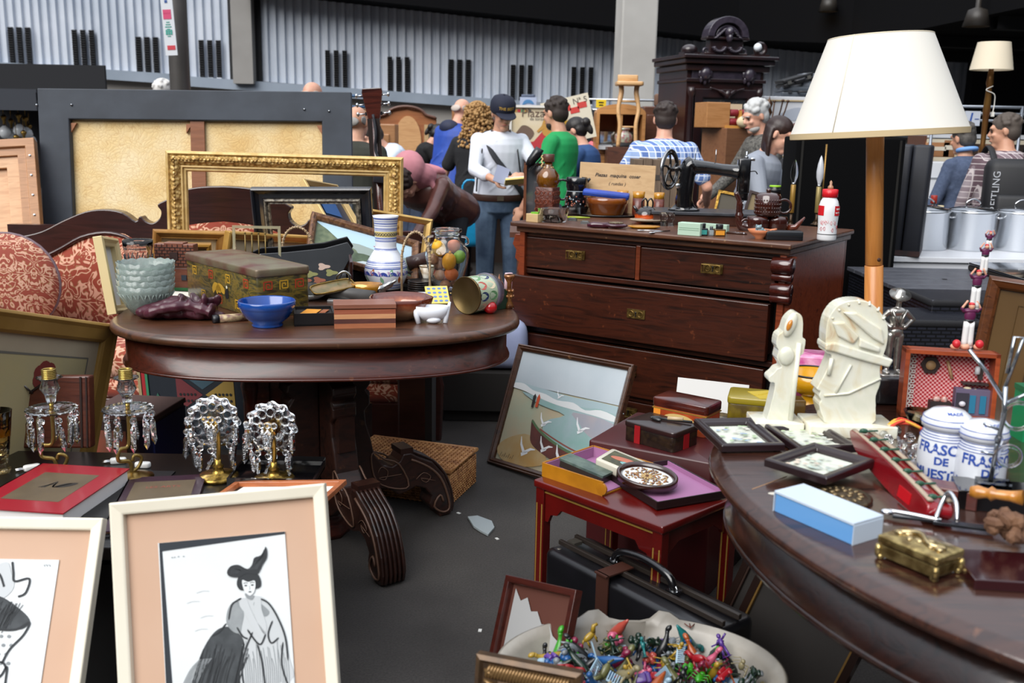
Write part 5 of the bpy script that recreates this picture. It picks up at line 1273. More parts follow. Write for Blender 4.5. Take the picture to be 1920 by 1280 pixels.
 # stacked pressed glass bowls
c,r_,h_=stand(277,597,492,104,Z)
PG=mat('b9c9c2',.1,coat=.5,trans=.65,ior=1.25,bmp=.3,sc=60);SCAL=['lowest','second from the bottom','middle','second from the top','topmost']
bowl=thing('pressed_glass_bowl','pressed glass bowl with scalloped rim, lowest of the nested stack','bowl',c,group='nested glass bowls on the oval table')
hb=h_*.56
def scal_bowl(mb,r_,hb,th=.003):
 n=64;prof=[(.42*r_,0),(.5*r_,.004),(.74*r_,hb*.32),(.93*r_,hb*.7),(1.0*r_,hb)]
 inn=[(q-th,z+th)for q,z in prof[::-1]];inn[0]=(r_-th,hb);al=prof+inn+[(0,th+.002)]
 vs,fs=[],[]
 for i,(q,z)in enumerate(al):
  for j in range(n):
   a=2*PI*j/n;k_=(z/hb)**2;zz_=z+.006*k_*abs(cos(a*9));qq=q*(1+.012*cos(a*18)*k_)
   vs.append((qq*cos(a),qq*sin(a),zz_))
 for i in range(len(al)-1):
  for j in range(n):fs.append((i*n+j,i*n+(j+1)%n,(i+1)*n+(j+1)%n,(i+1)*n+j))
 fs.append(tuple(range(n))[::-1]);mb.add(vs,fs)
m=MB();scal_bowl(m,r_,hb);m.put('bowl_body',PG,bowl)
m=MB();[m.tube([(.55*r_*cos(a),.55*r_*sin(a),hb*.12),(.97*r_*cos(a+.35),.97*r_*sin(a+.35),hb*.78)],.0022,5)for a in[2*PI*i/24 for i in range(24)]];[m.tube([(.55*r_*cos(a),.55*r_*sin(a),hb*.12),(.97*r_*cos(a-.35),.97*r_*sin(a-.35),hb*.78)],.0022,5)for a in[2*PI*i/24 for i in range(24)]]
tag(m.put('cut_ornament',PG,bowl),kind='stuff')
for i in range(1,5):copytree(bowl,loc=c+V((.001*i,0,(h_-hb)/4*i)),rz=i*.17,label='pressed glass bowl with scalloped rim, %s of the nested stack'%SCAL[i])
# tall glass beaker behind the bowls
c,r_,h_=stand(259,560,451,54,Z)
c.y+=.03
t_=thing('glass_beaker','straight pressed glass beaker standing behind the stacked bowls','glass',c)
m=n_lathe([(0,.0),(r_*.8,0),(r_*.85,.004),(r_*.92,h_*.8),(r_,h_*.88),(r_*1.02,h_),(r_*.97,h_),(r_*.9,h_*.86),(r_*.8,.01),(0,.01)],lobes=12,amp=.015,n=48);m.put('wall',GLASS,t_)
m=MB();[m.tube([(r_*.93*cos(a),r_*.93*sin(a),h_*.15),(r_*.95*cos(a+.3),r_*.95*sin(a+.3),h_*.45),(r_*.95*cos(a),r_*.95*sin(a),h_*.75)],.002,5)for a in[PI*i/8 for i in range(16)]];tag(m.put('cut_ornament',GLASS,t_),kind='stuff')
# carved wooden relief block
Mx,w_=basebox((292,546),(366,548),Z,.06)
t_=thing('carved_wood_block','reddish carved wooden block with brick pattern behind the painted tin','carving',mw=Mx);CWB=wood('5a2a1c','74402c',.5,c3='4a2016')
hh=D(325,456,Mx.translation.y).z-Z
m=n_box((w_,.05,hh*.5),(0,0,hh*.75));m.box((w_*.5,.05,.012),(0,0,hh));m.put('upper_block',CWB,t_,bev=.003)
m=n_box((w_*.7,.045,hh*.5),(.02,0,hh*.25));m.put('lower_block',CWB,t_,bev=.003)
m=MB()
for i in range(7):m.box((w_*.98,.003,.0025),(0,-.0255,hh*(.54+.065*i)))
for i in range(7):
 for j in range(7):m.box((.0025,.003,hh*.065),(-w_/2+w_*(i+.5+.5*(j%2))/7.6,-.0255,hh*(.57+.065*j)))
m.box((.03,.006,.03),(0,-.027,hh*.75));m.put('carved_bricks',mat('2c120c',.7),t_)
m=n_box((.02,.004,.02),(.035,-.025,hh*.3));m.mi=1;m.box((w_*.5,.004,.012),(.03,-.025,.01));m.put('painted_marks',[mat('27303c',.6),mat('2e6a3c',.6)],t_)
m=n_box((.13,.09,.006),(0,0,.003));solo(m,'envelope','cream paper envelope lying in front of the carved block','envelope',CARD,G(340,556,Z)+V((0,.03,0)),rz=-.2)
# painted tin box with greek keys
A_,B_,C_=G(351,556,Z),G(484,599,Z),G(541,560,Z)
X=(B_-A_);w_=X.length;X.normalize();Y_=ZV.cross(X);dep=.20
Mx=BM(X,Y_,ZV);Mx.translation=(A_+B_)/2+Y_*dep/2
hh=.145
t_=thing('painted_tin_box','large worn tin box with greek key diamonds and a figure scene','tin',mw=Mx)
def tinmat():
 mm,t,b=newmat('worn_painted_tin');co=coords(t,(1,1,3))
 n=N(t,'TexNoise');SI(n,'Scale',16);SI(n,'Detail',4);SI(n,'Distortion',1.5);t.links.new(co,n.inputs[0])
 t.links.new(ramp(t,n.outputs[0],[(.32,'2a2216'),(.45,'4a4420'),(.55,'6e5a22'),(.68,'3c3a2a')]),b.inputs['Base Color']);SI(b,'Roughness',.3);SI(b,'Coat Weight',.3);return mm
m=n_rbox((w_,dep,hh),.014,base=1,rz=.003)
def keyp(m,u,v_,s_,mi,face):
 def q(pts,w2):
  for a,b_ in zip(pts,pts[1:]):
   if face=='f':o=[(u+p[0]*s_,v_+p[1]*s_)for p in(a,b_)];m.mi=mi;m.stroke(o,w2,-dep/2-.0012)
   else:
    o=m.T;m.T=m.T@TL_((w_/2,0,0))@RZ_(PI/2);m.mi=mi;m.stroke([(u+p[0]*s_,v_+p[1]*s_)for p in(a,b_)],w2,-.0012);m.T=o
 q([(-1,-1),(-1,1),(1,1),(1,-.7),(-.4,-.7),(-.4,.4),(.4,.4),(.4,-.1)],.0045)
for i,u in enumerate([-w_*.36,-w_*.12,w_*.12,w_*.36]):keyp(m,u,hh*.76,.016,[1,2,1,2][i],'f')
for i,u in enumerate([-w_*.24,w_*.0,w_*.24]):keyp(m,u,hh*.20,.016,[1,2,1][i],'f')
for i,u in enumerate([-.06,0,.06]):keyp(m,u,hh*.76,.015,[2,1,2][i],'s')
m.mi=1
for dx_ in(-.03,.0):m.flat(smooth([(dx_-.03,hh*.45),(dx_-.01,hh*.60),(dx_+.02,hh*.58),(dx_+.04,hh*.48),(dx_+.035,hh*.36),(dx_+.0,hh*.42),(dx_-.02,hh*.32)],3,True),-dep/2-.0011)
m.mi=3;m.flat(smooth([(.045,hh*.3),(.05,hh*.5),(.06,hh*.58),(.068,hh*.5),(.07,hh*.3)],3,True),-dep/2-.0013);m.mi=4;m.flat(arc(.058,hh*.56,.006,0,360,10),-dep/2-.0014)
m.put('painted_body',[tinmat(),mat('b88f2c',.4),mat('a33a22',.4),mat('14141a',.5),mat('d9d2b8',.5)],t_)
m=n_rbox((w_+.008,dep+.008,.030),.016,(0,0,hh-.005),base=1,rz=.006,crown=.012);m.put('lid',mat('6d6650',.4,.2,col2='5a2a26',sc=9),t_)
# folded plum umbrella
UM=thing('folded_umbrella','plum satin folding umbrella bundled up with floral handle','umbrella',(0,0,0));PL=mat('37141f',.35,col2='4a1e2c',sc=9,bmp=.2);
m=MB();a,b_=G(272,598,Z),G(402,600,Z);rnd=RND(4)
for i in range(16):
 t=i/15;p=a.lerp(b_,t)+V((0,.02,0));rr=.032*(sin(PI*(.16+.78*t))**.5)
 m.ball((.035,rr*1.7,rr),(p.x,p.y+rnd.uniform(-.012,.012),Z+rr*.95),(rnd.uniform(-.2,.2),rnd.uniform(-.3,.3),rnd.uniform(-.5,.5)),n=12,m_=8)
for q in range(4):m.tube(smooth([(a.x+.01,a.y-.03+.02*q,Z+.02),(a.x+.08,a.y-.045+.03*q,Z+.045+.012*(q%2)),(a.x+.16,a.y-.02+.02*q,Z+.05),(b_.x,b_.y-.03+.02*q,Z+.03)],4),[.008]+[.016,.02,.014,.018]*3,8)
for i in range(16):p=a.lerp(b_,.5+.035*i);m.ball((.024,.016,.010),(p.x,p.y+.02*sin(i*2.2),Z+.055+.016*sin(i*1.3)),(i,i*.7,i),n=10,m_=6)
m.put('cloth',PL,UM,remesh=.004,sms=2)
m=MB();a,b_=G(408,606,Z)+V((0,.015,.012)),G(462,602,Z)+V((0,.015,.012));m.rod(a,b_,.014,n=14);m.put('floral_handle',mat('b3a078',.5,col2='6d4a44',sc=60),UM)
m=n_rod(a+(a-b_).normalized()*.02,a,.015,n=14);m.put('dark_collar',mat('15151a',.4),UM)
# blue bowl
c,r_,h_=stand(502,617,562,106,Z,.62);m=MB()
m.lathe([(0,0),(.52*r_,0),(.55*r_,.006),(.5*r_,.012),(.76*r_,h_*.35),(.93*r_,h_*.66),(.95*r_,h_*.72),(.985*r_,h_*.76),(1.0*r_,h_*.97),(.97*r_,h_),(.93*r_,h_*.96),(.87*r_,h_*.6),(.6*r_,h_*.22),(0,h_*.14)],n=48)
solo(m,'blue_bowl','glossy cobalt blue ceramic bowl near the front of the oval table','bowl',mat('0c3b86',.15,coat=.6,col2='124896',sc=6),c)
# black tray box with orange card
Mx,w_=basebox((552,612),(628,610),Z,.14);t_=thing('black_box','black open box holding an orange card beside the blue bowl','box',mw=Mx)
m=n_box((w_,.14,.006),(0,0,.003));
for sx in(-1,1):m.box((.006,.14,.042),(sx*(w_/2-.003),0,.021));m.box((w_-.012,.006,.042),(0,sx*.067,.021))
m.put('case',BLACK,t_);m=n_box((w_-.012,.128,.026),(0,0,.019));m.put('packed_cloth',mat('1a1512',.8),t_)
m=n_box((.05,.09,.002),(-.01,-.01,.037),(0,0,-.3));m.mi=1;m.box((.02,.06,.002),(.035,0,.036),(0,0,-.3));m.put('orange_card',[mat('cf8a22',.5),mat('8a4a20',.5)],t_)
# long narrow brass tray with scene
a,b_=G(588,580,Z),G(652,552,Z);m=MB();c=(a+b_)/2;t_=thing('brass_tray','narrow octagonal brass tray with painted scene leaning on the black box','tray',c+V((0,.03,.05)),r=(R(22),R(-8),R(30)))
m.rbox((.17,.07,.006),.025,(0,0,0),rz=.002);m.put('plate',mat('5a5a3a',.3,.3,col2='8a6f4a',sc=18),t_);m=n_tube([(.083*(1 if abs(cos(a_))**.5*math.copysign(1,cos(a_))>0 else-1)*abs(cos(a_))**.45,.034*math.copysign(abs(sin(a_))**.45,sin(a_)),.004)for a_ in[2*PI*i/40 for i in range(40)]],.0035,6,True);m.put('rim',BRASS,t_)
# white ribbed dish behind it
c,r_,h_=stand(572,568,548,82,Z);m=n_lathe([(0,0),(.6*r_,0),(r_,.022),(.96*r_,.024),(.6*r_,.006),(0,.005)],lobes=32,amp=.02,n=96);solo(m,'ribbed_dish','shallow white ribbed dish behind the black box','dish',mat('dfe2e0',.25,coat=.3),c+V((0,.02,0)))
# striped wooden box
Mx,w_=basebox((627,616),(742,614),Z,.10);h_=D(685,573,Mx.translation.y).z-Z;h_=.078
t_=thing('striped_wood_box','small wooden box in brown and tan stripes at the table front','box',mw=Mx);m=MB();cs=['9a5a3c','4a2a26','b98258','8c4a32']
hh=h_-.016
for i in range(4):m.mi=i;m.box((w_,.10,hh/4),(0,0,hh*(i+.5)/4))
m.put('body',[wood(c_,['a56a48','5a352e','c7936a','9a5840'][i],.45,coat=.1)for i,c_ in enumerate(cs)],t_)
m=n_box((w_+.004,.104,.014),(0,0,h_-.006));m.put('lid',wood('7a4a38','8c5a46',.45),t_,bev=.001)
# brown glazed bowl
c,r_,h_=stand(752,603,556,118,Z,.55);m=n_lathe([(0,0),(.42*r_,0),(.45*r_,.006),(.62*r_,.016),(.9*r_,h_*.55),(1.0*r_,h_),(.96*r_,h_*1.02),(.84*r_,h_*.6),(.5*r_,.014),(0,.012)],lobes=7,amp=.03,n=70)
def ringmat(stops,name,axis=2,rough=.15,coat=.6,nz=.0,h=1.0):
 mm,t,b=newmat(name);co=coords(t);s_=N(t,'SeparateXYZ');t.links.new(co,s_.inputs[0]);src=s_.outputs[axis]
 mr=N(t,'MapRange');SI(mr,2,h);t.links.new(src,mr.inputs[0]);f=mr.outputs[0]
 if nz:
  n=N(t,'TexNoise');SI(n,'Scale',40);t.links.new(co,n.inputs[0]);ad=N(t,'Math',operation='MULTIPLY_ADD');t.links.new(n.outputs[0],ad.inputs[0]);SI(ad,1,nz);t.links.new(f,ad.inputs[2]);f=ad.outputs[0]
 r=N(t,'ValToRGB');el=r.color_ramp.elements;el[0].position,el[0].color=stops[0][0],lin(stops[0][1]);el[1].position,el[1].color=stops[-1][0],lin(stops[-1][1])
 for p_,c_ in stops[1:-1]:n=el.new(p_);n.color=lin(c_)
 r.color_ramp.interpolation='CONSTANT' if name.startswith('bands')else 'LINEAR'
 t.links.new(f,r.inputs[0]);t.links.new(r.outputs[0],b.inputs['Base Color']);SI(b,'Roughness',rough);SI(b,'Coat Weight',coat);return mm
solo(m,'glazed_bowl','brown and cream glazed bowl with wavy rim behind the striped box','bowl',ringmat([(0,'a58468'),(.55,'c09a78'),(.75,'9a5a38'),(.95,'6a2c16'),(1,'5a2412')],'brown_glaze',nz=.3,h=h_),c)
# white porcelain boot shaped dish
c=G(808,608,Z)+V((0,.03,0));t_=thing('porcelain_dish','small white porcelain dish shaped like a pouch at the table front','dish',c,rz=.15)
m=n_lathe([(0,.012),(.03,.010),(.046,.03),(.052,.058),(.047,.058),(.04,.032),(0,.022)],sx=1.15,sy=.62,n=32);m.ball((.026,.02,.013),(.005,-.008,.012));m.tube([(-.045,-.015,.0),(-.052,-.01,.03),(-.06,0,.064)],[.008,.010,.004],8);m.tube([(.045,-.01,.0),(.05,-.0,.03),(.062,0,.072)],[.008,.010,.004],8)
m.put('bowl_body',mat('dfe3ea',.12,coat=.5),t_)
# blue and white vase
c,r_,h_=stand(724,545,404,80,Z,.8)
k_=r_/.40
prv=[(0,0),(.27,0),(.29,.02),(.34,.12),(.395,.27),(.40,.37),(.38,.47),(.33,.58),(.26,.70),(.205,.79),(.195,.86),(.20,1.05),(.215,1.28),(.225,1.40),(.245,1.45),(.23,1.45),(.19,1.2),(.17,.9),(0,.9)]
sc_=h_/1.45
t_=thing('painted_vase','tall white pottery vase with blue bands and leaf garland','vase',c)
VP=[(a*k_,z*sc_)for a,z in prv];m=n_lathe(VP,n=56);m.put('vase_body',mat('d9dce4',.2,coat=.4),t_)
def vr(z):
 z/=sc_
 for(a,z0_),(b__,z1_)in zip(prv,prv[1:]):
  if z0_<=z<=z1_ and z1_>z0_:return k_*(a+(b__-a)*(z-z0_)/(z1_-z0_))
 return k_*.2
m=MB()
for f,w2 in((.035,.0018),(.06,.0010),(.075,.0018),(.30,.0022),(.32,.001),(.35,.001),(.375,.0016),(.39,.001),(.54,.001),(.555,.0016),(.66,.0014),(.675,.001),(.70,.002),(.81,.001),(.83,.0016),(.87,.001),(.90,.002),(.93,.001),(.965,.0028)):
 z=h_*f;m.lathe([(vr(z-w2)+.0004,z-w2),(vr(z+w2)+.0004,z+w2)],n=56,cap=False)
m.put('blue_bands',mat('4a5fa8',.25),t_)
m=MB();z=h_*.755;m.lathe([(vr(z-.011)+.0003,z-.011),(vr(z+.011)+.0003,z+.011)],n=56,cap=False);m.put('yellow_band',mat('c9b878',.25),t_)
m=MB()
for q in(0,PI):m.tube([((vr(z)+.001)*cos(a),(vr(z)+.001)*sin(a),z+.005*sin(a*12+q))for a in[2*PI*i/96 for i in range(96)]],.0011,5,True)
m.put('plait_line',mat('3a3a44',.3),t_)
def leafpatch(m,a0,z0,ang,L,w2,mi):
 pts=[]
 for i in range(9):s_=i/8;pts.append((L*s_,w2*sin(PI*s_)))
 for i in range(7,0,-1):s_=i/8;pts.append((L*s_,-w2*sin(PI*s_)))
 vs=[]
 for u,v_ in pts:
  uu,vv=u*cos(ang)-v_*sin(ang),u*sin(ang)+v_*cos(ang);z=z0+vv;rr=vr(z)+.0008;a=a0+uu/rr;vs.append((rr*cos(a),rr*sin(a),z))
 m.mi=mi;m.add(vs,[tuple(range(len(vs)))],None,True)
m=MB()
for i in range(14):
 a0=2*PI*i/14;z0=h_*.20;sg=1 if i%2 else-1
 leafpatch(m,a0,z0,.6,.030,.006,0);leafpatch(m,a0,z0,-.6+PI,.030,.006,0);leafpatch(m,a0+.1,z0,1.3*sg,.032,.007,1 if i%3 else 2);leafpatch(m,a0+.15,z0,2.2,.026,.005,3);leafpatch(m,a0,z0+.004,0,.04,.0018,0)
tag(m.put('leaf_garland',[mat('3a4a9a',.3),mat('7fae8a',.3),mat('b0662f',.3),mat('b79ac0',.3)],t_),kind='stuff')
# glass jar of fruit
c,r_,h_=stand(838,553,428,82,Z,.8)
t_=thing('glass_jar','large clear glass jar with two ear handles holding fruit and nuts','jar',c)
pj=[(0,0),(.62,0),(.66,.02),(.72,.15),(.92,.42),(1.0,.58),(.96,.68),(.70,.78),(.56,.82),(.56,.93),(.66,.95),(.66,.985),(.60,1.0),(.55,.98),(.52,.93),(.52,.83),(.66,.765),(.92,.67),(.955,.58),(.88,.42),(.68,.15),(.60,.035),(0,.03)]
m=n_lathe([(a*r_,z*h_)for a,z in pj],n=48);m.put('jar_body',GLASS,t_)
for sd in(-1,1):m=n_tube(smooth([(sd*.62*r_,0,h_*.88),(sd*.88*r_,0,h_*.86),(sd*.95*r_,0,h_*.78),(sd*.80*r_,0,h_*.76)],4),.0045,8);m.put('ear_handle',GLASS,t_)
fr=[('lemon','yellow lemon near the top of the glass jar','d9a21c',(-.35,-.45,.66),(.30,.30,.38)),('lemon','ripe yellow lemon in the middle of the glass jar','d9931c',(.12,-.50,.46),(.32,.30,.42)),('lime','green lime at the right inside the glass jar','7fa83c',(.55,-.15,.52),(.28,.28,.32)),('peach','orange peach low in the glass jar','cf6a34',(.22,-.38,.26),(.32,.3,.3)),('peach','pinkish peach at the back top of the glass jar','c97a5a',(.30,.1,.68),(.3,.3,.3)),('walnut','walnut second from the bottom of the glass jar','a5785a',(-.30,-.35,.24),(.25,.25,.25)),('walnut','walnut at the very bottom of the glass jar','9c6c4c',(-.05,-.35,.09),(.24,.24,.24)),('walnut','walnut at the left side of the glass jar','a87c60',(-.62,-.15,.48),(.25,.25,.25)),('walnut','brown nut behind the lower peach in the jar','8c6048',(-.35,.1,.40),(.28,.28,.28)),('walnut','brown nut at the bottom right of the jar','94684c',(.36,-.05,.08),(.22,.22,.22))]
for nm,lb,cc,p,s_ in fr:
 m=n_ball([q*r_ for q in s_],n=18,m_=12)
 if nm=='lemon':m.ball((.07*r_,.07*r_,.1*r_),(0,0,s_[2]*r_))
 solo(m,nm,lb,'fruit' if nm!='walnut' else 'nut',mat(cc,.5,bmp=.2 if nm=='walnut' else .05,sc=90),c+V((p[0]*r_,p[1]*r_,p[2]*h_+.012)),r=(.3,p[0],0))
 # silver and amber sauce boat
c=G(690,563,Z)+V((-.01,.03,0));t_=thing('sauce_boat','silver sauce boat with amber glass body and curled handle','sauce boat',c)
m=n_lathe([(.0,.01),(.032,.012),(.048,.035),(.052,.062),(.048,.062),(.042,.035),(0,.018)],sx=1.2,sy=.7,n=28);m.put('amber_body',mat('b8801c',.12,.3,coat=.6,col2='7a4a10',sc=14),t_)
m=n_lathe([(.035,0),(.04,.003),(.015,.012),(.0,.012)],n=20);m.tube(smooth([(-.052,0,.03),(-.075,0,.02),(-.105,0,.05),(-.11,0,.085),(-.085,0,.105),(-.062,0,.09),(-.066,0,.07)],5),.0045,8);m.tube(smooth([(.045,0,.035),(.075,0,.05),(.115,0,.075)],5),[.022]*4+[.014]*4+[.006]*3,10);m.put('silver_mount',mat('9a9a98',.18,1),t_)
# black tole coal scuttle with painted flowers
yb=3.84;cc=D(562,530,yb);t_=thing('painted_scuttle','black tin scuttle with painted flowers lying behind the tin box','scuttle',(cc.x,yb,Z),rz=R(12))
k_=KP(cc)*1.16
m=MB();out=[(-80,20),(-78,60),(-60,68),(-20,70),(40,76),(78,86),(88,70),(72,42),(60,18),(30,4),(-60,2)]
m.prism([(x*k_,z*k_)for x,z in out],.012,(0,-.03,0),(R(-14),0,0));m.put('front_panel',mat('17181a',.25,coat=.5,col2='26282a',sc=6),t_,bev=.003)
m=n_prism([(x*k_,z*k_+.012)for x,z in out],.010,(0,.09,0),(R(8),0,0));m.put('back_panel',mat('101012',.3),t_,bev=.003)
m=n_prism([(0,0),(.13,0),(.15,.15),(-.02,.14)],.012,(84*k_,-.03,0),(0,R(-10),R(90)));m.put('end_panel',mat('2c1518',.3,coat=.4),t_,bev=.003)
m=MB()
rnd=RND(8)
for i,(u,v_)in enumerate(((-20,35),(0,42),(18,34),(38,46),(30,24),(50,36),(-40,30),(8,24))):
 m.mi=i%3
 m.flat([((u+9*cos(a)*(1+.3*cos(3*a)))*k_,(v_+5*sin(a)*(1+.3*cos(3*a)))*k_)for a in[2*PI*j/18 for j in range(18)]],-.0015)
f_=m.put('painted_flowers',[mat('b0988a',.5),mat('8a5038',.5),mat('7a7a48',.5)],t_);f_.rotation_euler=(R(-14),0,0);f_.location=(0,-.03,0)
# rolled grey tube
a,b_=G(565,558,Z),G(698,570,Z);m=n_rod(a+V((0,.04,.028)),b_+V((0,.03,.022)),.028,.024,20);t_=thing('grey_tube','grey cardboard tube lying behind the white dish','tube',(0,0,0));m.put('tube_body',mat('4a4846',.5,col2='3c3a38',sc=10),t_)
m=MB();d=(b_-a).normalized();p=a+V((0,.04,.028))+d*.045;m.rod(p,p+d*.004,.0288,n=20);m.put('seam_band',mat('2c2a28',.5),t_)
for(pa,pb,lb)in(((645,496),(692,492),'dark brown leather roll left of the painted vase'),((765,495),(802,484),'dark brown leather roll between vase and glass jar')):
 a,b_=D(*pa,4.17),D(*pb,4.17);m=MB();d=(b_-a).normalized();n_=20
 m.rod(a,b_,.030,.030,20);m.mi=1;m.rod(b_-d*.001,b_+d*.001,.024,.024,16);t_=solo(m,'leather_roll',lb,'roll',[mat('3a211b',.4,coat=.3,bmp=.2),mat('0c0808',.8)],(0,0,0))
 m=MB();q=min(a.z,b_.z)-.029;m.box((.08,.07,q-Z),((a.x+b_.x)/2,4.17,Z+.003+(q-Z)/2));solo(m,'dark_book','dark book stack under the '+lb.split('leather ')[1].replace('dark brown ',''),'book',mat('1c1210',.6),(0,0,0),bev=.002)
 # acrylic stand
Mx,w_=basebox((435,492+56),(523,496+56),Z,.05);Mx.translation.y=3.83;t_=thing('acrylic_stand','clear acrylic photo stand with thin brass rods behind the painted tin','stand',mw=TL_((D(478,480,3.8).x,3.84,Z)));zt=D(478,423,3.84).z-Z
m=n_frame(.185,zt,[(0,0),(0,.008),(.010,.008),(.010,0)]);m.put('clear_frame',mat('cfc8a8',.08,trans=.6,coat=.5),t_)
for i in range(4):m=n_rod((-.045+.026*i,-.004,zt*.35),(-.045+.026*i,-.004,zt*.88),.0028);m.ball(.004,(-.045+.026*i,-.004,zt*.89));m.put('brass_rod',mat('6e5c34',.35,.7),t_)
m=n_rod((.03,-.01,zt*.3),(.055,-.01,zt*.5),.005);m.ball((.05,.02,.014),(.0,-.0,zt*.32));m.put('dark_clip',mat('2a3030',.4),t_)
# lying tin canister with painted side
ce=G(872,592,Z);k_=KP(ce);r_=36*k_;ax=(G(925,572,Z)-G(868,594,Z));ax=V((.62,.78,0)).normalized();o_=ce+V((0,.028,r_));
L=.145;Zc=ax;Xc=ZV.cross(Zc).normalized();Yc=Zc.cross(Xc);Mx=BM(Xc,Yc,Zc);Mx.translation=o_
t_=thing('tin_canister','round tin canister lying on its side showing its brass base','tin',mw=Mx)
m=n_lathe([(0,.003),(r_*.96,.003),(r_*.985,0),(r_,.003),(r_*.99,.008),(r_*.93,.012)],n=40,cap=False);m.put('brass_base',mat('6e5c3c',.35,.8,col2='584828',sc=6),t_)
m=n_lathe([(r_*.97,.008),(r_*.97,L*.72)],n=40,cap=False)
for i in range(10):
 for(z0,mi)in((L*.2,1+i%4),(L*.52,1+(i+2)%4)):
  m.mi=mi;a0=2*PI*i/10;m.add([((r_*.975)*cos(a0+.26*cos(q)),(r_*.975)*sin(a0+.26*cos(q)),z0+.022*sin(q))for q in[2*PI*j/12 for j in range(12)]],[tuple(range(12))],None,True)
m.put('painted_side',[mat('aab89c',.3,coat=.5),mat('b8564a',.4),mat('1c2a5a',.4),mat('d9c7a8',.4),mat('5a8a5a',.4)],t_)
m=n_lathe([(r_*.99,L*.70),(r_*1.04,L*.72),(r_*1.04,L*.78),(r_*.99,L*.82),(r_*.9,L*.98),(r_*.5,L*1.03),(0,L*1.04)],n=40,cap=False);m.put('lid',mat('5f6268',.3,.4,col2='8a7a90',sc=12),t_)
# small things at the right end
c,r_,h_=stand(919,590,569,26,Z);m=n_ball((r_,r_,r_*.92),(0,0,r_*.9));m.mi=1;m.ball((.004,.004,.006),(.003,0,r_*1.8));solo(m,'red_ornament','small glossy red apple shaped ornament beside the lying canister','ornament',[mat('a8141a',.15,coat=.5),BRASS],c)
Mx,w_=basebox((922,583),(953,578),Z,.06);t_=thing('green_tin','dark green house shaped tin with red stripe at the table end','tin',mw=Mx);h_=.075
m=n_prism([(-w_/2,0),(w_/2,0),(w_/2,h_*.8),(w_*.3,h_),(-w_*.3,h_),(-w_/2,h_*.8)],.06,(0,-.03,0));m.put('tin_body',mat('1c3a26',.3,coat=.3),t_,bev=.002);m=n_box((.014,.064,h_*.9),(-w_/2+.004,0,h_*.45));m.put('red_stripe',mat('a8262a',.4),t_)
Mx,w_=basebox((944,576),(964,572),Z,.012);m=n_rbox((.036,.014,.125),.005,base=1,r=(0,R(4),0));m.mi=1;m.box((.024,.002,.012),(0,-.008,.09));solo(m,'pink_packet','slim pale pink packet standing at the right end of the table','packet',[mat('d8b8c0',.4),mat('c94a5a',.5)],mw=Mx)
c=G(818,575,Z)+V((0,.05,0));m=n_box((.085,.085,.006),(0,0,0));m.mi=1
for i in range(4):
 for j in range(4):m.add([((i-1.5)*.02+.007*cos(a),(j-1.5)*.02+.005*sin(a),.0036)for a in[PI*q/5 for q in range(10)]],[tuple(range(10))],None,False)
solo(m,'dotted_tile','yellow tile with blue oval dots leaning under the lying canister','tile',[mat('c9bb62',.3),mat('5a78b0',.4)],c+V((0,0,.035)),r=(R(40),0,R(15)))
c,r_,h_=stand(790,548,520,52,Z);
for i in range(5):m=n_lathe([(0,0),(r_*.8,0),(r_,.004),(r_*.98,.007),(r_*.7,.003),(0,.003)],n=30);solo(m,'dark_saucer','dark metal saucer in the pile behind the brown bowl, '+['lowest','second','third','fourth','topmost'][i],'saucer',mat('2e2a2a',.25,.6),c+V((0,0,i*.0085)),group='pile of dark saucers')
c,r_,h_=stand(800,540,498,30,Z);t_=thing('porcelain_cup','small white footed cup with gold pattern left of the glass jar','cup',c+V((0,-.0,.0)));m=n_lathe([(0,0),(r_*.55,0),(r_*.3,.01),(r_*.45,h_*.4),(r_*.95,h_),(r_*.85,h_),(r_*.4,h_*.45),(0,h_*.4)],n=28);m.put('cup_body',mat('d6d2c6',.2,col2='8a6a3a',sc=30),t_)
m=n_lathe([(r_*.96,h_*.96),(r_*.98,h_)],n=28,cap=False);m.put('gold_rim',GILT,t_)
m=n_ball((.05,.045,.03),(0,0,.03));m.ball((.035,.05,.03),(.03,.01,.035));m.tube(smooth([(-.03,0,.05),(0,-.03,.055),(.06,-.02,.02)],4),.014,8);solo(m,'green_cloth','crumpled dark green cloth behind the lying canister','cloth',mat('16352a',.9),(D(897,510,3.72).x,3.74,Z),remesh=.006,sms=2)
c=G(700,560,Z);m=n_box((.14,.05,.004));solo(m,'white_card','white card strip lying behind the striped box','card',WHITE,G(648,565,Z)+V((0,.02,.003)),rz=.1)
c=G(825,556,Z);m=n_ball((.06,.035,.012),(0,0,.012));m.ball((.03,.02,.014),(.05,.01,.013));solo(m,'white_napkin','crumpled white napkin behind the brown glazed bowl','napkin',mat('c9cccf',.8),G(795,560,Z)+V((0,.01,0)))
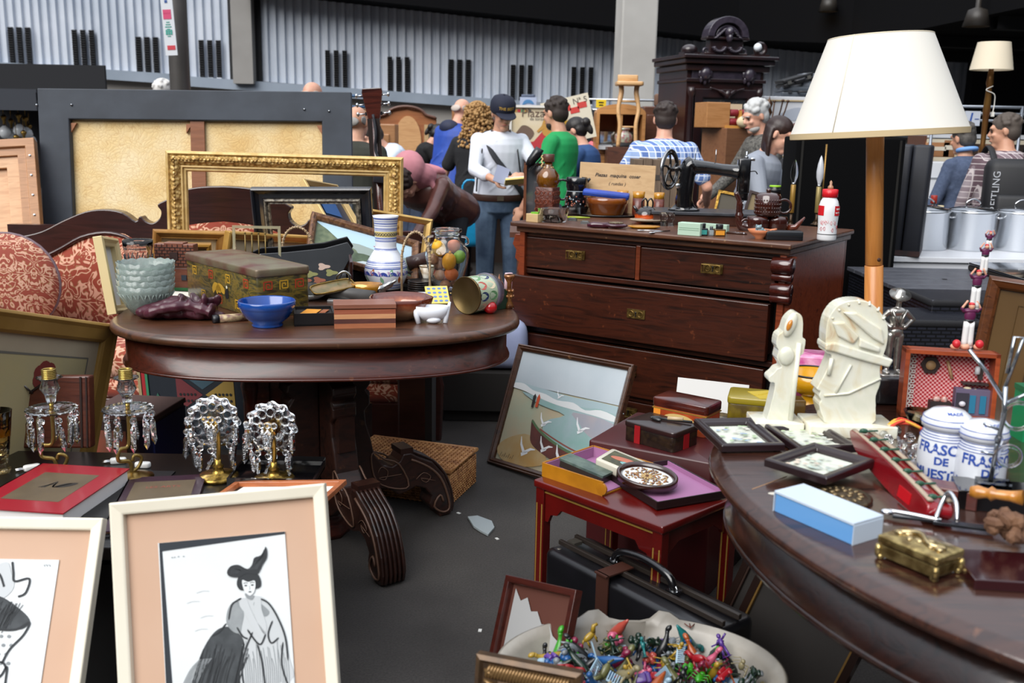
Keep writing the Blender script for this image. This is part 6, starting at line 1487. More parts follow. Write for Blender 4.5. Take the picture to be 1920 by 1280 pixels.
# gilt figurines past the table end
for i,(px,pyb,pyt,wd)in enumerate(((912,530,476,26),(941,532,474,24),(964,530,478,20))):
 Y=3.62;px-=4*i;b0=D(px,pyt,Y);zt=b0.z;t_=thing('gilt_figurine',['gilt candlestick ornament left of the three beside the dresser','gilt rounded figurine with pointed cap, middle of the three beside the dresser','gilt candlestick ornament right of the three, touching the dresser edge'][i],'figurine',(b0.x,Y,Z),group='gilt ornaments by the dresser');rr=wd*KP(b0)/2;GF=mat('b37a45',.2,.5,col2='5a2f18',sc=30,coat=.4)
 m=MB()
 if i==1:m.ball((rr,rr,.03),(0,0,.03));m.ball((rr*.8,rr*.8,.03),(0,0,.075));m.lathe([(rr*.5,.095),(rr*.25,.11),(0,.127)],n=16)
 else:m.lathe([(0,0),(rr,0),(rr*.9,.012),(rr*.5,.03),(rr*.8,.05),(rr*.45,.07),(rr*.4,.095),(rr*1.0,.115),(rr*1.05,.125),(0,.122)],n=20)
 m.put('cast_body',GF,t_)
 m=MB();[m.ball((.006,.006,.006),(rr*.75*cos(a),rr*.75*sin(a),.045+.02*(j%2)),n=8,m_=5)for j,a in enumerate([PI*q/6 for q in range(12)])];tag(m.put('relief',GF,t_),kind='stuff')
 # wicker hoop handles
for(px0,px1,pyt,pyb,Y,lb)in((530,585,425,462,3.95,'thin cane hoop handle arching left of the landscape painting'),(753,806,434,490,3.80,'thin cane hoop handle arching between vase and glass jar')):
 a,b_=D(px0,pyb,Y),D(px1,pyb,Y);zt=D(px0,pyt,Y).z;cx=(a.x+b_.x)/2;rr=(b_.x-a.x)/2;m=MB()
 m.tube([(cx-rr,Y,Z),(cx-rr,Y,a.z)]+[(cx+rr*cos(R(q)),Y,a.z+(zt-a.z)*sin(R(q)))for q in range(165,10,-15)]+[(cx+rr,Y,a.z),(cx+rr,Y,Z)],.0045,8)
 for i in range(18):q=PI*i/17;m.torus(.0055,.002,(cx+rr*cos(q),Y,a.z+(zt-a.z)*sin(q)),(PI/2*0,q*-1,0),8,4)
 solo(m,'cane_hoop',lb,'handle',mat('b59f80',.5,col2='8a7050',sc=50),(0,0,0))
c=D(668,476,4.2);t_=thing('wooden_tower','tiny orange wooden tower model before the landscape painting','model tower',(c.x,4.2,c.z));m=n_box((.022,.022,.03),base=1);m.box((.015,.015,.02),(0,0,.03),base=1);m.cyl(.006,.03,(0,0,.05),r2=.001,n=8);m.put('tower',wood('c07a30','d08a40',.4),t_)
m=n_box((.03,.03,c.z-Z),base=1);solo(m,'small_block','small dark block under the orange wooden tower','block',BLACK,(c.x,4.2,Z+.003))
c=D(690,476,4.2);m=n_box((.06,.03,.035),base=1);m.mi=1;m.box((.06,.002,.006),(0,-.016,.02));solo(m,'red_box','small bright red box before the landscape painting','box',[mat('a3182a',.35),mat('5a0c14')],(c.x+.01,4.2,c.z));m=n_box((.06,.03,c.z-Z),base=1);solo(m,'brown_block','small dark brown block under the bright red box','block',mat('120a07',.7),(c.x+.01,4.2,Z+.003))
# ===== LOW TABLE AT THE LEFT AND ITS THINGS
LZ=.48
LT=thing('low_table','low black lacquered table carrying the crystal lamps and books','table',(-1.28,2.50,0))
m=n_box((1.46,.68,.035),(0,0,LZ-.0175));m.put('top',mat('0a0909',.3,coat=.1),LT,bev=.005)
for sx in(-1,1):
 for sy in(-1,1):m=n_box((.05,.05,LZ-.035),(sx*.68,sy*.30,(LZ-.035)/2));m.put('leg',mat('0e0c0d',.3),LT,bev=.004)
m=n_box((1.3,.02,.10),(0,.29,LZ-.085));m.put('apron',mat('0e0c0d',.3),LT)
m=n_box((1.22,.44,.38),(0,.02,.19));solo(m,'dark_box','dark box filling the space beneath the low black table','chest',mat('060505',.9),(-1.28,2.48,0))  # plain near-black box filling the space under the tabletop
def prism_drop(t_,p,L=.085,tilt=(0,0),w_=.0085):
 """round bead with a faceted crystal spear below it"""
 x,y,z=p
 m=MB();m.T=TL_(p)@Euler((tilt[0],tilt[1],0)).to_matrix().to_4x4()
 m.smooth=False;m.ball((.0095,.006,.0095),(0,0,-.010),n=8,m_=6)
 m.lathe([(0,-.020),(w_*.55,-.024),(w_,-.034),(w_*.9,-L+.012),(w_*1.05,-L),(0,-L-.016)],n=6)
 for i in range(7):m.ball((w_*.5,w_*1.05,.0028),(0,0,-.042-i*.0075*(L/.085)),n=6,m_=4)
 return m.put('crystal_drop',CRYST,t_)
def girandole(px,pyb,label,rz):
 k0=G(px,pyb,LZ);t_=thing('girandole',label,'lamp',k0,rz,'crystal candle lamps on the low table')
 zt=D(px,690,k0.y).z-LZ;zd=D(px,775,k0.y).z-LZ
 m=n_lathe([(0,0),(.055,0),(.058,.006),(.04,.012),(.02,.018),(.008,.02)],n=30,lobes=12,amp=.02);m.put('foot',BRASS,t_)
 m=n_tube(smooth([(0,0,.015),(-.004,0,.05),(-.035,0,.06),(-.03,0,.09),(-.004,0,.10),(0,0,zd)],5),.0055,8);m.tube(smooth([(0,0,.02),(.02,0,.03),(.03,0,.055),(.01,0,.065),(.004,0,.05)],4),.005,8);m.put('stem',mat('8a7440',.3,.8),t_)
 m=n_lathe([(0,zd-.002),(.02,zd-.002),(.052,zd+.006),(.066,zd+.012),(.066,zd+.016),(.05,zd+.011),(.02,zd+.004),(0,zd+.004)],n=60,lobes=20,amp=.03);m.lathe([(.018,zd+.005),(.02,zd+.009),(.012,zd+.012)],n=20);dish=m.put('drip_pan',CRYST,t_)
 m=n_rod((0,0,zd),(0,0,zd+.035),.006,n=12);m.put('brass_tube',mat('a58a4a',.25,.9),t_)
 m=MB();hz=zt-zd;m.lathe([(.008,zd+.03),(.012,zd+.034),(.014,zd+.05),(.024,zd+.068),(.026,zd+hz*.55),(.019,zd+hz*.72),(.024,zd+hz*.76),(.034,zd+hz*.80),(.030,zd+hz*.80),(.017,zd+hz*.74),(.02,zd+hz*.55),(.01,zd+.05)],n=40,lobes=8,amp=.05);m.put('candle_cup',CRYST,t_)
 m=MB();
 for i in range(6):m.torus(.0165,.0028,(0,0,zd+hz*(.78+.036*i)),(0,0,0),20,6)
 m.cyl(.0165,hz*.20,(0,0,zd+hz*.76));m.put('screw_socket',mat('a8904e',.25,.9),t_)
 for i in range(9):
  a=2*PI*i/9+.3;tl=random.uniform(-.08,.08);prism_drop(t_,(.060*cos(a),.060*sin(a),zd+.004),.085,(tl,random.uniform(-.12,.12)))
 return t_
random.seed(11)
girandole(107,893,'crystal candle lamp with hanging prisms, left one before the wooden zither',.2);girandole(248,897,'crystal candle lamp with hanging prisms, right one before the dark game box',.8)
def sconce(px,pyb,pyt,label,rz):
 k0=G(px,pyb,LZ);t_=thing('wall_sconce',label,'lamp',k0+V((0,.04,0)),rz,'crystal wall sconces standing on the low table')
 k_=KP(k0);zt=(pyb-pyt)*k_*1.0;R_=.072;cz=zt-R_
 m=n_lathe([(0,0),(.056,0),(.058,.006),(.05,.012),(.018,.016),(.012,.03),(.016,.036),(.009,.044),(.009,.055)],n=40,lobes=16,amp=.03);m.put('brass_rosette',mat('a5873f',.25,.9,col2='5e4a20',sc=60),t_)
 m=n_tube(smooth([(0,0,.045),(.004,-.005,cz*.5),(.006,-.01,cz*.8),(.0,-.005,cz+.012),(-.012,.015,cz+.015),(-.02,.03,cz)],5),.006,10);m.lathe([(.018,0),(.02,.008),(.008,.02)],(-.02,.03,cz),U9,n=16);m.put('curved_arm',mat('8f7236',.25,.9),t_)
 m=n_lathe([(.01,0),(.03,.004),(R_*.7,.012),(R_,.004),(R_,.0),(R_*.7,.006),(.03,-.002),(.01,-.004)],(-.015,.035,cz),(R(78),0,0),n=72,lobes=12,amp=.05);m.put('crystal_dish',CRYST,t_)
 m=MB()
 for i in range(12):a=2*PI*i/12;m.ball((.010,.006,.010),(-.015+R_*.95*cos(a),.028,cz+R_*.95*sin(a)),n=8,m_=6);m.torus(.012,.0025,(-.015+R_*.66*cos(a),.026,cz+R_*.66*sin(a)),(R(80),0,0),14,5)
 tag(m.put('pressed_beads',CRYST,t_),kind='stuff')
 for i,a in enumerate((R(160),R(190),R(215),R(240),R(262),R(285),R(310),R(335),R(20))):
  p=(-.015+R_*.95*cos(a),.012,cz+R_*.95*sin(a));tl=[0,.1,-.1,.05,-.45,.5,-.15,.1,0][i]
  L=max(.03,min(.078,p[2]-.030));prism_drop(t_,p,L,(random.uniform(-.05,.1),tl))
 for i in range(3):prism_drop(t_,(-.01+.02*(i-1),-.012,cz+.03),.07,(0,.2*(i-1)))
 return t_
sconce(402,905,752,'crystal wall sconce on round brass rosette, left of the two',.1);sconce(508,910,764,'crystal wall sconce on round brass rosette, right of the two',-.1)
# black lacquer tray with cloth at the right end of the low table
c=G(545,893,LZ);m=MB();t_=thing('black_tray','black lacquer tray with crumpled edge at the right end of the low table','tray',(D(520,880,2.66).x,2.66,LZ));m.rbox((.24,.16,.008),.01,(0,0,.004));m.put('tray_base',BLACKG,t_)
m=n_frame(.24,.16,[(0,0),(0,.02),(.006,.02),(.006,0)]);f_=m.put('rim',BLACKG,t_);f_.rotation_euler=(R(-90),0,0);f_.location=(0,-.08,.0)
# plugs and white connectors
for i,(px,py,lb,rz)in enumerate(((60,881,'white mains plug beside the left crystal lamp',.6),(268,876,'white oval cable switch behind the right crystal lamp',.0),(222,868,'white cable plug left of the right crystal lamp',.3))):
 t_=thing('white_plug',lb,'plug',G(px,py,LZ),rz);m=n_rbox((.045,.022,.016),.010,base=1,rz=.004);m.put('plug_body',mat('dcdcd8',.35),t_)
 if i!=1:m=MB();[m.rod((-.02,dy,.008),(-.042,dy,.008),.0022)for dy in(-.006,.006)];tag(m.put('pins',CHROME,t_),kind='stuff')
 else:m=n_cyl(.003,.002,(-.008,-.0112,.009),U9,n=8);m.put('screw',BRASS,t_)
 # amber cut vase at the far left edge
c,r_,h_=stand(2,893,770,56,LZ);t_=thing('cut_glass_vase','amber cut glass vase partly outside the left edge','vase',c+V((0,.0,0)));pv=[(0,0),(.6,0),(.7,.04),(.5,.12),(.62,.3),(.8,.6),(1.0,1.0),(.94,1.0),(.72,.6),(.5,.3),(0,.2)]
m=n_lathe([(a*r_,z*h_)for a,z in pv],n=36,lobes=12,amp=.02);m.put('vase_body',glass('f0dcb0',.03,1.5,.4,50),t_);m=n_lathe([(.80*r_,h_*.6),(1.005*r_,h_*1.0)],n=36,cap=False);m.put('amber_band',glass('b5761c',.03,1.3),t_)
# books
def book(name,label,corners,z,th,cov,pagem,inset,drawf=None,band=None,rz=None):
 P_=[G(*c_,z+th)for c_ in corners] # TL TR BR BL on top face
 X=((P_[1]-P_[0])+(P_[2]-P_[3]));X.normalize();w_=((P_[1]-P_[0]).length+(P_[2]-P_[3]).length)/2;Y_=ZV.cross(X);d_=abs(((P_[0]+P_[1])/2-(P_[3]+P_[2])/2).dot(Y_))
 Mx=BM(X,Y_,ZV);Mx.translation=sum(P_,V((0,0,0)))/4-V((0,0,th))
 t_=thing(name,label,'book',mw=Mx)
 m=n_box((w_,d_,.003),(0,0,th-.0015));m.box((w_,d_,.003),(0,0,.0015));m.box((.004,d_,th),(-w_/2+.002,0,th/2));m.put('cover',cov,t_)
 m=n_box((w_-.010,d_-.012,th-.006),(0,0,th/2));m.put('page_block',pagem,t_)
 if inset:
  m=MB();m.T=TL_((0,0,th+.0004))@RX_(-PI/2);a,b_=w_*inset/2,d_*inset/2;m.flat([(-a,-b_),(a,-b_),(a,b_),(-a,b_)],0,0)
  if drawf:drawf(m,a,b_)
  m.put('cover_picture',[mat('4f4230',.5,col2='5b4d38',sc=12),mat('1f1a16',.6),mat('8a4a3c',.6)],t_)
 return t_,w_,d_
def etch(m,a,b_):
 for s_ in range(3):m.stroke(smooth([(-a*.4+s_*a*.1,-b_*.1),(-a*.05,b_*.15+s_*.01),(a*.1,-b_*.05),(a*.5,b_*.3)],4),.004,-.0004,1)
 m.flat(smooth([(a*.1,.0),(a*.3,b_*.25),(a*.7,b_*.35),(a*.6,b_*.1),(a*.3,-b_*.05)],3,True),-.0004,1)
book('red_art_book','thick red book with brown picture on its cover, lying at the left front',[(85,868),(235,878),(128,962),(-75,950)],LZ,.045,mat('8e1525',.3,coat=.2),mat('e4e2e0',.8),.60,etch)
def etch2(m,a,b_):
 m.flat(smooth([(-a*.5,-b_*.4),(-a*.2,-b_*.1),(a*.1,-b_*.25),(a*.5,-b_*.1),(a*.6,-b_*.35),(a*.1,-b_*.45)],3,True),-.0004,1);m.stroke(smooth([(-a*.4,-b_*.2),(0,b_*.1),(a*.6,.0)],4),.003,-.0004,1)
 m.mi=2;o=m.T;m.T=m.T@TL_((0,0,0));m.text('LES ARTS',.022,(0,-.0005,b_*.68));m.T=o
book('purple_art_book','purple edged book with brown cover picture beside the red book',[(262,892),(395,890),(345,985),(165,1000)],LZ,.012,mat('2c1524',.35),mat('d9a070',.8),.78,etch2)
book('black_folder','thin black folder beneath the purple edged book',[(246,884),(330,880),(200,1010),(120,1000)],LZ,.004,BLACK,WHITE,0)
# small wooden frame lying behind the right print
picture('small_wood_frame','small orange wooden frame with sketch lying behind the right print','picture',rect((395,908),(600,906),(560,985),(330,985),'z',LZ+.005),[(0,-.006),(0,.008),(.016,.008),(.018,-.006)],wood('8a4a26','a55e34',.4),[CARD,mat('8a4a3a',.6),mat('3a3430',.6)],lambda m,w_,h_,q,y:(m.flat(smooth([(-w_*.3,q+h_*.6),(-w_*.1,q+h_*.85),(w_*.1,q+h_*.7),(0,q+h_*.5)],3,True),y,1),m.flat(smooth([(w_*.1,q+h_*.6),(w_*.2,q+h_*.8),(w_*.35,q+h_*.7)],3,True),y,2)))
# zither
Rz=rect((45,714),(163,712),(164,866),(-70,866),'z',LZ);
t_=thing('wooden_zither','old brown wooden zither with tuning pins standing behind the crystal lamp','zither',(D(60,866,2.80).x,2.86,LZ),r=(R(-8),0,R(4)));k_=KP(D(60,800,2.8))*.9;ZW=wood('4a2116','63301f',.4,sc=(2,20,20),c3='3a1810',worn='7a5038')
out=[(-130,0),(104,0),(104,156),(30,156),(-130,40)]
m=n_prism([(x*k_,z*k_)for x,z in out],.045);m.put('sound_box',ZW,t_,bev=.006)
m=n_prism([(x*k_,z*k_)for x,z in((26,156),(36,156),(-124,46),(-130,40))],.004,(0,-.005,0));m.prism([(x*k_,z*k_)for x,z in((84,2),(88,2),(88,154),(84,154))],.003,(0,-.004,0));m.prism([(x*k_,z*k_)for x,z in((96,2),(99,2),(99,154),(96,154))],.003,(0,-.004,0));m.put('inlay',mat('24100b',.5),t_)
for i in range(6):x,z=(-118+26*i)*k_,(52+18.5*i)*k_;m=n_rod((x,-.002,z-.01),(x-.012,-.03,z+.016),.0032);m.put('tuning_pin',mat('6d6864',.3,.8),t_)
# gilt framed picture behind
def flowerp(m,w_,h_,q,y):
 xr,zr,fx,fz=w_/2-.06,q+h_-.06,w_/2-.27,q+h_-.125
 m.flat([(-w_/2,q),(xr,q),(xr,zr),(-w_/2,zr)],y,1);m.stroke([(-w_/2,zr),(xr,zr),(xr,q)],.008,y-.0005,3)
 for i in range(7):a=i*.9;m.flat([(fx+.03*cos(a)+.03*cos(t),fz+.025*sin(a)+.025*sin(t))for t in[PI*j/6 for j in range(12)]],y-.0007-.0001*i,2)
 m.flat(smooth([(fx,fz-.05),(fx+.06,fz-.08),(fx+.08,fz-.14),(fx-.02,fz-.1)],3,True),y-.0006,4)
Rg=rect((0,578),(213,608),(172,850),(-50,870),'y',3.3,'TR');_M,_w,_h=Rg;_e=(_M.translation.z-.01)/_M[2][2];_M.translation-=V((_M[0][2],_M[1][2],_M[2][2]))*_e;_M.translation-=V((_M[0][0],_M[1][0],_M[2][0]))*.05;Rg=(_M,_w+.1,_h+_e)
picture('gilt_framed_print','wide dull gilt frame with beige mat and faded red flower print','picture',Rg,[(0,-.02),(0,.016),(.008,.022),(.02,.016),(.055,.010),(.065,.004),(.066,-.02)],mat('b08a48',.4,.1,col2='9a7638',sc=5),[mat('b8aa90',.8,col2='ae9f85',sc=3),mat('b5a778',.8,col2='b0a47c',sc=8),mat('7a2f26',.8),mat('6d6a60',.8),mat('4f5a3a',.8)],flowerp)
# ---- the two charcoal prints in cream frames
INK=[mat('d5d9da',.7,col2='ced3d5',sc=3),mat('2b2e31',.8),mat('44484b',.8,col2='33373a',sc=30),mat('8f9496',.8,col2='7c8184',sc=30),mat('b9bdbf',.8),mat('1f262e',.7)]
def lady(m,w_,h_,q,y):
 P_=lambda pts:[(w_*(u-.5),q+h_*(1-(1-v_)*.57))for u,v_ in pts]
 S_=lambda pts,n=4,c=True:P_(smooth(pts,n,c))
 m.flat(P_([(.01,.945),(1,.985),(1,1),(.01,1)]),y,5);m.flat(P_([(.0,-.7),(.075,-.7),(.03,.95),(.01,.95)]),y,5)
 m.flat(S_([(.20,.10),(.10,-.6),(.99,-.6),(.98,.14),(.90,.30),(.80,.38),(.74,.36),(.60,.40),(.50,.44),(.40,.36),(.30,.25)]),y-.0001,0)
 # coat and sleeves in soft grey
 m.flat(S_([(.52,.47),(.60,.56),(.66,.60),(.78,.60),(.86,.53),(.93,.40),(.97,.2),(.97,.05),(.60,.02),(.55,.30)]),y-.0003,4)
 # big dark skirt
 m.flat(S_([(.10,-.5),(.13,-.2),(.18,.02),(.23,.15),(.30,.29),(.40,.40),(.50,.43),(.58,.39),(.63,.32),(.61,.22),(.58,.10),(.60,-.2),(.62,-.5)]),y-.0005,2)
 m.flat(S_([(.30,.04),(.34,.18),(.42,.30),(.50,.36),(.57,.32),(.59,.24),(.53,.12),(.48,.02)]),y-.0007,2)
 rnd=RND(2)
 for i in range(36):u=rnd.uniform(.18,.56);m.stroke(S_([(u,rnd.uniform(0,.06)),(u+.04,.14),(u+.10,rnd.uniform(.22,.33))],4,False),.0016,y-.0009,1)
 # hem strokes left
 for i in range(10):m.stroke(S_([(.10+.012*i,.0),(.13+.012*i,.08),(.20+.012*i,.18),(.28+.01*i,.24)],4,False),.0014,y-.0009,3)
 # torso, sleeve shading
 m.flat(S_([(.50,.46),(.52,.54),(.57,.585),(.62,.565),(.64,.50),(.62,.43),(.60,.38),(.54,.40)]),y-.0008,3)
 m.flat(S_([(.72,.56),(.76,.565),(.84,.50),(.80,.47),(.74,.51)]),y-.0008,3)
 m.flat(S_([(.61,.56),(.65,.50),(.72,.38),(.78,.33),(.80,.37),(.74,.44),(.69,.54),(.67,.59),(.63,.60)]),y-.0010,4)
 m.flat(S_([(.74,.59),(.72,.50),(.77,.38),(.80,.36),(.81,.42),(.78,.52),(.78,.585)]),y-.0010,4)
 for pts in([(.52,.47),(.55,.56),(.60,.59),(.63,.60)],[(.78,.585),(.84,.55),(.90,.46),(.95,.33),(.96,.18)],[(.86,.44),(.82,.36),(.84,.30),(.90,.33)],[(.66,.40),(.72,.32),(.76,.30),(.80,.36)],[(.70,.38),(.64,.28),(.60,.16),(.61,.02)],[(.73,.30),(.76,.18),(.77,.02)],[(.93,.30),(.91,.16),(.95,.02)],[(.50,.45),(.44,.40),(.38,.38)],[(.58,.42),(.62,.36),(.66,.34)]):
  m.stroke(S_(pts,5,False),[.0012]+[.0034]*(5*(len(pts)-1)-1)+[.001],y-.0013,1)
 for i in range(22):u=.62+.016*i;m.stroke(S_([(u,rnd.uniform(.0,.05)),(u+.006,.14),(u-.01+rnd.uniform(0,.02),rnd.uniform(.2,.33))],3,False),.0013,y-.0009,3)
 # head
 m.flat(S_([(.615,.735),(.60,.69),(.62,.655),(.66,.65),(.77,.655),(.79,.69),(.775,.735),(.74,.76),(.66,.76)]),y-.0011,1)
 m.flat(S_([(.645,.715),(.65,.66),(.675,.625),(.70,.612),(.73,.63),(.745,.67),(.74,.705),(.69,.70)]),y-.0015,0)
 m.flat(S_([(.66,.63),(.67,.60),(.71,.585),(.73,.61),(.70,.612)]),y-.0014,3)
 for u in(.67,.722):m.flat(P_([(u+.012*cos(t),.678+.005*sin(t))for t in[PI*j/5 for j in range(10)]]),y-.0018,1);m.stroke(P_([(u-.016,.692),(u,.697),(u+.016,.692)]),.0014,y-.0018,1)
 m.stroke(P_([(.698,.675),(.702,.655),(.694,.650)]),.001,y-.0018,3);m.flat(P_([(.70+.014*cos(t),.636+.004*sin(t))for t in[PI*j/5 for j in range(10)]]),y-.0018,1)
 # feathered hat
 m.flat(S_([(.55,.745),(.53,.775),(.56,.81),(.62,.815),(.67,.79),(.70,.785),(.73,.81),(.75,.85),(.80,.862),(.83,.895),(.845,.915),(.853,.88),(.845,.84),(.81,.80),(.79,.77),(.76,.745),(.68,.755),(.62,.735)]),y-.0016,1)
 for i in range(9):m.stroke(S_([(.70+.008*i,.775),(.76+.006*i,.82+.002*i),(.83,.862+.004*i)],4,False),.0018,y-.0019,2)
 for i in range(6):m.stroke(S_([(.56+.01*i,.76),(.58+.012*i,.79),(.64,.775)],4,False),.0016,y-.0019,2)
 for(u,v_)in((.10,.90),(.12,.90),(.15,.902),(.19,.90)):m.stroke(P_([(u,v_),(u+.012,v_+.002)]),.0016,y-.0005,3)
 for(u,v_,r2)in((.25,.42,.006),(.3,.5,.005),(.2,.6,.004),(.28,.66,.004)):m.stroke(S_([(u,v_),(u+.05,v_+.01),(u+.1,v_+.005)],3,False),.001,y-.0005,4)
def sketch(m,w_,h_,q,y):
 P_=lambda pts:[(w_*(u*.54-.04),q+h_*(1-(1-v_)*.58))for u,v_ in pts if True]
 S_=lambda pts,n=4,c=True:P_(smooth(pts,n,c))
 m.flat(S_([(-.0,.90),(.25,.98),(.35,.90),(.42,.80),(.30,.72),(.1,.72),(0,.76)]),y-.0002,4)
 m.flat(S_([(0,.42),(.0,.72),(.12,.74),(.30,.72),(.50,.66),(.66,.60),(.72,.55),(.62,.50),(.40,.50),(.2,.46)]),y-.0005,2)
 m.flat(S_([(0,.44),(.0,.66),(.16,.68),(.34,.66),(.46,.60),(.40,.53),(.2,.48)]),y-.0007,2)
 rnd=RND(6)
 for i in range(40):u=rnd.uniform(0,.5);m.stroke(P_([(u,.5+rnd.uniform(-.03,.1)),(u+.10,.62+rnd.uniform(0,.08))]),.0015,y-.0009,1)
 for pts in([(.34,.98),(.38,.90),(.42,.84),(.62,.86),(.60,.76),(.50,.73)],[(.0,.56),(.3,.50),(.55,.50),(.72,.55),(.66,.46),(.50,.36),(.42,.26)],[(0,.22),(.2,.25),(.42,.27),(.5,.22)],[(.0,.08),(.2,.13),(.42,.17),(.5,.24),(.52,.1),(.6,.0)],[(.1,.92),(.2,.88),(.28,.80)]):
  m.stroke(S_(pts,5,False),.0045,y-.0011,1)
 for i in range(22):u,v_=(i%5)*.11+.02+.05*((i//5)%2),.45-(i//5)*.062;m.flat(P_([(u+.026*cos(t),v_+.012*sin(t))for t in[PI*j/5 for j in range(10)]]),y-.0010,3)
 for i in range(5):m.stroke(P_([(.80+.02*i,.965),(.81+.02*i,.95+.01*(i%2))]),.0014,y-.0005,3)
CRF=mat('e2dccb',.45,col2='d9d2bf',sc=3);PCH=mat('bf9f88',.85,col2='bb9981',sc=3)
pf=[(0,-.012),(0,.012),(.003,.014),(.022,.010),(.026,.008),(.028,-.012)]
Rp=rect((201,943),(603,906),(660,1600),(243,1640),'z',.0)
picture('charcoal_print_lady','cream framed charcoal print of a woman in feathered hat, peach mat','picture',Rp,pf,CRF,INK,lady,mat_w=.066,mmat=PCH,pname='charcoal_drawing')
Rl=rect((-190,966),(200,972),(109,1620),(-320,1610),'z',.0,'BR')
picture('charcoal_print_sketch','cream framed charcoal sketch in peach mat at the lower left corner','picture',Rl,pf,CRF,INK,sketch,mat_w=.066,mmat=PCH,pname='charcoal_drawing')
# ===== THINGS ON AND BEHIND THE DRESSER
Z=1.0
def bx(name,label,cat,A,B,py_top,depth,mats,z=None,rad=0,**kw):
 z=Z if z is None else z
 Mx,w_=basebox(A,B,z,depth);h_=D((A[0]+B[0])/2,py_top,Mx.translation.y-depth/2).z-z
 t_=thing(name,label,cat,mw=Mx,**kw);return t_,w_,h_
t_,w_,h_=bx('wooden_block','small pale wooden block with green top at the dresser left end','block',(986,415),(1008,417),401,.05,None);m=n_box((w_,.05,h_),base=1);m.put('block_body',wood('b0946a','c2a67a',.5),t_,bev=.002);m=n_box((w_*.6,.03,.008),(.008,.0,h_),base=1);m.put('green_top',mat('6aa82c',.5),t_)
def glassdish(px,pyb,pyt,wd,label,sq=False,fill=False):
 c,r_,h_=stand(px,pyb,pyt,wd,Z,.6);t_=thing('glass_dish',label,'dish',c);m=MB()
 pr=[(.75,0),(.8,.02),(1.0,1.0),(.96,1.0),(.76,.08),(0,.08)]
 m.lathe([(0,0)]+[(a*r_,b_*h_)for a,b_ in pr],n=4 if sq else 36,r=(0,0,PI/4-R(30))if sq else(0,0,0));m.smooth=not sq
 m.put('dish_wall',glass('f2f6f6',.02,1.25),t_)
 if fill:
  m=MB();rnd=RND(9)
  for i in range(22):a=rnd.uniform(0,6.28);q=rnd.uniform(0,.5)*r_;m.tube([(q*cos(a)-.012,q*sin(a),.008+i*.0009),(q*cos(a)+.012,q*sin(a)+rnd.uniform(-.02,.02),.012+i*.001)],.002+.002*(i%2),5)
  tag(m.put('small_bits',mat('8a5a38',.4,col2='cfcac0',sc=60),t_),kind='stuff')
 return t_
glassdish(1037,418,390,62,'clear square glass dish full of small bits at the dresser left',True,True);glassdish(1078,404,387,52,'clear low glass bowl behind the square dish, empty')
# amber bottle in tooled leather holder
c,r_,h_=stand(1026,404,290,50,Z);t_=thing('leather_bottle','amber glass bottle sitting in a square tooled leather holder','bottle',c+V((0,.02,0)),rz=R(-24));LH=mat('5f2a1a',.35,coat=.4,col2='3f180e',sc=60,bmp=.5);q=r_*1.45
m=n_rbox((q,q,h_*.46),.008,base=1,rz=.003);m.put('leather_holder',LH,t_)
m=MB();
for s_ in range(4):
 for i in range(4):
  for j in range(3):a=s_*PI/2;p=V(((i-1.5)*q*.24,-q/2-.001,h_*(.08+.14*j)));p.rotate(Euler((0,0,a)));m.torus(.011,.0016,p,(R(90),0,a),10,4)
tag(m.put('tooled_pattern',mat('7a3a24',.4),t_),kind='stuff')
m=n_lathe([(0,h_*.42),(r_*.62,h_*.42),(r_*.86,h_*.55),(r_*.84,h_*.66),(r_*.5,h_*.76),(r_*.30,h_*.80),(r_*.30,h_*.92)],n=30);m.put('amber_flask',mat('a5680f',.05,coat=.8,trans=.55,col2='6a3a06',sc=12),t_)
m=n_cyl(r_*.44,h_*.13,(0,0,h_*.88));m.put('stopper',wood('4a2a1e','5a3626',.5),t_)
m=MB()
for i in range(26):a=i*.8;m.ball(.0045,(-r_*.35-.004*sin(i),-r_*.38,h_*(.98-.012*i))if i<16 else(r_*.34*cos(a),r_*.34*sin(a),h_*.79),n=6,m_=5)
tag(m.put('rope',mat('c9ac7c',.8),t_),kind='stuff')
# black dotted pitcher
c,r_,h_=stand(1080,402,332,44,Z);t_=thing('dotted_pitcher','black glazed pitcher painted with small coloured flowers','pitcher',c);PB=mat('0b0d12',.1,coat=.8)
m=n_lathe([(0,0),(r_*.85,0),(r_*.95,.01),(r_*.98,h_*.45),(r_*.85,h_*.60),(r_*.82,h_*.66),(r_*.92,h_*.75),(r_*.92,h_*.97),(r_*.85,h_),(r_*.8,h_*.7),(0,h_*.5)],n=36);m.tube([(r_*.7,0,h_*.85),(r_*1.12,0,h_*.97)],[.014,.006],8);m.put('pitcher_body',PB,t_)
m=n_tube(smooth([(-r_*.9,0,h_*.9),(-r_*1.35,0,h_*.92),(-r_*1.6,0,h_*.85)],3),.006,8);m.put('upper_handle',PB,t_);m=n_tube(smooth([(-r_*.9,0,h_*.4),(-r_*1.35,0,h_*.38),(-r_*1.55,0,h_*.5)],3),.006,8);m.put('lower_handle',PB,t_)
m=MB();rnd=RND(12)
for i in range(60):a=rnd.uniform(PI,2*PI);z=rnd.uniform(.08,.5)*h_;m.mi=i%3;m.ball((.004,.002,.004),(r_*.97*cos(a),r_*.97*sin(a),z),(0,0,a+PI/2),n=7,m_=4)
m.mi=0;m.torus(r_*.86,.0015,(0,0,h_*.62));tag(m.put('flower_dots',[mat('b0bcc4',.4),mat('b86a48',.4),mat('8a4a4a',.4)],t_),kind='stuff')
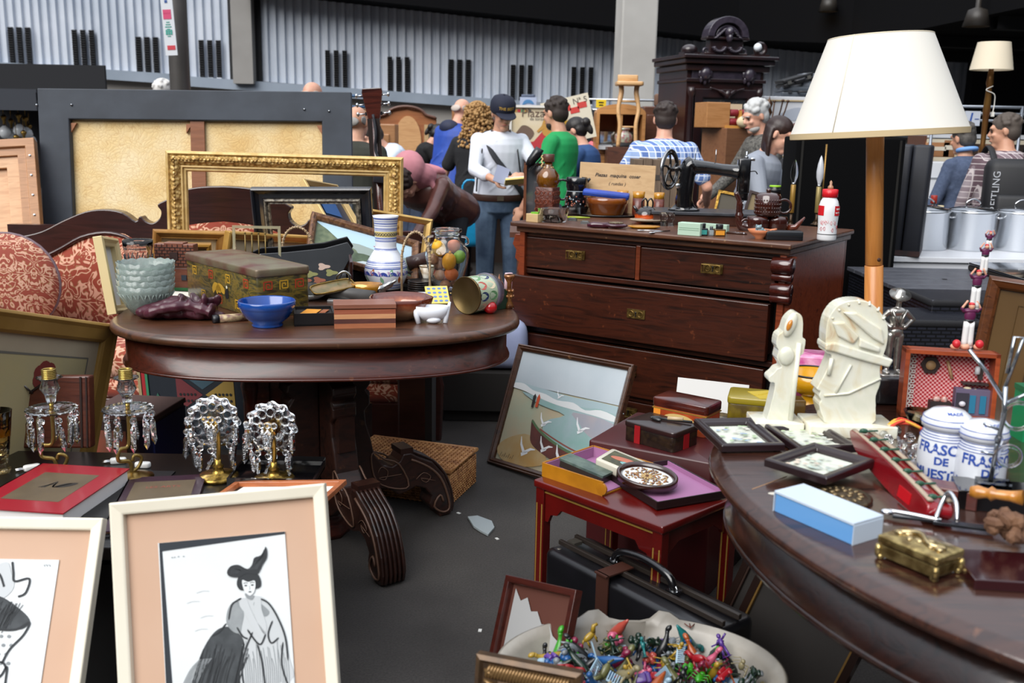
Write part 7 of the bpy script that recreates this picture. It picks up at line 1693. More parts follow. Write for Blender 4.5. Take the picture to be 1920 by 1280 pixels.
# wooden notice board
t_=thing('handwritten_board','pale plywood board with handwritten words standing behind the pots','sign',mw=TL_((D(1155,388,5.46).x,5.50,Z))@RX_(R(-6))@RY_(R(2)));W_=142*KP(D(1155,350,5.50));H_=D(1155,307,5.50).z-Z
m=n_box((W_,.012,H_),(0,0,H_/2));m.put('board',wood('b8966c','c7a67c',.6,(3,3,10),0,'b08c62'),t_,bev=.002)
m=n_text('Piezas  maquina  coser',.027,(0,-.0075,H_*.76),U9,shear=.25,bold=.0005);m.text('( ruedas )',.024,(0,-.0075,H_*.60),U9,shear=.25);m.put('handwriting',mat('3b3530',.7),t_)
# brown casserole on black tray, blue case on it
c,r_,h_=stand(1138,409,368,76,Z);m=n_lathe([(0,0),(r_*1.3,0),(r_*1.5,.008),(r_*1.48,.012),(r_*1.2,.006),(0,.006)],n=36,sy=.7);cz=c+V((0,.02,0));solo(m,'black_dish','black oval dish under the brown casserole','dish',BLACKG,cz)
t_=thing('brown_casserole','honey brown glazed casserole bowl on the black dish','bowl',cz+V((0,0,.008)));m=n_lathe([(0,0),(r_*.75,0),(r_*.8,.006),(r_*.96,h_*.55),(r_*1.02,h_*.6),(r_*1.04,h_*.85),(r_*.98,h_*.87),(r_*.9,h_*.6),(0,h_*.2)],n=36);m.put('bowl_body',mat('6d3510',.12,coat=.7,col2='84460f',sc=6),t_)
b_=cz+V((-.008,-.0,.010+h_*.87));t_=thing('blue_case','bright blue fabric case lying across the brown casserole','case',b_,r=(R(3),R(5),R(-8)));m=n_rbox((.245,.10,.028),.012,base=1,rz=.006);m.put('case_body',mat('1f46a8',.55,col2='1a3c94',sc=10),t_);m=n_tube([(-.12,-.051,.013),(.12,-.051,.013),(.123,.04,.013)],.0016,5);m.put('zip',mat('15307a',.5),t_)
# lidded pot behind the case
c,r_,h_=stand(1172,402,346,40,Z);t_=thing('lidded_pot','dark lidded pot with pointed knob behind the blue case','pot',c+V((0,.05,0)));m=n_lathe([(0,0),(r_*.8,0),(r_,h_*.35),(r_*.95,h_*.62),(r_*.9,h_*.66)],n=30);m.tube(smooth([(r_*.9,0,h_*.5),(r_*1.4,0,h_*.55),(r_*1.9,0,h_*.75)],4),[.012]*4+[.008]*5,8);m.put('pot_body',mat('1a1210',.15,coat=.6),t_)
m=n_lathe([(r_*.95,h_*.65),(r_*.6,h_*.78),(r_*.2,h_*.84),(r_*.12,h_*.9),(r_*.28,h_*.95),(0,h_*1.03)],n=24);m.put('lid',mat('6a4a20',.2,coat=.5,col2='2a1a10',sc=20),t_)
# amber goblets
for(px,pb,pt,wd,lb)in((1196,408,359,25,'amber rimmed leather goblet left of the two beside the board'),(1234,409,361,22,'amber rimmed leather goblet right of the two beside the board'),(1166,403,357,24,'amber rimmed leather goblet behind the blue case')):
 c,r_,h_=stand(px,pb,pt,wd,Z);t_=thing('leather_goblet',lb,'goblet',c,group='leather goblets on the dresser');m=n_lathe([(0,0),(r_*.8,0),(r_*.95,h_*.2),(r_*.9,h_*.75)],n=26);m.put('leather_cup',mat('4a1c12',.35,coat=.3,col2='6a2e1c',sc=50,bmp=.4),t_)
 m=n_lathe([(r_*.86,h_*.7),(r_*.92,h_),(r_*.84,h_),(r_*.8,h_*.72),(0,h_*.7)],n=26);m.put('amber_rim',mat('b07a1c',.08,coat=.6),t_)
 # black and orange teapot shaped fish
c,r_,h_=stand(1212,418,372,46,Z,.7);t_=thing('orange_teapot','small black and orange glazed teapot with looped handles','teapot',c);m=n_lathe([(0,0),(r_*.8,0),(r_*.95,h_*.12),(r_,h_*.3),(r_*.85,h_*.48),(r_*.5,h_*.62),(r_*.3,h_*.66),(0,h_*.7)],n=36);m.put('pot_body',ringmat([(0,'c04a12'),(.34,'b84812'),(.44,'140c0a'),(1,'0c0a0c')],'teapot_glaze',nz=.12,h=h_),t_)
for dx_ in(-.014,.014):m=n_tube(smooth([(dx_-.01,0,h_*.58),(dx_-.012,0,h_*.85),(dx_+.002,0,h_*1.0),(dx_+.014,0,h_*.85),(dx_+.012,0,h_*.58)],4),.0042,8);m.put('loop_handle',BLACKG,t_)
m=n_tube([(-r_*.7,0,h_*.4),(-r_*1.1,0,h_*.68)],[.010,.006],8);m.put('spout',BLACKG,t_)
# hairbrush, dishes, spoons
a=G(1106,428,Z);b_=G(1178,430,Z);ang=math.atan2(b_.y-a.y,b_.x-a.x);t_=thing('hairbrush','plum hairbrush with oval ornamented back on the dresser edge','hairbrush',(a+b_)/2+V((0,.03,0)),rz=ang);m=n_tube([(-.10,0,.012),(-.07,0,.014),(-.03,0,.013),(0,0,.013)],[.008,.015,.013,.016],10);m.ball((.055,.034,.013),(.035,0,.014));m.put('brush_body',mat('3c0f20',.2,coat=.5),t_);m=n_ball((.036,.026,.006),(.035,0,.026));m.put('ornamented_back',mat('8a7a5a',.4,.3,col2='3a3020',sc=150),t_)
for(px,py,w2,c_,lb)in((1208,430,62,'b37a14','flat yellow dish behind the silver spoons'),(1215,422,70,'a89a84','flat beige dish stacked behind the yellow one')):
 c,r_,h_=stand(px,py,py-8,w2,Z,.5);m=n_lathe([(0,0),(r_*.7,0),(r_,.010),(r_*.96,.012),(r_*.6,.004),(0,.003)],n=36,sy=.6);solo(m,'flat_dish',lb,'dish',mat(c_,.25,coat=.4),c+V((0,.01,.0 if py==430 else .013)))
for i,(p0,p1)in enumerate((((1200,433),(1238,434)),((1222,437),(1256,434)))):
 a,b_=G(*p0,Z),G(*p1,Z);m=n_tube([a+V((0,0,.004)),b_+V((0,0,.004))],.0028,6);m.ball((.016,.010,.003),a+V((0,0,.004)));solo(m,'silver_spoon','silver spoon on the dresser edge, '+['left' if not i else 'right one touching the mint box'][0],'spoon',CHROME,(0,0,0))
for i,(p0,p1)in enumerate((((1066,414),(1090,419)),((1090,420),(1105,424)))):
 a=G(*p0,Z);m=n_box((.045,.02,.012),base=1);m.mi=1;m.box((.03,.012,.004),(0,0,.012),base=1);solo(m,'small_tin',['small grey tin right of the square glass dish','small glassy tin left of the hairbrush'][i],'tin',[mat('6a6c6c',.3,.6),mat('9aa0a0',.2,.6)],a+V((.02,.01,0)),rz=-.3)
a=G(1110,412,Z);m=n_tube([(-.06,.0,.005),(0,.01,.006),(.06,.0,.008)],[.005,.006,.003],8);solo(m,'green_pen','yellow green pen lying before the black dish','pen',mat('8a9a24',.4),G(1085,410,Z),rz=-.35)
# amber cup and glass things
c,r_,h_=stand(1287,420,403,34,Z);t_=thing('amber_cup','small amber glass cup behind the mint coloured box','cup',c);m=n_lathe([(0,0),(r_*.7,0),(r_,h_),(r_*.92,h_),(r_*.65,.004),(0,.004)],n=26);m.put('cup_body',mat('9a5c0c',.08,coat=.6,trans=.3),t_);m=n_torus(.010,.0025,(r_*1.15,0,h_*.55),U9,16,6);m.put('handle',mat('9a5c0c',.08),t_)
for i,px in enumerate((1243,1257)):c,r_,h_=stand(px,424,398,16,Z);m=n_lathe([(0,0),(r_*.9,0),(r_*.5,h_*.3),(r_,h_*.6),(r_*.8,h_),(r_*.6,h_)],n=18);solo(m,'glass_stopper',['small clear glass stopper left of the amber cup','small clear glass stopper touching the amber cup'][i],'stopper',glass('dfe6e8',.05,1.3),c)
# mint box, ink bottles
t_,w_,h_=bx('mint_box','pale mint card box on the dresser edge beside the ink bottles','box',(1270,440),(1312,443),418,.05,None);m=n_box((w_,.05,h_),base=1);m.put('box_body',mat('a9c2ae',.5),t_,bev=.002);m=n_box((w_*.9,.001,.002),(0,-.0255,h_*.6));m.box((w_*.9,.001,.002),(0,-.0255,h_*.45));m.put('printed_lines',mat('7a9a82',.5),t_)
t_,w_,h_=bx('long_mint_box','long pale green box behind the ink bottles','box',(1312,434),(1362,438),420,.03,None);m=n_box((w_,.03,h_),base=1);m.put('box_body',mat('9fb8a5',.5),t_,bev=.002)
def inkb(px,pb,pt,wd,label,cap,lab_c,body='1a1a22'):
 c,r_,h_=stand(px,pb,pt,wd,Z,.7);t_=thing('ink_bottle',label,'bottle',c);m=n_rbox((r_*2,r_*1.7,h_*.6),r_*.3,base=1,rz=.002);m.put('bottle_glass',mat(body,.08,coat=.6,trans=.2),t_);m=n_cyl(r_*.62,h_*.38,(0,0,h_*.6));m.put('cap',mat(cap,.4),t_)
 m=n_box((r_*1.5,.001,h_*.36),(0,-r_*.86,h_*.3));m.put('paper_label',mat(lab_c,.6),t_)
inkb(1316,442,418,20,'small ink bottle with black cap and teal label on the dresser','15161a','2f8a84');inkb(1333,442,424,10,'slim clear ink bottle between the two labelled ones','4a4e50','8a9498','8a9498');inkb(1348,443,420,22,'ink bottle with orange label, right of the others','15161a','d08a22','5a3a10')
# ---- sewing machine on its board
BXC=G(1335,428,Z);t_=thing('machine_base_box','long dark wooden base box carrying the sewing machine','box',mw=TL_((D(1335,420,4.95).x,5.02,Z))@RZ_(R(-8)));W2=.56
m=n_box((W2,.26,.05),base=1);m.put('box_body',wood('24100a','3a1c10',.3,c3='1a0b06',coat=.4),t_,bev=.004);m=n_box((W2+.02,.28,.014),(0,0,.05),base=1);m.put('grey_board',mat('3a3c42',.35,col2='2c2e33',sc=20),t_,bev=.002)
kq=KP(D(1310,340,4.98))*1.08;SM=thing('sewing_machine','antique black sewing machine with gold decals and nickel handwheel','sewing machine',(D(1310,388,4.98).x,4.99,Z+.064),rz=R(-6));q=lambda x,y:((x-1310)*kq,(388-y)*kq)
SB=mat('0a0a0c',.12,coat=.8)
m=MB();
def tubexz(m,pts,rad,n=14,flat=1,y=0):m.tube([(q(x,yy)[0],y,q(x,yy)[1])for x,yy in pts],[r_*kq for r_ in rad],n,flat=flat)
m.lathe([(28*kq,0),(28*kq,.008),(22*kq,.014),(17*kq,.03),(15*kq,.05)],(q(1285,388)[0],0,0),n=28,sy=.8)
tubexz(m,smooth([(1285,386),(1284,370),(1285,350),(1287,330),(1290,312),(1297,306)],4),[21-.12*i for i in range(21)],flat=.75);
tubexz(m,[(1286,312),(1300,312),(1320,313),(1345,316),(1365,318),(1375,319)],[17,16,14,13,14,17],flat=.8);m.ball((16*kq,12*kq,15*kq),(q(1292,313)[0],0,q(1292,313)[1]))
body_=m.put('machine_body',SB,SM,remesh=.004,sms=3)
m=n_rbox((22*kq,.05,60*kq),.012,(q(1384,325)[0],0,q(1384,326)[1]),rz=.008);m.rbox((15*kq,.035,24*kq),.008,(q(1386,362)[0],0,q(1386,356)[1]),rz=.006);m.put('needle_head',SB,SM)
m=n_rod((q(1387,300)[0],0,q(0,300)[1]),(q(1387,284)[0],0,q(0,284)[1]),.005);m.cyl(.010,.010,(q(1387,296)[0],0,q(0,296)[1]));m.cyl(.009,.02,(q(1398,297)[0],0,q(0,297)[1]),(0,R(90),0),c=1);m.rod((q(1386,366)[0],0,q(0,366)[1]),(q(1386,386)[0],0,q(0,386)[1]),.003);m.box((.02,.012,.006),(q(1386,384)[0],0,.012));m.put('needle_bar',STEEL,SM)
m=n_tube(smooth([(q(1394,318)[0],-.02,q(0,318)[1]),(q(1402,317)[0],-.03,q(0,317)[1]),(q(1406,322)[0],-.03,q(0,322)[1])],3),.003,6);m.put('thread_lever',BLACK,SM)
for x in(1300,1335):m=n_rod((q(x,300)[0],0,q(0,303)[1]),(q(x,278)[0],0,q(0,280 if x==1300 else 282)[1]),.0022);m.put('spool_pin',STEEL,SM)
wx,wz=q(1257,318);Wm_=TL_((wx,.0,wz))@RZ_(R(62))
m=MB();m.T=Wm_;m.torus(33*kq,.0075,(0,0,0),U9,40,10);m.put('handwheel_rim',mat('a7a8ab',.2,.95),SM)
m=MB();m.T=Wm_;
for i in range(5):a=R(72*i+10);m.tube(smooth([(0,0,0),(14*kq*cos(a),0,14*kq*sin(a)),(32*kq*cos(a+.25),0,32*kq*sin(a+.25))],3),[.010,.008,.006,.006,.005,.005,.006][:7],8)
m.torus(28*kq,.006,(0,0,0),U9,36,8);m.put('handwheel_spokes',SB,SM)
m=n_rod((wx,0,wz),(q(1283,314)[0],0,q(0,314)[1]),.012,n=14);m.put('shaft',SB,SM)
m=n_cyl(.012,.012,(q(1272,345)[0],-.035,q(0,345)[1]),U9,c=1);m.put('side_knob',STEEL,SM)
m=MB();m.mi=0;rnd=RND(21)
GD=mat('8a6a28',.4,.4)
for i in range(46):
 a=rnd.uniform(0,6.28);rr=rnd.uniform(.003,.026);x,z=q(1282,372);m.torus(rnd.uniform(.003,.006),.0011,(x+rr*cos(a),-.0415+abs(rr*cos(a))*.30,z+rr*sin(a)*.8),U9,8,4)
m.put('gold_scrolls',GD,SM)
m=MB();x0,z0=q(1302,312);x1,z1=q(1362,317);m.tube([(x0,-.0285,z0+.004),(x1,-.026,z1+.004)],.0016,5);m.tube([(x0,-.0285,z0-.012),(x1,-.026,z1-.012)],.0016,5)
for i in range(9):u=i/8;m.torus(.006,.0014,(x0+(x1-x0)*u,-.0285+.002*u,z0+(z1-z0)*u-.004),U9,8,4)
tag(m.put('gold_arm_band',GD,SM),kind='stuff')
# ---- long spouted kettle, teapot and brown pots
KG=mat('3a150c',.08,coat=.9,col2='2a0e08',sc=10)
kk=KP(G(1400,436,Z));c=G(1440,436,Z)+V((0,.07,0))
for i,(dx_,sp)in enumerate(((-.035,0),(.06,0))):
 t_=thing('brown_pot',['low brown glazed pot under the teapot, left one','low brown glazed pot under the teapot, right one with pointed spout'][i],'pot',c+V((dx_,.02*i,0)));r_=.052
 m=n_lathe([(0,0),(r_*.85,0),(r_,.02),(r_,.055),(r_*.9,.068),(0,.07)],n=30);m.put('pot_body',KG,t_)
 if i:m=n_tube([(r_*.9,0,.015),(r_*1.7,-.01,.02),(r_*2.4,-.02,.068)],[.018,.014,.004],10);m.put('pointed_spout',mat('5a2412',.1,coat=.8),t_)
 else:m=n_torus(.02,.005,(-r_*1.1,-.01,.035),U9,20,8);m.put('handle',KG,t_)
t_=thing('long_spout_jug','dark brown glazed jug with very long curved spout left of the teapot','jug',G(1397,434,Z)+V((.0,.05,0)));k_=kk
m=n_tube(smooth([(25*k_,0,8*k_),(8*k_,0,6*k_),(-6*k_,0,14*k_),(-9*k_,0,34*k_),(-10*k_,0,55*k_),(-18*k_,0,72*k_)],5),[.034]*5+[.032,.030,.028,.026,.024]+[.020]*5+[.015]*5+[.012]*5+[.009],14);m.ball((.045,.04,.03),(22*k_,0,.03));m.put('jug_body',KG,t_)
t_=thing('brown_teapot','brown glazed lidded teapot stacked on the low brown pots','teapot',c+V((.01,.01,.071)));r_=25*k_;m=n_lathe([(0,0),(r_*.85,0),(r_,.012),(r_*.98,38*k_),(r_*.7,43*k_),(0,45*k_)],n=34);m.ball((.012,.012,.01),(0,0,48*k_));
m.put('teapot_body',KG,t_);m=n_torus(13*k_,.006,(r_*1.25,0,18*k_),U9,24,8);m.put('handle',KG,t_)
m=MB();
for i in range(16):
 for j in range(4):a=PI+PI*i/15;m.ball((.004,.004,.005),(r_*.98*cos(a),r_*.98*sin(a),.02+j*.018),n=6,m_=4)
tag(m.put('raised_dots',KG,t_),kind='stuff')
# terracotta frog bowl
c,r_,h_=stand(1424,449,424,46,Z,.6);t_=thing('frog_bowl','small terracotta bowl with a grey blue frog sitting in it','bowl',c);m=n_lathe([(0,0),(r_*.4,0),(r_*.35,.006),(r_*.8,h_*.45),(r_,h_*.75),(r_*.9,h_*.75),(r_*.6,h_*.4),(0,.01)],n=30);m.tube([(r_*.8,0,h_*.6),(r_*1.35,0,h_*.8)],[.010,.004],8);m.put('bowl_body',mat('c0764f',.6),t_)
m=n_ball((.020,.016,.014),(-.004,-.01,h_*.72));m.ball((.014,.012,.010),(-.012,-.018,h_*.95));
for sx in(-1,1):m.ball(.005,(-.012+sx*.009,-.02,h_*1.08),n=8,m_=6);m.tube([(sx*.016-.004,-.02,h_*.75),(sx*.024-.004,-.03,h_*.6),(sx*.02,-.034,h_*.5)],.004,6)
m.put('frog',mat('6f8a92',.3,coat=.4),t_)
# black case
t_,w_,h_=bx('black_device_case','flat black plastic case lying at the right end of the dresser edge','case',(1436,450),(1506,452),432,.07,None);m=n_rbox((w_,.07,h_*.9),.008,base=1,rz=.004);m.put('case_shell',mat('12151a',.35),t_);m=n_box((w_*.98,.072,.003),(0,0,h_*.45));m.put('seam',BLACK,t_)
for i in range(4):a=G(1362+i*4,440,Z)+V((0,.02,0));m=n_rod((-.045,0,.005),(.05,-.006,.005),.0045,n=8);m.mi=1;m.rod((.03,-.004,.005),(.04,-.005,.005),.005,n=8);solo(m,'pen',['dark pen in the row behind the ink bottles, rearmost','second pen from the back in the row','third pen from the back in the row','front pen of the row beside the terracotta bowl'][i],'pen',[mat(['2a1a16','4a4442','1f2a33','3a2218'][i],.3),CHROME],a+V((.02,.045-i*.013,0)),rz=-.45)
# baby bottle
c,r_,h_=stand(1549,452,344,38,Z,.7);t_=thing('baby_bottle','white plastic baby bottle with red cap and red print','bottle',c);pb=[(0,0),(.85,0),(.92,.03),(.92,.12),(.90,.2),(.92,.3),(1.0,.5),(.98,.6),(.82,.7),(.66,.75),(.62,.78)]
m=n_lathe([(a*r_,z*h_)for a,z in pb],n=36);m.put('bottle_body',mat('dfe0e2',.3),t_)
m=n_lathe([(.66*r_,.76*h_),(.74*r_,.77*h_),(.74*r_,.90*h_),(.62*r_,.905*h_),(.3*r_,.905*h_)],n=40,lobes=20,amp=.02);m.put('red_cap',mat('c5141f',.35),t_)
m=n_lathe([(.3*r_,.90*h_),(.26*r_,.95*h_),(.12*r_,.98*h_),(.14*r_,1.03*h_),(0,1.06*h_)],n=20);m.put('teat',mat('b98a6a',.3,trans=.3),t_)
wr=lambda ang0,z0:(lambda u,v_:(r_*1.0*sin(ang0+u/r_),-r_*1.0*cos(ang0+u/r_),z0+v_))
m=MB()
for a0 in(.75,-1.2):
 n_=8;vs=[(r_*1.01*sin(a0+.45*(2*i/n_-1)),-r_*1.01*cos(a0+.45*(2*i/n_-1)),z)for z in(h_*.45,h_*.62)for i in range(n_+1)];m.add(vs,[(i,i+1,i+2+n_,i+1+n_)for i in range(n_)])
m.put('red_label',mat('c5141f',.4),t_)
m=n_text('BABY',.0105,wrap=lambda u,v_:(r_*1.025*sin(.75+u/r_),-r_*1.025*cos(.75+u/r_),h_*.565+v_),bold=.0004);m.text('BOTTLE',.0085,wrap=lambda u,v_:(r_*1.025*sin(.75+u/r_),-r_*1.025*cos(.75+u/r_),h_*.50+v_),bold=.0003);m.put('label_lettering',WHITE,t_)
m=MB();rnd=RND(14)
for i in range(12):a0=rnd.uniform(-1.3,1.1);z0=h_*rnd.uniform(.16,.4);m.tube([(r_*.935*sin(a0+.12*cos(t)),-r_*.935*cos(a0+.12*cos(t)),z0+.006*sin(t)+.004*sin(2*t))for t in[PI*j/5 for j in range(10)]],.0007,4,True)
m.put('red_drawings',mat('c8303a',.4),t_)
m=n_torus(r_*.93,.0014,(0,0,h_*.12));m.put('black_band',BLACK,t_)
# candle tube lamp with clear bulb, frosted bulb
def candlelamp(px,pb,pt,label,tubecol,frosted,split,Y_off=.05,ht=None):
 c=G(px,pb,Z)+V((0,Y_off,0));h_=D(px,pt,c.y).z-Z;t_=thing('candle_lamp',label,'lamp',c);k_=KP(c);zb=h_*split
 m=n_lathe([(.028,0),(.026,.006),(.008,.012),(.012,.02),(.007,.03),(.007,zb*.32)],n=20);m.put('lamp_foot',mat('3a2a1a',.3,.6),t_)
 m=n_cyl(.0125,zb*.68,(0,0,zb*.32));m.put('candle_tube',mat(tubecol,.4,.3),t_)
 L=h_-zb;m=n_lathe([(.008,0),(.009,L*.12),(.017,L*.30),(.0185,L*.48),(.014,L*.72),(.006,L*.92),(0,L)],(0,0,zb),n=24);m.put('bulb',mat('b9bcc2',.25,coat=.5)if frosted else glass('ffffff',.0,1.15),t_)
 m=n_cyl(.009,.012,(0,0,zb-.002));m.put('bulb_base',STEEL,t_)
candlelamp(1487,425,298,'gold candle tube lamp with clear flame shaped bulb beside the teapot','8a6a2a',False,.62);candlelamp(1541,425,291,'lamp with frosted flame shaped bulb behind the baby bottle','8a7a4a',True,.55,.10)
m=MB();c=G(1552,425,Z)+V((.01,.16,0));m.lathe([(.04,0),(.035,.008),(.005,.012),(.004,.16),(.005,.40)],n=16);solo(m,'brass_rod_stand','thin brass rod stand rising behind the frosted bulb up to the big shade','stand',mat('8a6a38',.3,.8),c)
# ---- table behind the dresser with barrel, frames, bags
t_=thing('back_table','plain brown trestle table behind the dresser','table',(.85,5.98,0));BTZ=.86
m=n_box((1.75,.42,.03),(0,0,BTZ-.015));m.put('top',WD3,t_)
for sx in(-1,1):
 for sy in(-1,1):m=n_box((.06,.06,BTZ-.03),(sx*.8,sy*.16,(BTZ-.03)/2));m.put('leg',WD3,t_)
def onback(px,py_t,Y=6.1):p=D(px,py_t,Y);return p
a=onback(1225,296);t_=thing('plank_crate','weathered grey wooden plank crate between board and sewing machine','crate',(a.x,6.02,BTZ));hh=a.z-BTZ
for i in range(5):m=n_box((.052,.22,hh*(1 if i%2 else .98)),(-.11+i*.055,0,hh/2));m.put('plank',wood('5a4a3c','6d5c4c',.7,(14,14,1.5),0),t_,bev=.002)
m=n_box((.28,.225,.03),(0,0,hh*.75));m.put('band',mat('3c3631',.6),t_)
m=n_rbox((.20,.14,.14),.05,base=1,rz=.05);a=onback(1322,345);m.T=MX.Identity(4);solo(m,'striped_cloth_bag','cream cloth bundle with brown stripes seen under the machine arm','bag',plaid('a89a78','8a7c5c','4a4028','striped_cloth'),(a.x,6.0,BTZ),remesh=.012,sms=2);
for i,(px,pt,lb)in enumerate(((1350,352,'gold edged small frame leaning between machine and teapot'),(1405,352,'dark bordered frame leaning behind the machine head'))):
 p=D(px+10,pt,5.55);t_=thing('small_leaning_frame',lb,'frame',(p.x,5.55,Z-.04),r=(R(-12),R(10 if i==0 else 14),R(-10)));
 m=n_frame(.13,.17,[(0,0),(0,.012),(.014,.012),(.014,0)]);m.put('frame',GILT if i==0 else mat('2c1a18',.4),t_);m=n_box((.11,.004,.15),(0,.002,.085));m.put('panel',mat('4a4438' if i==0 else '7a6a4a',.6),t_)
m=n_box((.36,.12,.06));solo(m,'frame_shelf','low dark shelf carrying the two leaning frames behind the machine','shelf',WD3,(D(1390,380,5.55).x,5.57,Z-.07));
m=n_box((.34,.10,Z-.10),base=1);solo(m,'shelf_support','dark support standing under the low frame shelf','support',WD3,(D(1390,380,5.55).x,5.57,0))
for i,(px,py,col)in enumerate(((1338,375,'b8c4d0'),(1358,372,'c99a94'),(1372,376,'c4ccd4'),(1345,368,'8ac43a'))):
 p=D(px,py,5.9);m=n_rbox((.07,.05,.03 if i<3 else .012),.01,base=1,rz=.005);m.mi=1;m.ball((.02,.015,.008),(.0,0,.032 if i<3 else .012));solo(m,'small_ware',['pale blue plastic thing seen under the machine arm','pink plastic thing seen under the machine arm','clear plastic thing right of the pink one','black thing with lime green top under the machine arm'][i],'ware',[mat(col,.4),mat('8d979f' if i<3 else '18191c',.4)],(p.x,5.95 if i<3 else 6.05,BTZ))
for i,(px,py)in enumerate(((1455,340),(1428,362),(1470,352))):
 p=D(px,py,5.9);t_=thing('optical_device',['black device with lime green cap left of the clear bulb','black device with lime green cap right of the machine head','round brass topped device behind the teapot'][i],'device',(p.x,5.9,BTZ));hh=p.z-BTZ
 m=n_cyl(.035,hh*.9);m.cyl(.05 if i!=2 else .07,.02,(0,0,hh*.8));m.put('device_body',mat('15171b',.3)if i<2 else mat('8a6238',.3,.6),t_);m=n_cyl(.035,.008,(0,0,hh*.9));m.put('cap',mat('9ad22c' if i<2 else '3a3a3a',.4),t_)
 # things left of the bottle
p=D(1005,281,5.6);t_=thing('black_shoe','black shoe standing high at the left of the amber bottle','shoe',(D(1005,304,5.6).x,5.6,D(1005,304,5.6).z),r=(0,R(-35),0));m=n_tube([(-.05,0,.01),(-.02,0,.02),(.03,0,.035),(.06,0,.05)],[.015,.024,.028,.024],12);m.put('upper',mat('101114',.3,coat=.4),t_);m=n_box((.12,.05,.008),(0,0,-.008),(0,R(-12),0));m.put('sole',BLACK,t_)
p=D(1005,306,5.6);t_=thing('framed_mirror','small brown framed mirror standing behind the amber bottle','mirror',(D(1003,310,5.62).x,5.64,.30));hh=p.z-.30;m=n_frame(.12,hh,[(0,0),(0,.015),(.015,.015),(.015,0)]);m.put('frame',wood('5a3220','6d4028',.4),t_);m=n_box((.10,.004,hh-.02),(0,.004,hh/2));m.put('mirror_glass',mat('8d9298',.1,.8),t_)
m=n_box((.16,.10,.30),base=1);solo(m,'mirror_stand','low dark stand under the small brown mirror','stand',WD3,(D(1003,310,5.62).x,5.66,0))
# ---- big lamp with wooden pole
PY=3.02;kb=KP(D(1640,400,PY));_p1,_p2=D(1638,560,PY),D(1641,260,PY);_s=(_p2.x-_p1.x)/(_p2.z-_p1.z);px0=V((_p1.x-_s*_p1.z,PY,0))
t_=thing('big_floor_lamp','tall floor lamp with round pine pole and large tilted white shade','lamp',(px0.x,PY,0),r=(0,math.atan(_s),0));zt=D(1640,250,PY).z
PINE=wood('b06a2c','c88440',.4,(16,16,1.2),.3,'a25e24')
m=n_lathe([(.0,0),(.155,0),(.155,.02),(.15,.03),(.03,.034)],n=36);m.put('base_plate',PINE,t_)
z1=D(1636,495,PY).z
m=n_cyl(17*kb,z1-.03,(0,0,.03),n=28);m.put('lower_pole',PINE,t_);m=n_cyl(16*kb,zt-z1+.02,(0,0,z1+.002),n=28);m.put('upper_pole',PINE,t_)
m=n_ball((.006,.003,.006),(.006,-15.5*kb,z1+.02));m.put('knot',mat('3a1c0e',.6),t_)
TS=RY_(-math.atan(_s))@TL_((D(1646,247,PY).x-px0.x,0,D(1646,247,PY).z))@RY_(R(-3.6))@RX_(R(-1))
hs=(248-80)*kb;rb,rt=156*kb,91*kb
m=MB();m.T=TS;m.lathe([(rb,0),(rt,hs)],(0,0,0),n=64,cap=False);m.lathe([(rt-.003,hs),(rb-.003,0)],n=64,cap=False)
sh=m.put('lamp_shade',mat('dcd9d0',.8,sss=.05),t_)
m=MB();m.T=TS;m.lathe([(rb+.001,-.012),(rb+.0015,.004)],n=64,cap=False);m.lathe([(rb-.004,.004),(rb-.004,-.012)],n=64,cap=False);m.torus(rb-.001,.002,(0,0,-.012),n=64);m.put('bottom_trim',mat('c9b48c',.7),sh)
m=MB();m.T=TS;m.torus(rt-.001,.002,(0,0,hs),n=64);m.put('top_trim',mat('d8cdb4',.7),sh)
m=MB();m.T=TS;a=R(222);m.tube([(rb*1.002*cos(a),rb*1.002*sin(a),0),(rt*1.002*cos(a),rt*1.002*sin(a),hs)],.0016,5);m.put('seam',mat('cfc8b8',.7),sh)
m=MB();m.T=TS;[m.tube([(0,0,hs-.01),(rt*cos(R(a)),rt*sin(R(a)),hs-.002)],.002,5)for a in(0,120,240)];m.cyl(.014,.07,(0,0,hs*.35));m.rod((0,0,0),(0,0,hs),.003);m.put('shade_carrier',STEEL,t_)
# ---- black trunk and suitcase on the white table, stock pots
WT=thing('white_table','long white table carrying the stock pots at the right back','table',(2.95,6.15,0));m=n_box((2.3,.74,.03),(0,0,.745));m.box((2.26,.02,.12),(0,-.34,.67));m.put('top',mat('cfd2d8',.35),WT,bev=.003)
for sx in(-1,1):
 for sy in(-1,1):m=n_box((.05,.05,.73),(sx*1.08,sy*.32,.365));m.put('leg',mat('b9bcc2',.4),WT)
BC=mat('14161d',.6,col2='1a1d26',sc=6)
p=D(1597,300,5.4);zt=D(1597,258,5.4).z;t_=thing('black_luggage','large black luggage box standing on end behind the baby bottle','trunk',(p.x,5.56,0));w2=205*KP(p)
m=n_rbox((w2,.28,zt),.02,base=1,rz=.01);m.put('trunk_body',mat('030304',.9,spec=.1),t_)
for sx in(-1,1):m=n_box((.012,.285,zt-.02),(sx*(w2/2-.03),0,zt/2));m.put('edge_binding',mat('15130f',.5),t_)
p=D(1697,458,5.95);zt=D(1716,262,5.95).z;hh=zt-.76
t_=thing('upright_suitcase','dark blue black suitcase standing upright, slightly tilted, beside the pots','suitcase',(p.x-.0,5.98,.762),r=(0,R(1),R(-24)))
m=n_rbox((.10,.40,hh-.03),.02,(-.052,0,0),base=1,rz=.012);m.put('left_shell',BC,t_);m=n_rbox((.10,.40,hh-.03),.02,(.052,0,0),base=1,rz=.012);m.put('right_shell',BC,t_)
m=n_box((.206,.404,.03),(0,0,.018));m.put('worn_bottom_edge',mat('3a1a18',.6,col2='1c1519',sc=20),t_)
pot=None
PM=mat('c9cdd2',.25,.85)
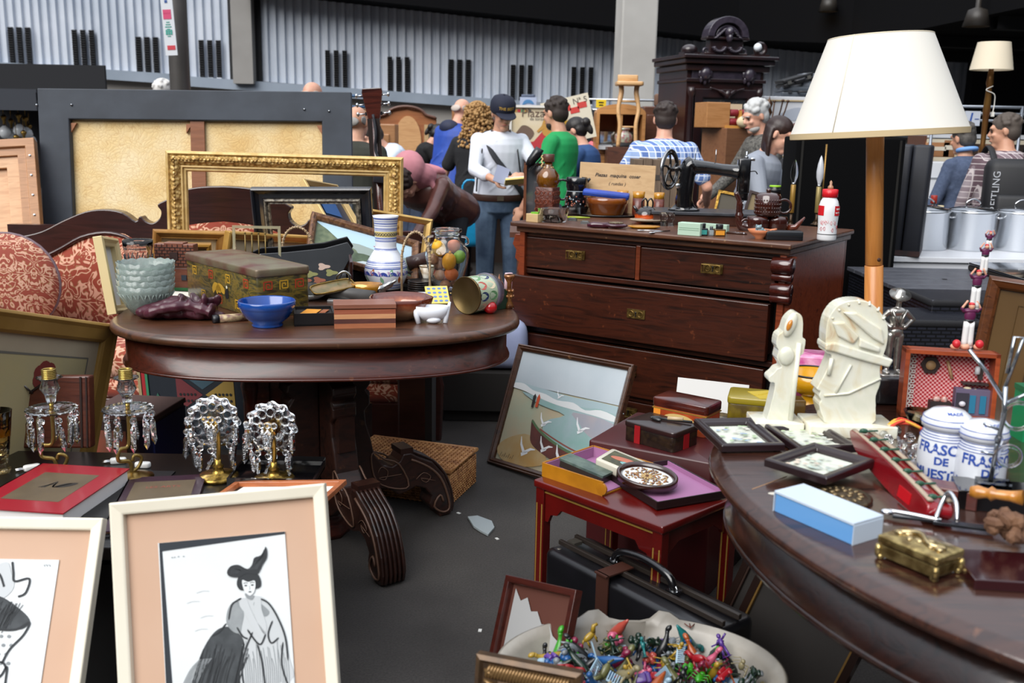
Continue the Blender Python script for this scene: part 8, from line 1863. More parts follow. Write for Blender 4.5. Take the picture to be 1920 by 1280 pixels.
for i,(px,wd)in enumerate(((1733,92),(1820,92),(1912,92),(2004,92))):
 kq=KP(D(px,470,6.1));r_=wd*kq/2*.93;c=V((D(px,430,6.24).x,6.24,.76));hh=D(px,399,6.1-r_).z-.76
 if pot is None:
  pot=thing('stock_pot','x','pot',c,0,'stainless stock pots on the white table')
  m=n_lathe([(0,0),(r_*.97,0),(r_,.01),(r_,hh*.92),(r_*1.03,hh*.94),(r_*1.03,hh),(r_,hh)],n=44);m.put('pot_body',PM,pot)
  m=n_lathe([(r_*1.03,hh),(r_*1.0,hh+.008),(r_*.5,hh+.024),(0,hh+.03)],n=44);lid_=m.put('lid',mat('8d9196',.12,.95),pot)
  m=n_tube(smooth([(-.045,0,hh+.022),(-.042,0,hh+.05),(0,0,hh+.07),(.042,0,hh+.05),(.045,0,hh+.022)],5),.005,8);m.put('lid_handle',CHROME,lid_)
  for sx in(-1,1):m=n_tube(smooth([(sx*r_,-.05,hh*.82),(sx*(r_+.035),-.045,hh*.84),(sx*(r_+.035),.045,hh*.84),(sx*r_,.05,hh*.82)],4),.005,8);m.put('side_handle',CHROME,pot)
  o=pot
 else:o=copytree(pot,loc=c)
 o['label']='stainless stock pot with lid, '+['partly behind the upright suitcase','second one, behind the top of the acrobat figure','third one, right of the acrobat figure','rightmost at the edge of the photo'][i]
 # bottles and knick-knacks behind the first pot
for i,(px,pt,col,cp)in enumerate(((1733,372,'b59a8a','c8b8a8'),(1752,366,'a9adb0','a02a1c'),(1764,385,'c4c0b6','d8c8a0'))):
 p=D(px,pt,6.42);hh=p.z-.76;t_=thing('small_bottle',['pale brown small bottle behind the first stock pot','small bottle with red stopper behind the first stock pot','small clear jar right of the red stoppered bottle'][i],'bottle',(p.x,6.42,.76));m=n_lathe([(0,0),(.028,0),(.03,hh*.5),(.014,hh*.75),(.012,hh*.85)],n=18);m.put('bottle_glass',mat(col,.15,trans=.4),t_);m=n_cyl(.02,hh*.16,(0,0,hh*.84));m.put('stopper',mat(cp,.4),t_)
 # ===== RIGHT OVAL TABLE
RZ=.76
RT=thing('round_dark_table','dark polished oval table with deep apron filling the lower right','table',(1.25,2.0,0))
RW=wood('120806','24100a',.18,c3='0b0504',coat=.7,worn='3a2416');RA,RB1,RB2=.82,.99,.66
def rsolid(m,rings,k_=96):
 vs,fs=[],[]
 for(ins,z)in rings:
  for i in range(k_):
   t=2*PI*i/k_;c_,s_=cos(t),sin(t);b_=RB2 if s_>0 else RB1
   vs.append(((RA-ins)*c_,(b_-ins)*s_,z))
 for i in range(len(rings)-1):
  for j in range(k_):fs.append((i*k_+j,i*k_+(j+1)%k_,(i+1)*k_+(j+1)%k_,(i+1)*k_+j))
 fs+=[tuple(range(k_))[::-1],tuple((len(rings)-1)*k_+j for j in range(k_))];m.add(vs,fs)
m=MB();rsolid(m,[(.03,RZ-.040),(.008,RZ-.037),(0,RZ-.026),(.004,RZ-.014),(.016,RZ-.010),(.020,RZ-.003),(.03,RZ)]);m.put('tabletop',wood('231310','3c2219',.16,c3='180c09',coat=.7,worn='5a3a28'),RT)
m=MB();rsolid(m,[(.06,RZ-.155),(.045,RZ-.150),(.043,RZ-.140),(.055,RZ-.130),(.055,RZ-.038)]);m.put('apron',RW,RT)
m=MB();rsolid(m,[(.052,RZ-.160),(.040,RZ-.155),(.040,RZ-.145),(.052,RZ-.140)]);m.put('apron_bead',RW,RT)
m=n_box((.003,.5,.002),(-.02,-.72,RZ+.0002));m.put('leaf_seam',mat('0a0605',.6),RT)
m=n_lathe([(.20,0),(.21,.03),(.10,.06),(.07,.12),(.10,.3),(.08,.5),(.12,.6),(.14,.61)],(0,-.1,0),n=10);m.put('pedestal',RW,RT)
for a in(40,130,220,310):
 m=MB();m.T=TL_((0,-.1,0))@RZ_(R(a));m.prism([(.05,.04),(.5,0),(.55,.03),(.5,.07),(.3,.12),(.05,.25)],.06,(0,-.03,0));m.put('leg',RW,RT,bev=.008)
for(px,py,sx_,sy_,lb)in((1455,925,.016,.008,'white dried paint spot left of the pale blue box'),):
 m=n_ball((sx_,sy_,.0015),(0,0,0));m.ball((.008,.004,.0014),(.02,.01,0));m.put('paint_spot',mat('b7b2a6',.7),RT).location=G(px,py,RZ)-V((1.25,2.0,0))
m=MB();a,b_=G(1410,917,RZ),G(1475,893,RZ);m.rod(a-RT.location,b_-RT.location,.0012,n=4);m.put('scratch',mat('8a6a4c',.6),RT)
Z=RZ
# three small dark frames
def smallframe(label,TL,TR,BR,BL,z,cols,lean=None):
 P_=[G(*p,z)for p in(TL,TR,BR,BL)];X=((P_[1]-P_[0])+(P_[2]-P_[3])).normalized();w_=((P_[1]-P_[0]).length+(P_[2]-P_[3]).length)/2;Yv=ZV.cross(X);h_=abs(((P_[0]+P_[1])/2-(P_[2]+P_[3])/2).dot(Yv))
 Mx=MX((X,-ZV,Yv)).transposed().to_4x4();Mx.translation=(P_[2]+P_[3])/2
 if lean:Mx=Mx@RY_(R(lean))
 def art(m,w2,h2,q,y):
  rnd=RND(len(label))
  for i in range(26):u,v_=rnd.uniform(-.42,.42)*w2,q+rnd.uniform(.1,.9)*h2;m.flat([(u+rnd.uniform(.004,.008)*cos(t)*(1+.4*cos(3*t)),v_+.005*sin(t))for t in[2*PI*j/9 for j in range(9)]],y-.0001*i,1+i%3)
  for i in range(8):u=rnd.uniform(-.4,.3)*w2;v_=q+rnd.uniform(.2,.8)*h2;m.stroke([(u,v_),(u+.01,v_+.006),(u+.025,v_+.004)],.0009,y-.003,4)
 return picture('small_dark_frame',label,'picture',(Mx,w_,h_),[(0,-.008),(0,.006),(.003,.010),(.010,.010),(.014,.005),(.020,.006),(.023,.0),(.023,-.008)],mat('1f1114',.3,coat=.4),[mat('c4c8bc',.7)]+[mat(c_,.7)for c_ in cols],art)
smallframe('small dark moulded frame with a flower tile, leftmost of the three',(1321,790),(1428,789),(1473,838),(1352,842),Z+.012,['9ab08a','8fa3b8','d9d2c8','3a3a40'])
smallframe('small dark moulded frame with a branch tile, rearmost right of the three',(1453,797),(1562,796),(1606,840),(1500,848),Z+.012,['a8b894','b0b6b0','d5d2c4','4a3a36'])
smallframe('small dark moulded frame with a pale tile, nearest of the three',(1504,828),(1612,862),(1552,902),(1430,868),Z+.030,['b9c4b4','aab8b0','c9b9a8','5a4a44'])
# onyx bookends
def onyx():
 mm,t,b=newmat('white_onyx');co=coords(t);n=N(t,'TexNoise');SI(n,'Scale',7);SI(n,'Detail',4);SI(n,'Distortion',2);t.links.new(co,n.inputs[0])
 t.links.new(ramp(t,n.outputs[0],[(.3,'d2d3c2'),(.5,'dddccd'),(.64,'d5cdb2'),(.72,'b98a60'),(.74,'d8d4c2')]),b.inputs['Base Color']);SI(b,'Roughness',.15);SI(b,'Subsurface Weight',.35);SI(b,'Subsurface Radius',(.02,.018,.012));SI(b,'Coat Weight',.4);return mm
ON=onyx()
def pxprism(mb,pts,cx,cyb,k_,d_,y0,**kw):mb.prism([((x-cx)*k_,(cyb-y)*k_)for x,y in pts],d_,(0,y0,0),**kw)
c=G(1462,812,Z);k_=KP(c);c=c+V((0,.05,0));
t_=thing('onyx_bookend','narrow white onyx bookend carved as a face in profile, left of the pair','bookend',c,rz=0)
m=n_rbox((.115,.10,.024),.004,(-.0,0,0),base=1,rz=.002);m.put('slab',ON,t_)
oa=smooth([(1484,568),(1470,582),(1464,603),(1455,612),(1453,630),(1458,640),(1456,655),(1462,664),(1466,672),(1458,676),(1452,684),(1444,692),(1446,701),(1456,704),(1455,725),(1450,755),(1448,786),(1488,786),(1493,745),(1497,690),(1499,652),(1505,645),(1507,620),(1501,614),(1500,590),(1496,574)],3,True)
m=MB();pxprism(m,oa,1466,794,k_,.045,-.022,smooth=False);m.put('carved_face',ON,t_,bev=.008)
m=n_ball((.013,.010,.030),((1475-1466)*k_,-.026,(794-590)*k_),(0,.3,0));m.ball((.018,.01,.022),((1473-1466)*k_,-.024,(794-650)*k_));m.tube([((1495-1466)*k_,-.024,(794-625)*k_),((1490-1466)*k_,-.024,(794-780)*k_)],.006,8);m.put('relief',ON,t_)
m=n_ball((.006,.006,.014),((1472-1466)*k_,-.034,(794-590)*k_),(0,.3,0));m.put('amber_inlay',mat('c07a28',.2,coat=.6),t_)
c=G(1600,822,Z);k_=KP(c);c=c+V((0,.055,0))
t_=thing('onyx_bookend','broad white onyx bookend carved as a head with round headdress, right of the pair','bookend',c)
m=n_rbox((.205,.11,.028),.004,(-.0,0,0),base=1,rz=.002);m.put('slab',ON,t_)
ob=smooth([(1594,558),(1571,561),(1554,571),(1542,592),(1539,615),(1540,640),(1541,657),(1553,663),(1550,680),(1541,705),(1533,722),(1531,729),(1538,733),(1536,742),(1541,750),(1538,760),(1548,785),(1560,796),(1640,796),(1645,765),(1643,740),(1649,715),(1646,690),(1648,668),(1654,640),(1652,605),(1634,577),(1614,562)],3,True)
m=MB();pxprism(m,ob,1600,796,k_,.055,-.028);hd=m.put('carved_head',ON,t_,bev=.008);hd.location=(0,0,.026)
m=MB();m.T=TL_((0,0,.026));bnd=lambda pts,d,y:pxprism(m,pts,1600,796,k_,d,y)
bnd([(1538,640),(1556,637),(1610,652),(1667,668),(1660,683),(1600,668),(1555,655),(1538,652)],.070,-.037)
bnd([(1548,600),(1570,598),(1600,625),(1590,640),(1560,625)],.012,-.036);bnd([(1565,580),(1590,580),(1640,610),(1648,640),(1625,628),(1590,600)],.012,-.036);bnd([(1600,628),(1640,645),(1640,655),(1600,645)],.014,-.038)
m.put('headdress_relief',ON,t_,bev=.004)
m=MB();m.T=TL_((0,0,.026));q3=lambda x,y,yy=-.030:((x-1600)*k_,yy,(796-y)*k_)
m.tube([q3(1590,680),q3(1566,735)],.003,6);m.tube([q3(1648,705),q3(1590,735),q3(1545,740)],.003,6);m.tube([q3(1553,668),q3(1550,700)],.005,8)
for i in range(7):a=R(25+22*i);m.tube([q3(1596+50*cos(a),612-48*sin(a),-.03),q3(1596+57*cos(a),612-54*sin(a),-.02)],.003,6)
m.put('carved_lines',ON,t_)
m=n_box((.03,.05,.05),base=1);solo(m,'olive_glass_block','small olive amber glass block between the two onyx bookends','block',mat('6a4a12',.1,coat=.5),G(1510,800,Z)+V((0,.08,0)),bev=.004)
# pewter figure on a dark rock
zb=.835;Yp=2.56;m=MB();c=V((D(1672,697,Yp).x,Yp,Z));m.rbox((.11,.10,zb-Z),.012,base=1,rz=.01);solo(m,'dark_stone_box','dark stone like box under the pewter figurine','box',mat('0f0f12',.3,coat=.4,bmp=.4,sc=20),c)
k_=KP(c+V((0,0,.1)));c.z=zb;PW_=mat('b9b6b0',.28,.9,col2='8a8782',sc=40);q3=lambda x,y,yy=.0:((x-1673)*k_,yy,(697-y)*k_)
t_=thing('pewter_figurine','pewter figurine of a figure with round hat and hands on hips','figurine',c);m=MB()
tubeT(m,q3(1664,625),q3(1664,660),.011,.009);tubeT(m,q3(1664,660),q3(1662,690),.009,.006);tubeT(m,q3(1681,625),q3(1680,660),.011,.009);tubeT(m,q3(1680,660),q3(1681,690),.009,.006)
m.ball((.010,.016,.006),q3(1660,693,-.008));m.ball((.010,.016,.006),q3(1685,693,-.008));m.ball((.019,.013,.016),q3(1673,618));m.ball((.020,.013,.024),q3(1673,595));m.ball((.024,.013,.014),q3(1673,580));tubeT(m,q3(1673,575),q3(1674,560),.007,.007)
m.ball((.012,.013,.016),q3(1675,551));m.ball((.004,.006,.004),q3(1675,550,-.013));
for sx in(-1,1):tubeT(m,q3(1673+sx*16,580),q3(1674+sx*30,594,.004),.0075,.006);tubeT(m,q3(1674+sx*30,594,.004),q3(1673+sx*15,606,-.008),.006,.005);m.ball((.006,.006,.006),q3(1673+sx*13,607,-.01))
m.put('figure_body',PW_,t_,remesh=.0018,sms=1)
m=n_lathe([(.0,.0),(.027,0),(.028,.003),(.013,.006),(.011,.016),(0,.018)],q3(1674,548),(R(28),0,0),n=28);m.put('round_hat',PW_,t_)
m=n_tube([q3(1660,575,-.013),q3(1672,603,-.016)],.003,6);m.tube([q3(1686,575,-.013),q3(1675,603,-.016)],.003,6);m.box((.04,.02,.006),q3(1673,609));m.put('jacket_lapels',PW_,t_)
m=n_rbox((.075,.055,.006),.01,(0,0,-.001),rz=.002);m.put('base',PW_,t_)
# shadow box
A_,B_=G(1688,782,Z),G(1864,795,Z);X=(B_-A_);w_=X.length;X.normalize();Yv=ZV.cross(X);Mx=BM(X,Yv,ZV);Mx.translation=(A_+B_)/2;hh=D(1780,662,Mx.translation.y).z-Z;Mx=Mx@RX_(R(-4))@TL_((0,0,.002))
t_=thing('shadow_box','wooden shadow box with red gingham back and miniature kitchen inside','box',mw=Mx);SBX=wood('7a3218','9a4522',.35,c3='6a2a14',coat=.2);dp=.065
m=MB()
m.box((w_,dp,.011),(0,dp/2,.0055));m.box((w_,dp,.011),(0,dp/2,hh-.0055));m.box((.011,dp,hh),(-w_/2+.0055,dp/2,hh/2));m.box((.011,dp,hh),(w_/2-.0055,dp/2,hh/2));m.put('wooden_case',SBX,t_,bev=.001)
def gingham():
 mm,t,b=newmat('red_gingham');ck=N(t,'TexChecker');SI(ck,'Scale',190);SI(ck,1,lin('a81f2a'));SI(ck,2,lin('d9a0a0'));t.links.new(coords(t),ck.inputs[0]);t.links.new(ck.outputs[0],b.inputs['Base Color']);SI(b,'Roughness',.9);return mm
m=n_box((w_-.02,.004,hh-.02),(0,dp-.004,hh/2));m.put('gingham_back',gingham(),t_)
m=MB();x0=-w_/2+.022
for i in range(12):m.torus(.0055,.0018,(x0,dp-.012,.018+i*(hh-.03)/11),U9,10,4);m.torus(.004,.0015,(x0+.009,dp-.012,.018+i*(hh-.03)/11),U9,10,4)
m.box((.008,.002,hh-.03),(x0-.004,dp-.012,hh/2));m.put('lace_strip',mat('d6d2cc',.8),t_)
m=n_prism([(.024*cos(R(60*i)),.024*sin(R(60*i)))for i in range(6)],.008,(-w_*.18,dp-.014,hh*.74));m.put('wall_clock',mat('2a1a16',.5),t_,bev=.001);m=n_lathe([(0,0),(.012,0),(.012,.002),(0,.002)],(-w_*.18,dp-.015,hh*.74),U9,n=20);m.put('clock_face',mat('a5845c',.5),t_)
m=n_rod((-.0,dp-.012,hh*.82),(.014,dp-.012,hh*.56),.004);m.put('wooden_ladle',wood('a5805a','b8906a',.5),t_)
m=n_box((.06,.03,.004),(w_*.30,dp-.02,hh*.52));m.box((.010,.01,.05),(w_*.36,dp-.015,hh*.72));m.put('wall_shelf',mat('2c2422',.5),t_)
m=n_lathe([(0,0),(.007,0),(.006,.018),(0,.02)],(w_*.32,dp-.02,hh*.66),n=12);m.put('shelf_bottle',mat('c9ccd0',.3),t_);m=n_ball((.012,.010,.009),(w_*.22,dp-.03,hh*.42));m.ball((.009,.009,.009),(w_*.30,dp-.035,hh*.40));m.put('tiny_pots',mat('b9ac90',.4),t_)
m=n_box((.085,.03,.066),(w_*.28,dp-.03,.044));cab=m.put('miniature_cabinet',mat('5a5068',.6),t_,bev=.001)
for i in range(2):m=n_box((.014,.003,.045),(w_*.27+.024*i,dp-.0465,.04));m.put('blue_panel',mat('1d6a8a',.5),cab)
m=n_box((.03,.002,.05),(w_*.28-.026,dp-.046,.042));m.put('open_shelf',mat('2a2632',.6),cab)
m=n_ball((.008,.006,.007),(w_*.28-.026,dp-.05,.04));m.put('tiny_teapot',mat('c2bfc8',.4),t_);m=n_ball((.010,.008,.009),(-w_*.10,dp-.03,.045));m.ball((.008,.008,.012),(-w_*.02,dp-.032,.044));m.ball((.008,.008,.01),(-w_*.12,dp-.034,.024));m.put('tiny_crockery',mat('c4b8b0',.3,col2='b03a2a',sc=50),t_)
m=n_box((.05,.03,.03),(-w_*.06,dp-.03,.025));m.put('tiny_table',mat('1f1412',.6),t_)
boxtop=(Mx@V((0,dp/2,hh)))
# tower of acrobat figures
cB=V((D(1808,650,boxtop.y).x,boxtop.y,boxtop.z+.004));k_=KP(cB);t_=thing('acrobat_tower','figurine of five acrobats in purple shirts standing on each others shoulders','figurine',cB)
q3=lambda x,y,yy=.0:((x-1808)*k_,yy,(650-y)*k_)
SH,PT,SA,SK,RC=mat('5a1c44',.4),mat('d9d9d8',.4),mat('15151c',.4),mat('d09a80',.5),mat('b8202a',.4)
figs=[(1812,645,600,575,18),(1818,572,535,512,15),(1827,505,478,462,12),(1831,462,448,436,9)]
for i,(x,yf,yh,ys,wd)in enumerate(figs):
 ms=[MB()for _ in range(5)]
 for sx in(-1,1):tubeT(ms[0],q3(x+sx*wd*.30,yf),q3(x+sx*wd*.22,yh),wd*.30*k_,wd*.34*k_)
 ms[1].lathe([(wd*.52*k_,-wd*.16*k_),(wd*.56*k_,wd*.16*k_)],q3(x,yh-3),sy=.7,n=18)
 ms[2].ball((wd*.58*k_,wd*.42*k_,(yh-ys)*.62*k_),q3(x,(yh+ys)/2-1));ms[2].ball((wd*.74*k_,wd*.4*k_,wd*.3*k_),q3(x,ys+3))
 ms[3].ball((wd*.30*k_,wd*.32*k_,wd*.36*k_),q3(x,ys-wd*.32,-.004));ms[4].ball((wd*.31*k_,wd*.33*k_,wd*.2*k_),q3(x,ys-wd*.55,-.003))
 for sx in(-1,1):
  tubeT(ms[2],q3(x+sx*wd*.7,ys+4),q3(x+sx*wd*.95,ys-wd*.1,-.002),wd*.17*k_,wd*.15*k_);tubeT(ms[3],q3(x+sx*wd*.95,ys-wd*.1,-.002),q3(x+sx*wd*.5,ys-wd*.85,-.004),wd*.13*k_,wd*.11*k_)
 for nm,mb_,mt in zip(('trousers','sash','shirt','head_and_arms','headscarf'),ms,(PT,SA,SH,SK,RC)):mb_.put(nm,mt,t_)
m=MB();[m.ball((.010,.010,.011),q3(x,640,-.008))for x in(1790,1833)];m.put('red_heads',RC,t_);m=MB();[m.ball((.012,.010,.008),q3(x,646,-.002))for x in(1790,1808,1833)];m.put('base_arms',SK,t_)
# pottery jars
for i,(px,pb_,pt_,wd,lines,lb)in enumerate(((1763,910,762,94,('FRASCO','DE','MUESTRA'),'white lidded pottery jar with blue lettering, left of the two'),(1831,930,784,90,('FRASCO','DE','MUESTRAS'),'white lidded pottery jar with blue lettering, right of the two'))):
 c,r_,h_=stand(px,pb_,pt_,wd,Z,.8);t_=thing('pottery_jar',lb,'jar',c);PJ_=mat('d2d6dd',.15,coat=.5)
 pr=[(0,0),(.82,0),(.86,.01),(.95,.1),(1.0,.25),(1.0,.48),(.95,.6),(.86,.67),(.84,.69),(.80,.72)]
 m=n_lathe([(a*r_,z*h_)for a,z in pr],n=48);m.put('jar_body',PJ_,t_)
 m=n_lathe([(.80*r_,.72*h_),(.94*r_,.74*h_),(.97*r_,.80*h_),(.90*r_,.88*h_),(.6*r_,.96*h_),(0,h_)],n=48);m.put('lid',PJ_,t_)
 def rr(z):
  z/=h_
  for(a,z0_),(b__,z1_)in zip(pr[1:],pr[2:]):
   if z0_<=z<=z1_ and z1_>z0_:return r_*(a+(b__-a)*(z-z0_)/(z1_-z0_))
  return r_*.9
 BLU=mat('2a4a9a',.3);m=MB()
 for f in(.60,.635,.665,.70):z=f*h_;m.torus(rr(z)+.0004,.0009,(0,0,z),n=48,k_=5)
 for rq,f in((.972,.80),(.91,.87)):m.torus(rq*r_,.0010,(0,0,f*h_),n=48,k_=5)
 m.put('blue_rings',BLU,t_)
 a0=-.5 if i==0 else-.12
 m=MB()
 for ln,(f,sz)in zip(lines,((.49,.029),(.335,.022),(.15,.028))):m.text(ln,sz,wrap=lambda u,v_,f=f:((rr(f*h_+v_)+.0006)*sin(a0+u/r_),-(rr(f*h_+v_)+.0006)*cos(a0+u/r_),f*h_+v_),bold=.0009)
 m.text('MADE',.012,wrap=lambda u,v_:(.66*r_*sin(u/(.66*r_)),-.66*r_*cos(u/(.66*r_))+v_*.8,h_*(.948)+v_*.45+.0015),bold=.0003)
 m.put('blue_lettering',BLU,t_)
 # red lacquered curved rack with green pegs
a,b_=G(1615,862,Z),G(1762,985,Z);d=b_-a;ang=math.atan2(d.y,d.x);L=d.length
t_=thing('red_curved_rack','red lacquered curved boat like rack edged with small green clips','rack',(a+b_)/2+V((0,.02,.0)),r=(R(-8),0,ang));t_.location.z=Z+.004;t_.scale=(1,1,.62)
x2=L/2;pts=smooth([(-x2-.01,.085),(-x2+.03,.03),(-.02,-.002),(x2-.04,-.02),(x2,.0),(x2+.01,.03),(x2-.02,.055),(0,.075)],4,True)
m=n_prism(pts,.05,(0,-.025,0));m.put('red_body',mat('6a0c14',.12,coat=.8,col2='8a141c',sc=6),t_,bev=.003)
m=n_tube(smooth([(-x2-.008,-.018,.085),(-x2*.3,-.018,.082),(x2*.5,-.018,.068),(x2-.0,-.018,.055)],4),.006,8);m.tube(smooth([(-x2-.008,.018,.09),(-x2*.3,.018,.088),(x2*.5,.018,.072),(x2-.0,.018,.06)],4),.006,8);m.put('wooden_rails',wood('8a7a68','a5947f',.5),t_)
for i in range(7):
 u=-x2+.02+i*(L-.03)/6;z=.092-.035*(i/6)**1.5;m=n_ball((.005,.010,.009),(u,-.010,z+.006),n=8,m_=6);m.tube([(u,-.02,z),(u,.02,z+.014)],.0028,6);m.put('green_clip',mat('1f4a36',.4),t_)
m=n_box((.05,.002,.035),(x2*.55,-.0262,.02));m.put('bright_red_patch',mat('b8101c',.3),t_)
# glass pebbles behind, chain ashtray, rope
for i,(px,py)in enumerate(((1640,838),(1665,832),(1690,842),(1705,828),(1655,822),(1680,815),(1720,848),(1710,860))):
 m=MB();m.smooth=False;m.ball((.013,.012,.011),(0,0,.011),(i,0,i),n=8,m_=6);solo(m,'glass_pebble','faceted glass pebble in the sparkling heap behind the red curved rack','pebble',CRYST,G(px,py,Z),group='faceted glass pebbles')
c,r_,h_=stand(1718,800,766,62,Z);c.y+=.0;m=n_lathe([(0,0),(.6*r_,0),(r_,h_),(.95*r_,h_),(.55*r_,.005),(0,.005)],n=36);t_=thing('glass_bowl','small clear glass bowl of coins in front of the shadow box','bowl',c+V((-.0,-.02,0)));m.put('bowl_wall',glass('eef2f0',.02,1.3),t_);m=MB();[m.cyl(.012,.002,(.02*cos(i*1.3),.02*sin(i*1.3),.006+.003*i),(.2*(i%3),.2,0),n=14)for i in range(9)];tag(m.put('coins',mat('8a7a5a',.3,.8),t_),kind='stuff')
t_=thing('striped_rope','bundle of red and yellow striped cord before the shadow box','cord',G(1698,822,Z)+V((0,.02,0)));
for q in range(2):
 m=MB()
 for i in range(9):m.tube(smooth([(-.045+.002*i,.012*sin(i*2.1),.012+.004*(i%4)),(-.01,.014*cos(i*1.7),.034+.003*(i%3)),(.03,.012*sin(i),.026),(.05,.015*cos(i),.008+.003*(i%3))],4),.0034,6)if i%2==q else 0
 m.put('red_strands' if q==0 else 'yellow_strands',mat('c23a26' if q==0 else 'd9a23a',.7),t_)
 # pale blue box
A_,B_,C_=G(1449,958,Z),G(1597,1023,Z),G(1658,990,Z);X=(B_-A_);w_=X.length;X.normalize();Yv=ZV.cross(X);dp=.078;Mx=BM(X,Yv,ZV);Mx.translation=(A_+B_)/2+Yv*dp/2;hh=.036
t_=thing('pale_blue_box','pale blue plastic box with translucent white lid near the table rim','box',mw=Mx)
m=n_box((w_-.004,dp-.004,hh),base=1);m.put('box_body',mat('5f95cc',.3,coat=.3),t_,bev=.0015);m=n_box((w_,dp,.005),(0,0,hh),base=1);m.box((.0015,dp,hh),(w_/2,0,hh/2));m.box((.0015,dp,hh),(-w_/2,0,hh/2));m.put('lid',mat('b9c6d4',.35),t_,bev=.001)
# brass medallion
c=G(1577,935,Z)+V((0,.0,0));t_=thing('brass_medallion','round cast brass medallion lying behind the pale blue box','medallion',c);r_=.058
m=n_lathe([(0,0),(r_,0),(r_,.006),(r_*.93,.009),(r_*.85,.007),(r_*.8,.009),(r_*.3,.012),(0,.013)],n=40);m.put('disc',mat('5a4a34',.35,.7,col2='3a2f20',sc=60,bmp=.5),t_)
m=MB();[m.ball((.007,.004,.003),(r_*.62*cos(a),r_*.62*sin(a),.010),(0,0,a),n=8,m_=5)for a in[2*PI*i/16 for i in range(16)]];[m.ball((.006,.006,.003),(r_*.3*cos(a),r_*.3*sin(a),.012),n=8,m_=5)for a in[2*PI*i/7 for i in range(7)]];tag(m.put('relief',mat('7a684a',.3,.7),t_),kind='stuff')
# brass casket
A_,B_=G(1645,1046,Z),G(1752,1092,Z);X=(B_-A_);w_=X.length;X.normalize();Yv=ZV.cross(X);dp=.068;Mx=BM(X,Yv,ZV);Mx.translation=(A_+B_)/2+Yv*dp/2
t_=thing('brass_casket','small ornate brass casket with domed lid near the table rim','casket',mw=Mx);BC_=mat('bba66e',.25,.85,col2='6e5a34',sc=45,bmp=.3);m=n_box((w_,dp,.020),(0,0,.006),base=1);m.put('case',BC_,t_,bev=.002)
m=n_rbox((w_+.006,dp+.006,.014),.004,(0,0,.028),base=1,rz=.003,crown=.006);ld=m.put('lid',BC_,t_)
m=MB();[m.ball((.009,.006,.004),(-w_*.36+i*w_*.12,-dp*.05+.01*sin(i*2),.045),(0,0,i),n=10,m_=6)for i in range(7)];m.tube(smooth([(-w_*.4,0,.044),(-w_*.1,.012,.05),(w_*.2,-.01,.048),(w_*.4,.005,.044)],4),.0045,6);m.put('cast_relief',mat('b8a47a',.2,.9),ld)
for sx in(-1,1):
 for sy in(-1,1):m=n_ball((.007,.007,.006),(sx*(w_/2-.003),sy*(dp/2-.003),.005));m.lathe([(.005,0),(.006,.012),(.004,.02)],(sx*(w_/2),sy*(dp/2),.006),n=10);m.put('corner_foot',BC_,t_)
 # shears
a,b_=G(1662,975,Z),G(1868,1003,Z);d=b_-a;ang=math.atan2(d.y,d.x);t_=thing('steel_shears','long dark steel shears with looped handle lying behind the brass casket','shears',(a+b_)/2+V((0,0,.006)),rz=ang);L=d.length
m=n_box((L*.55,.018,.006),(L*.2,0,.004));m.box((L*.5,.012,.005),(-L*.2,.006,.003),(0,0,.08));m.put('blade',mat('3a3c40',.3,.8,col2='2c2e33',sc=40),t_,bev=.001)
m=n_tube(smooth([(L*-.05,0,.01),(-L*.0,.03,.03),(L*.06,.035,.05),(L*.12,.01,.04),(L*.14,-.005,.01)],4),.0045,8);m.tube(smooth([(-L*.5,.02,.006),(-L*.3,.012,.008),(0,0,.008)],4),.004,8);m.ball((.012,.008,.006),(-L*.5,.012,.006));m.put('looped_handle',CHROME,t_)
# wooden handle with crumpled brown paper, boxes at the right edge
a,b_=G(1812,968,Z)+V((0,0,.05)),G(1905,990,Z)+V((0,0,.05));d=b_-a;t_=thing('wooden_handle_tool','tool with turned golden wooden handle wrapped in crumpled brown paper','tool',a,r=(0,R(84),math.atan2(d.y,d.x)));L=d.length*1.0
m=n_lathe([(0,0),(.010,.002),(.013,.014),(.010,.026),(.009,.032),(.014,.038),(.009,.046),(.010,.07),(.014,.09),(.011,L),(0,L)],n=22);m.put('turned_handle',wood('9a6222','b87a2e',.25,coat=.5),t_)
t_=thing('crumpled_paper','crumpled brown wrapping paper at the right edge of the dark table','paper',G(1885,1040,Z));rnd=RND(31);m=MB();m.smooth=False
for i in range(26):a=rnd.uniform(0,6.28);q=rnd.uniform(0,.035);m.ball((rnd.uniform(.008,.02),rnd.uniform(.006,.016),rnd.uniform(.008,.02)),(q*cos(a),q*sin(a),.018+rnd.uniform(0,.03)),(rnd.uniform(0,3),rnd.uniform(0,3),rnd.uniform(0,3)),n=6,m_=4)
m.put('paper_ball',mat('6a4a32',.8,col2='56392a',sc=20),t_)
m=n_box((.16,.12,.018),base=1);solo(m,'maroon_box','flat polished maroon box under the crumpled brown paper','box',mat('2c0c10',.12,coat=.8),G(1880,1085,Z)+V((.02,.01,0)),rz=-.1,bev=.002)
bpy.data.objects['crumpled_paper'].location.z+=.018
m=n_box((.10,.05,.035),base=1);solo(m,'rosewood_block','reddish brown wooden block behind the turned handle','block',wood('4a2420','5f302a',.3),G(1800,960,Z)+V((0,.05,0)),rz=-.5,bev=.002)
c=G(1855,968,Z)+V((.03,.06,0));t_=thing('clear_prize_stand','clear acrylic and chrome rod sculpture on a black block base','sculpture',c,rz=-.25);m=n_box((.135,.085,.038),base=1);m.put('black_base',mat('08080b',.08,coat=.8),t_,bev=.002)
m=n_box((.06,.03,.012),(.0,0,.038),base=1);m.put('acrylic_foot',glass('f2f6fa',.02,1.3),t_)
ks=.00128
m=MB()
P_=[(-.005,0,.05),(-.002,0,.12),(.004,0,.18),(0,0,.235)];m.tube(P_,.0045,8)
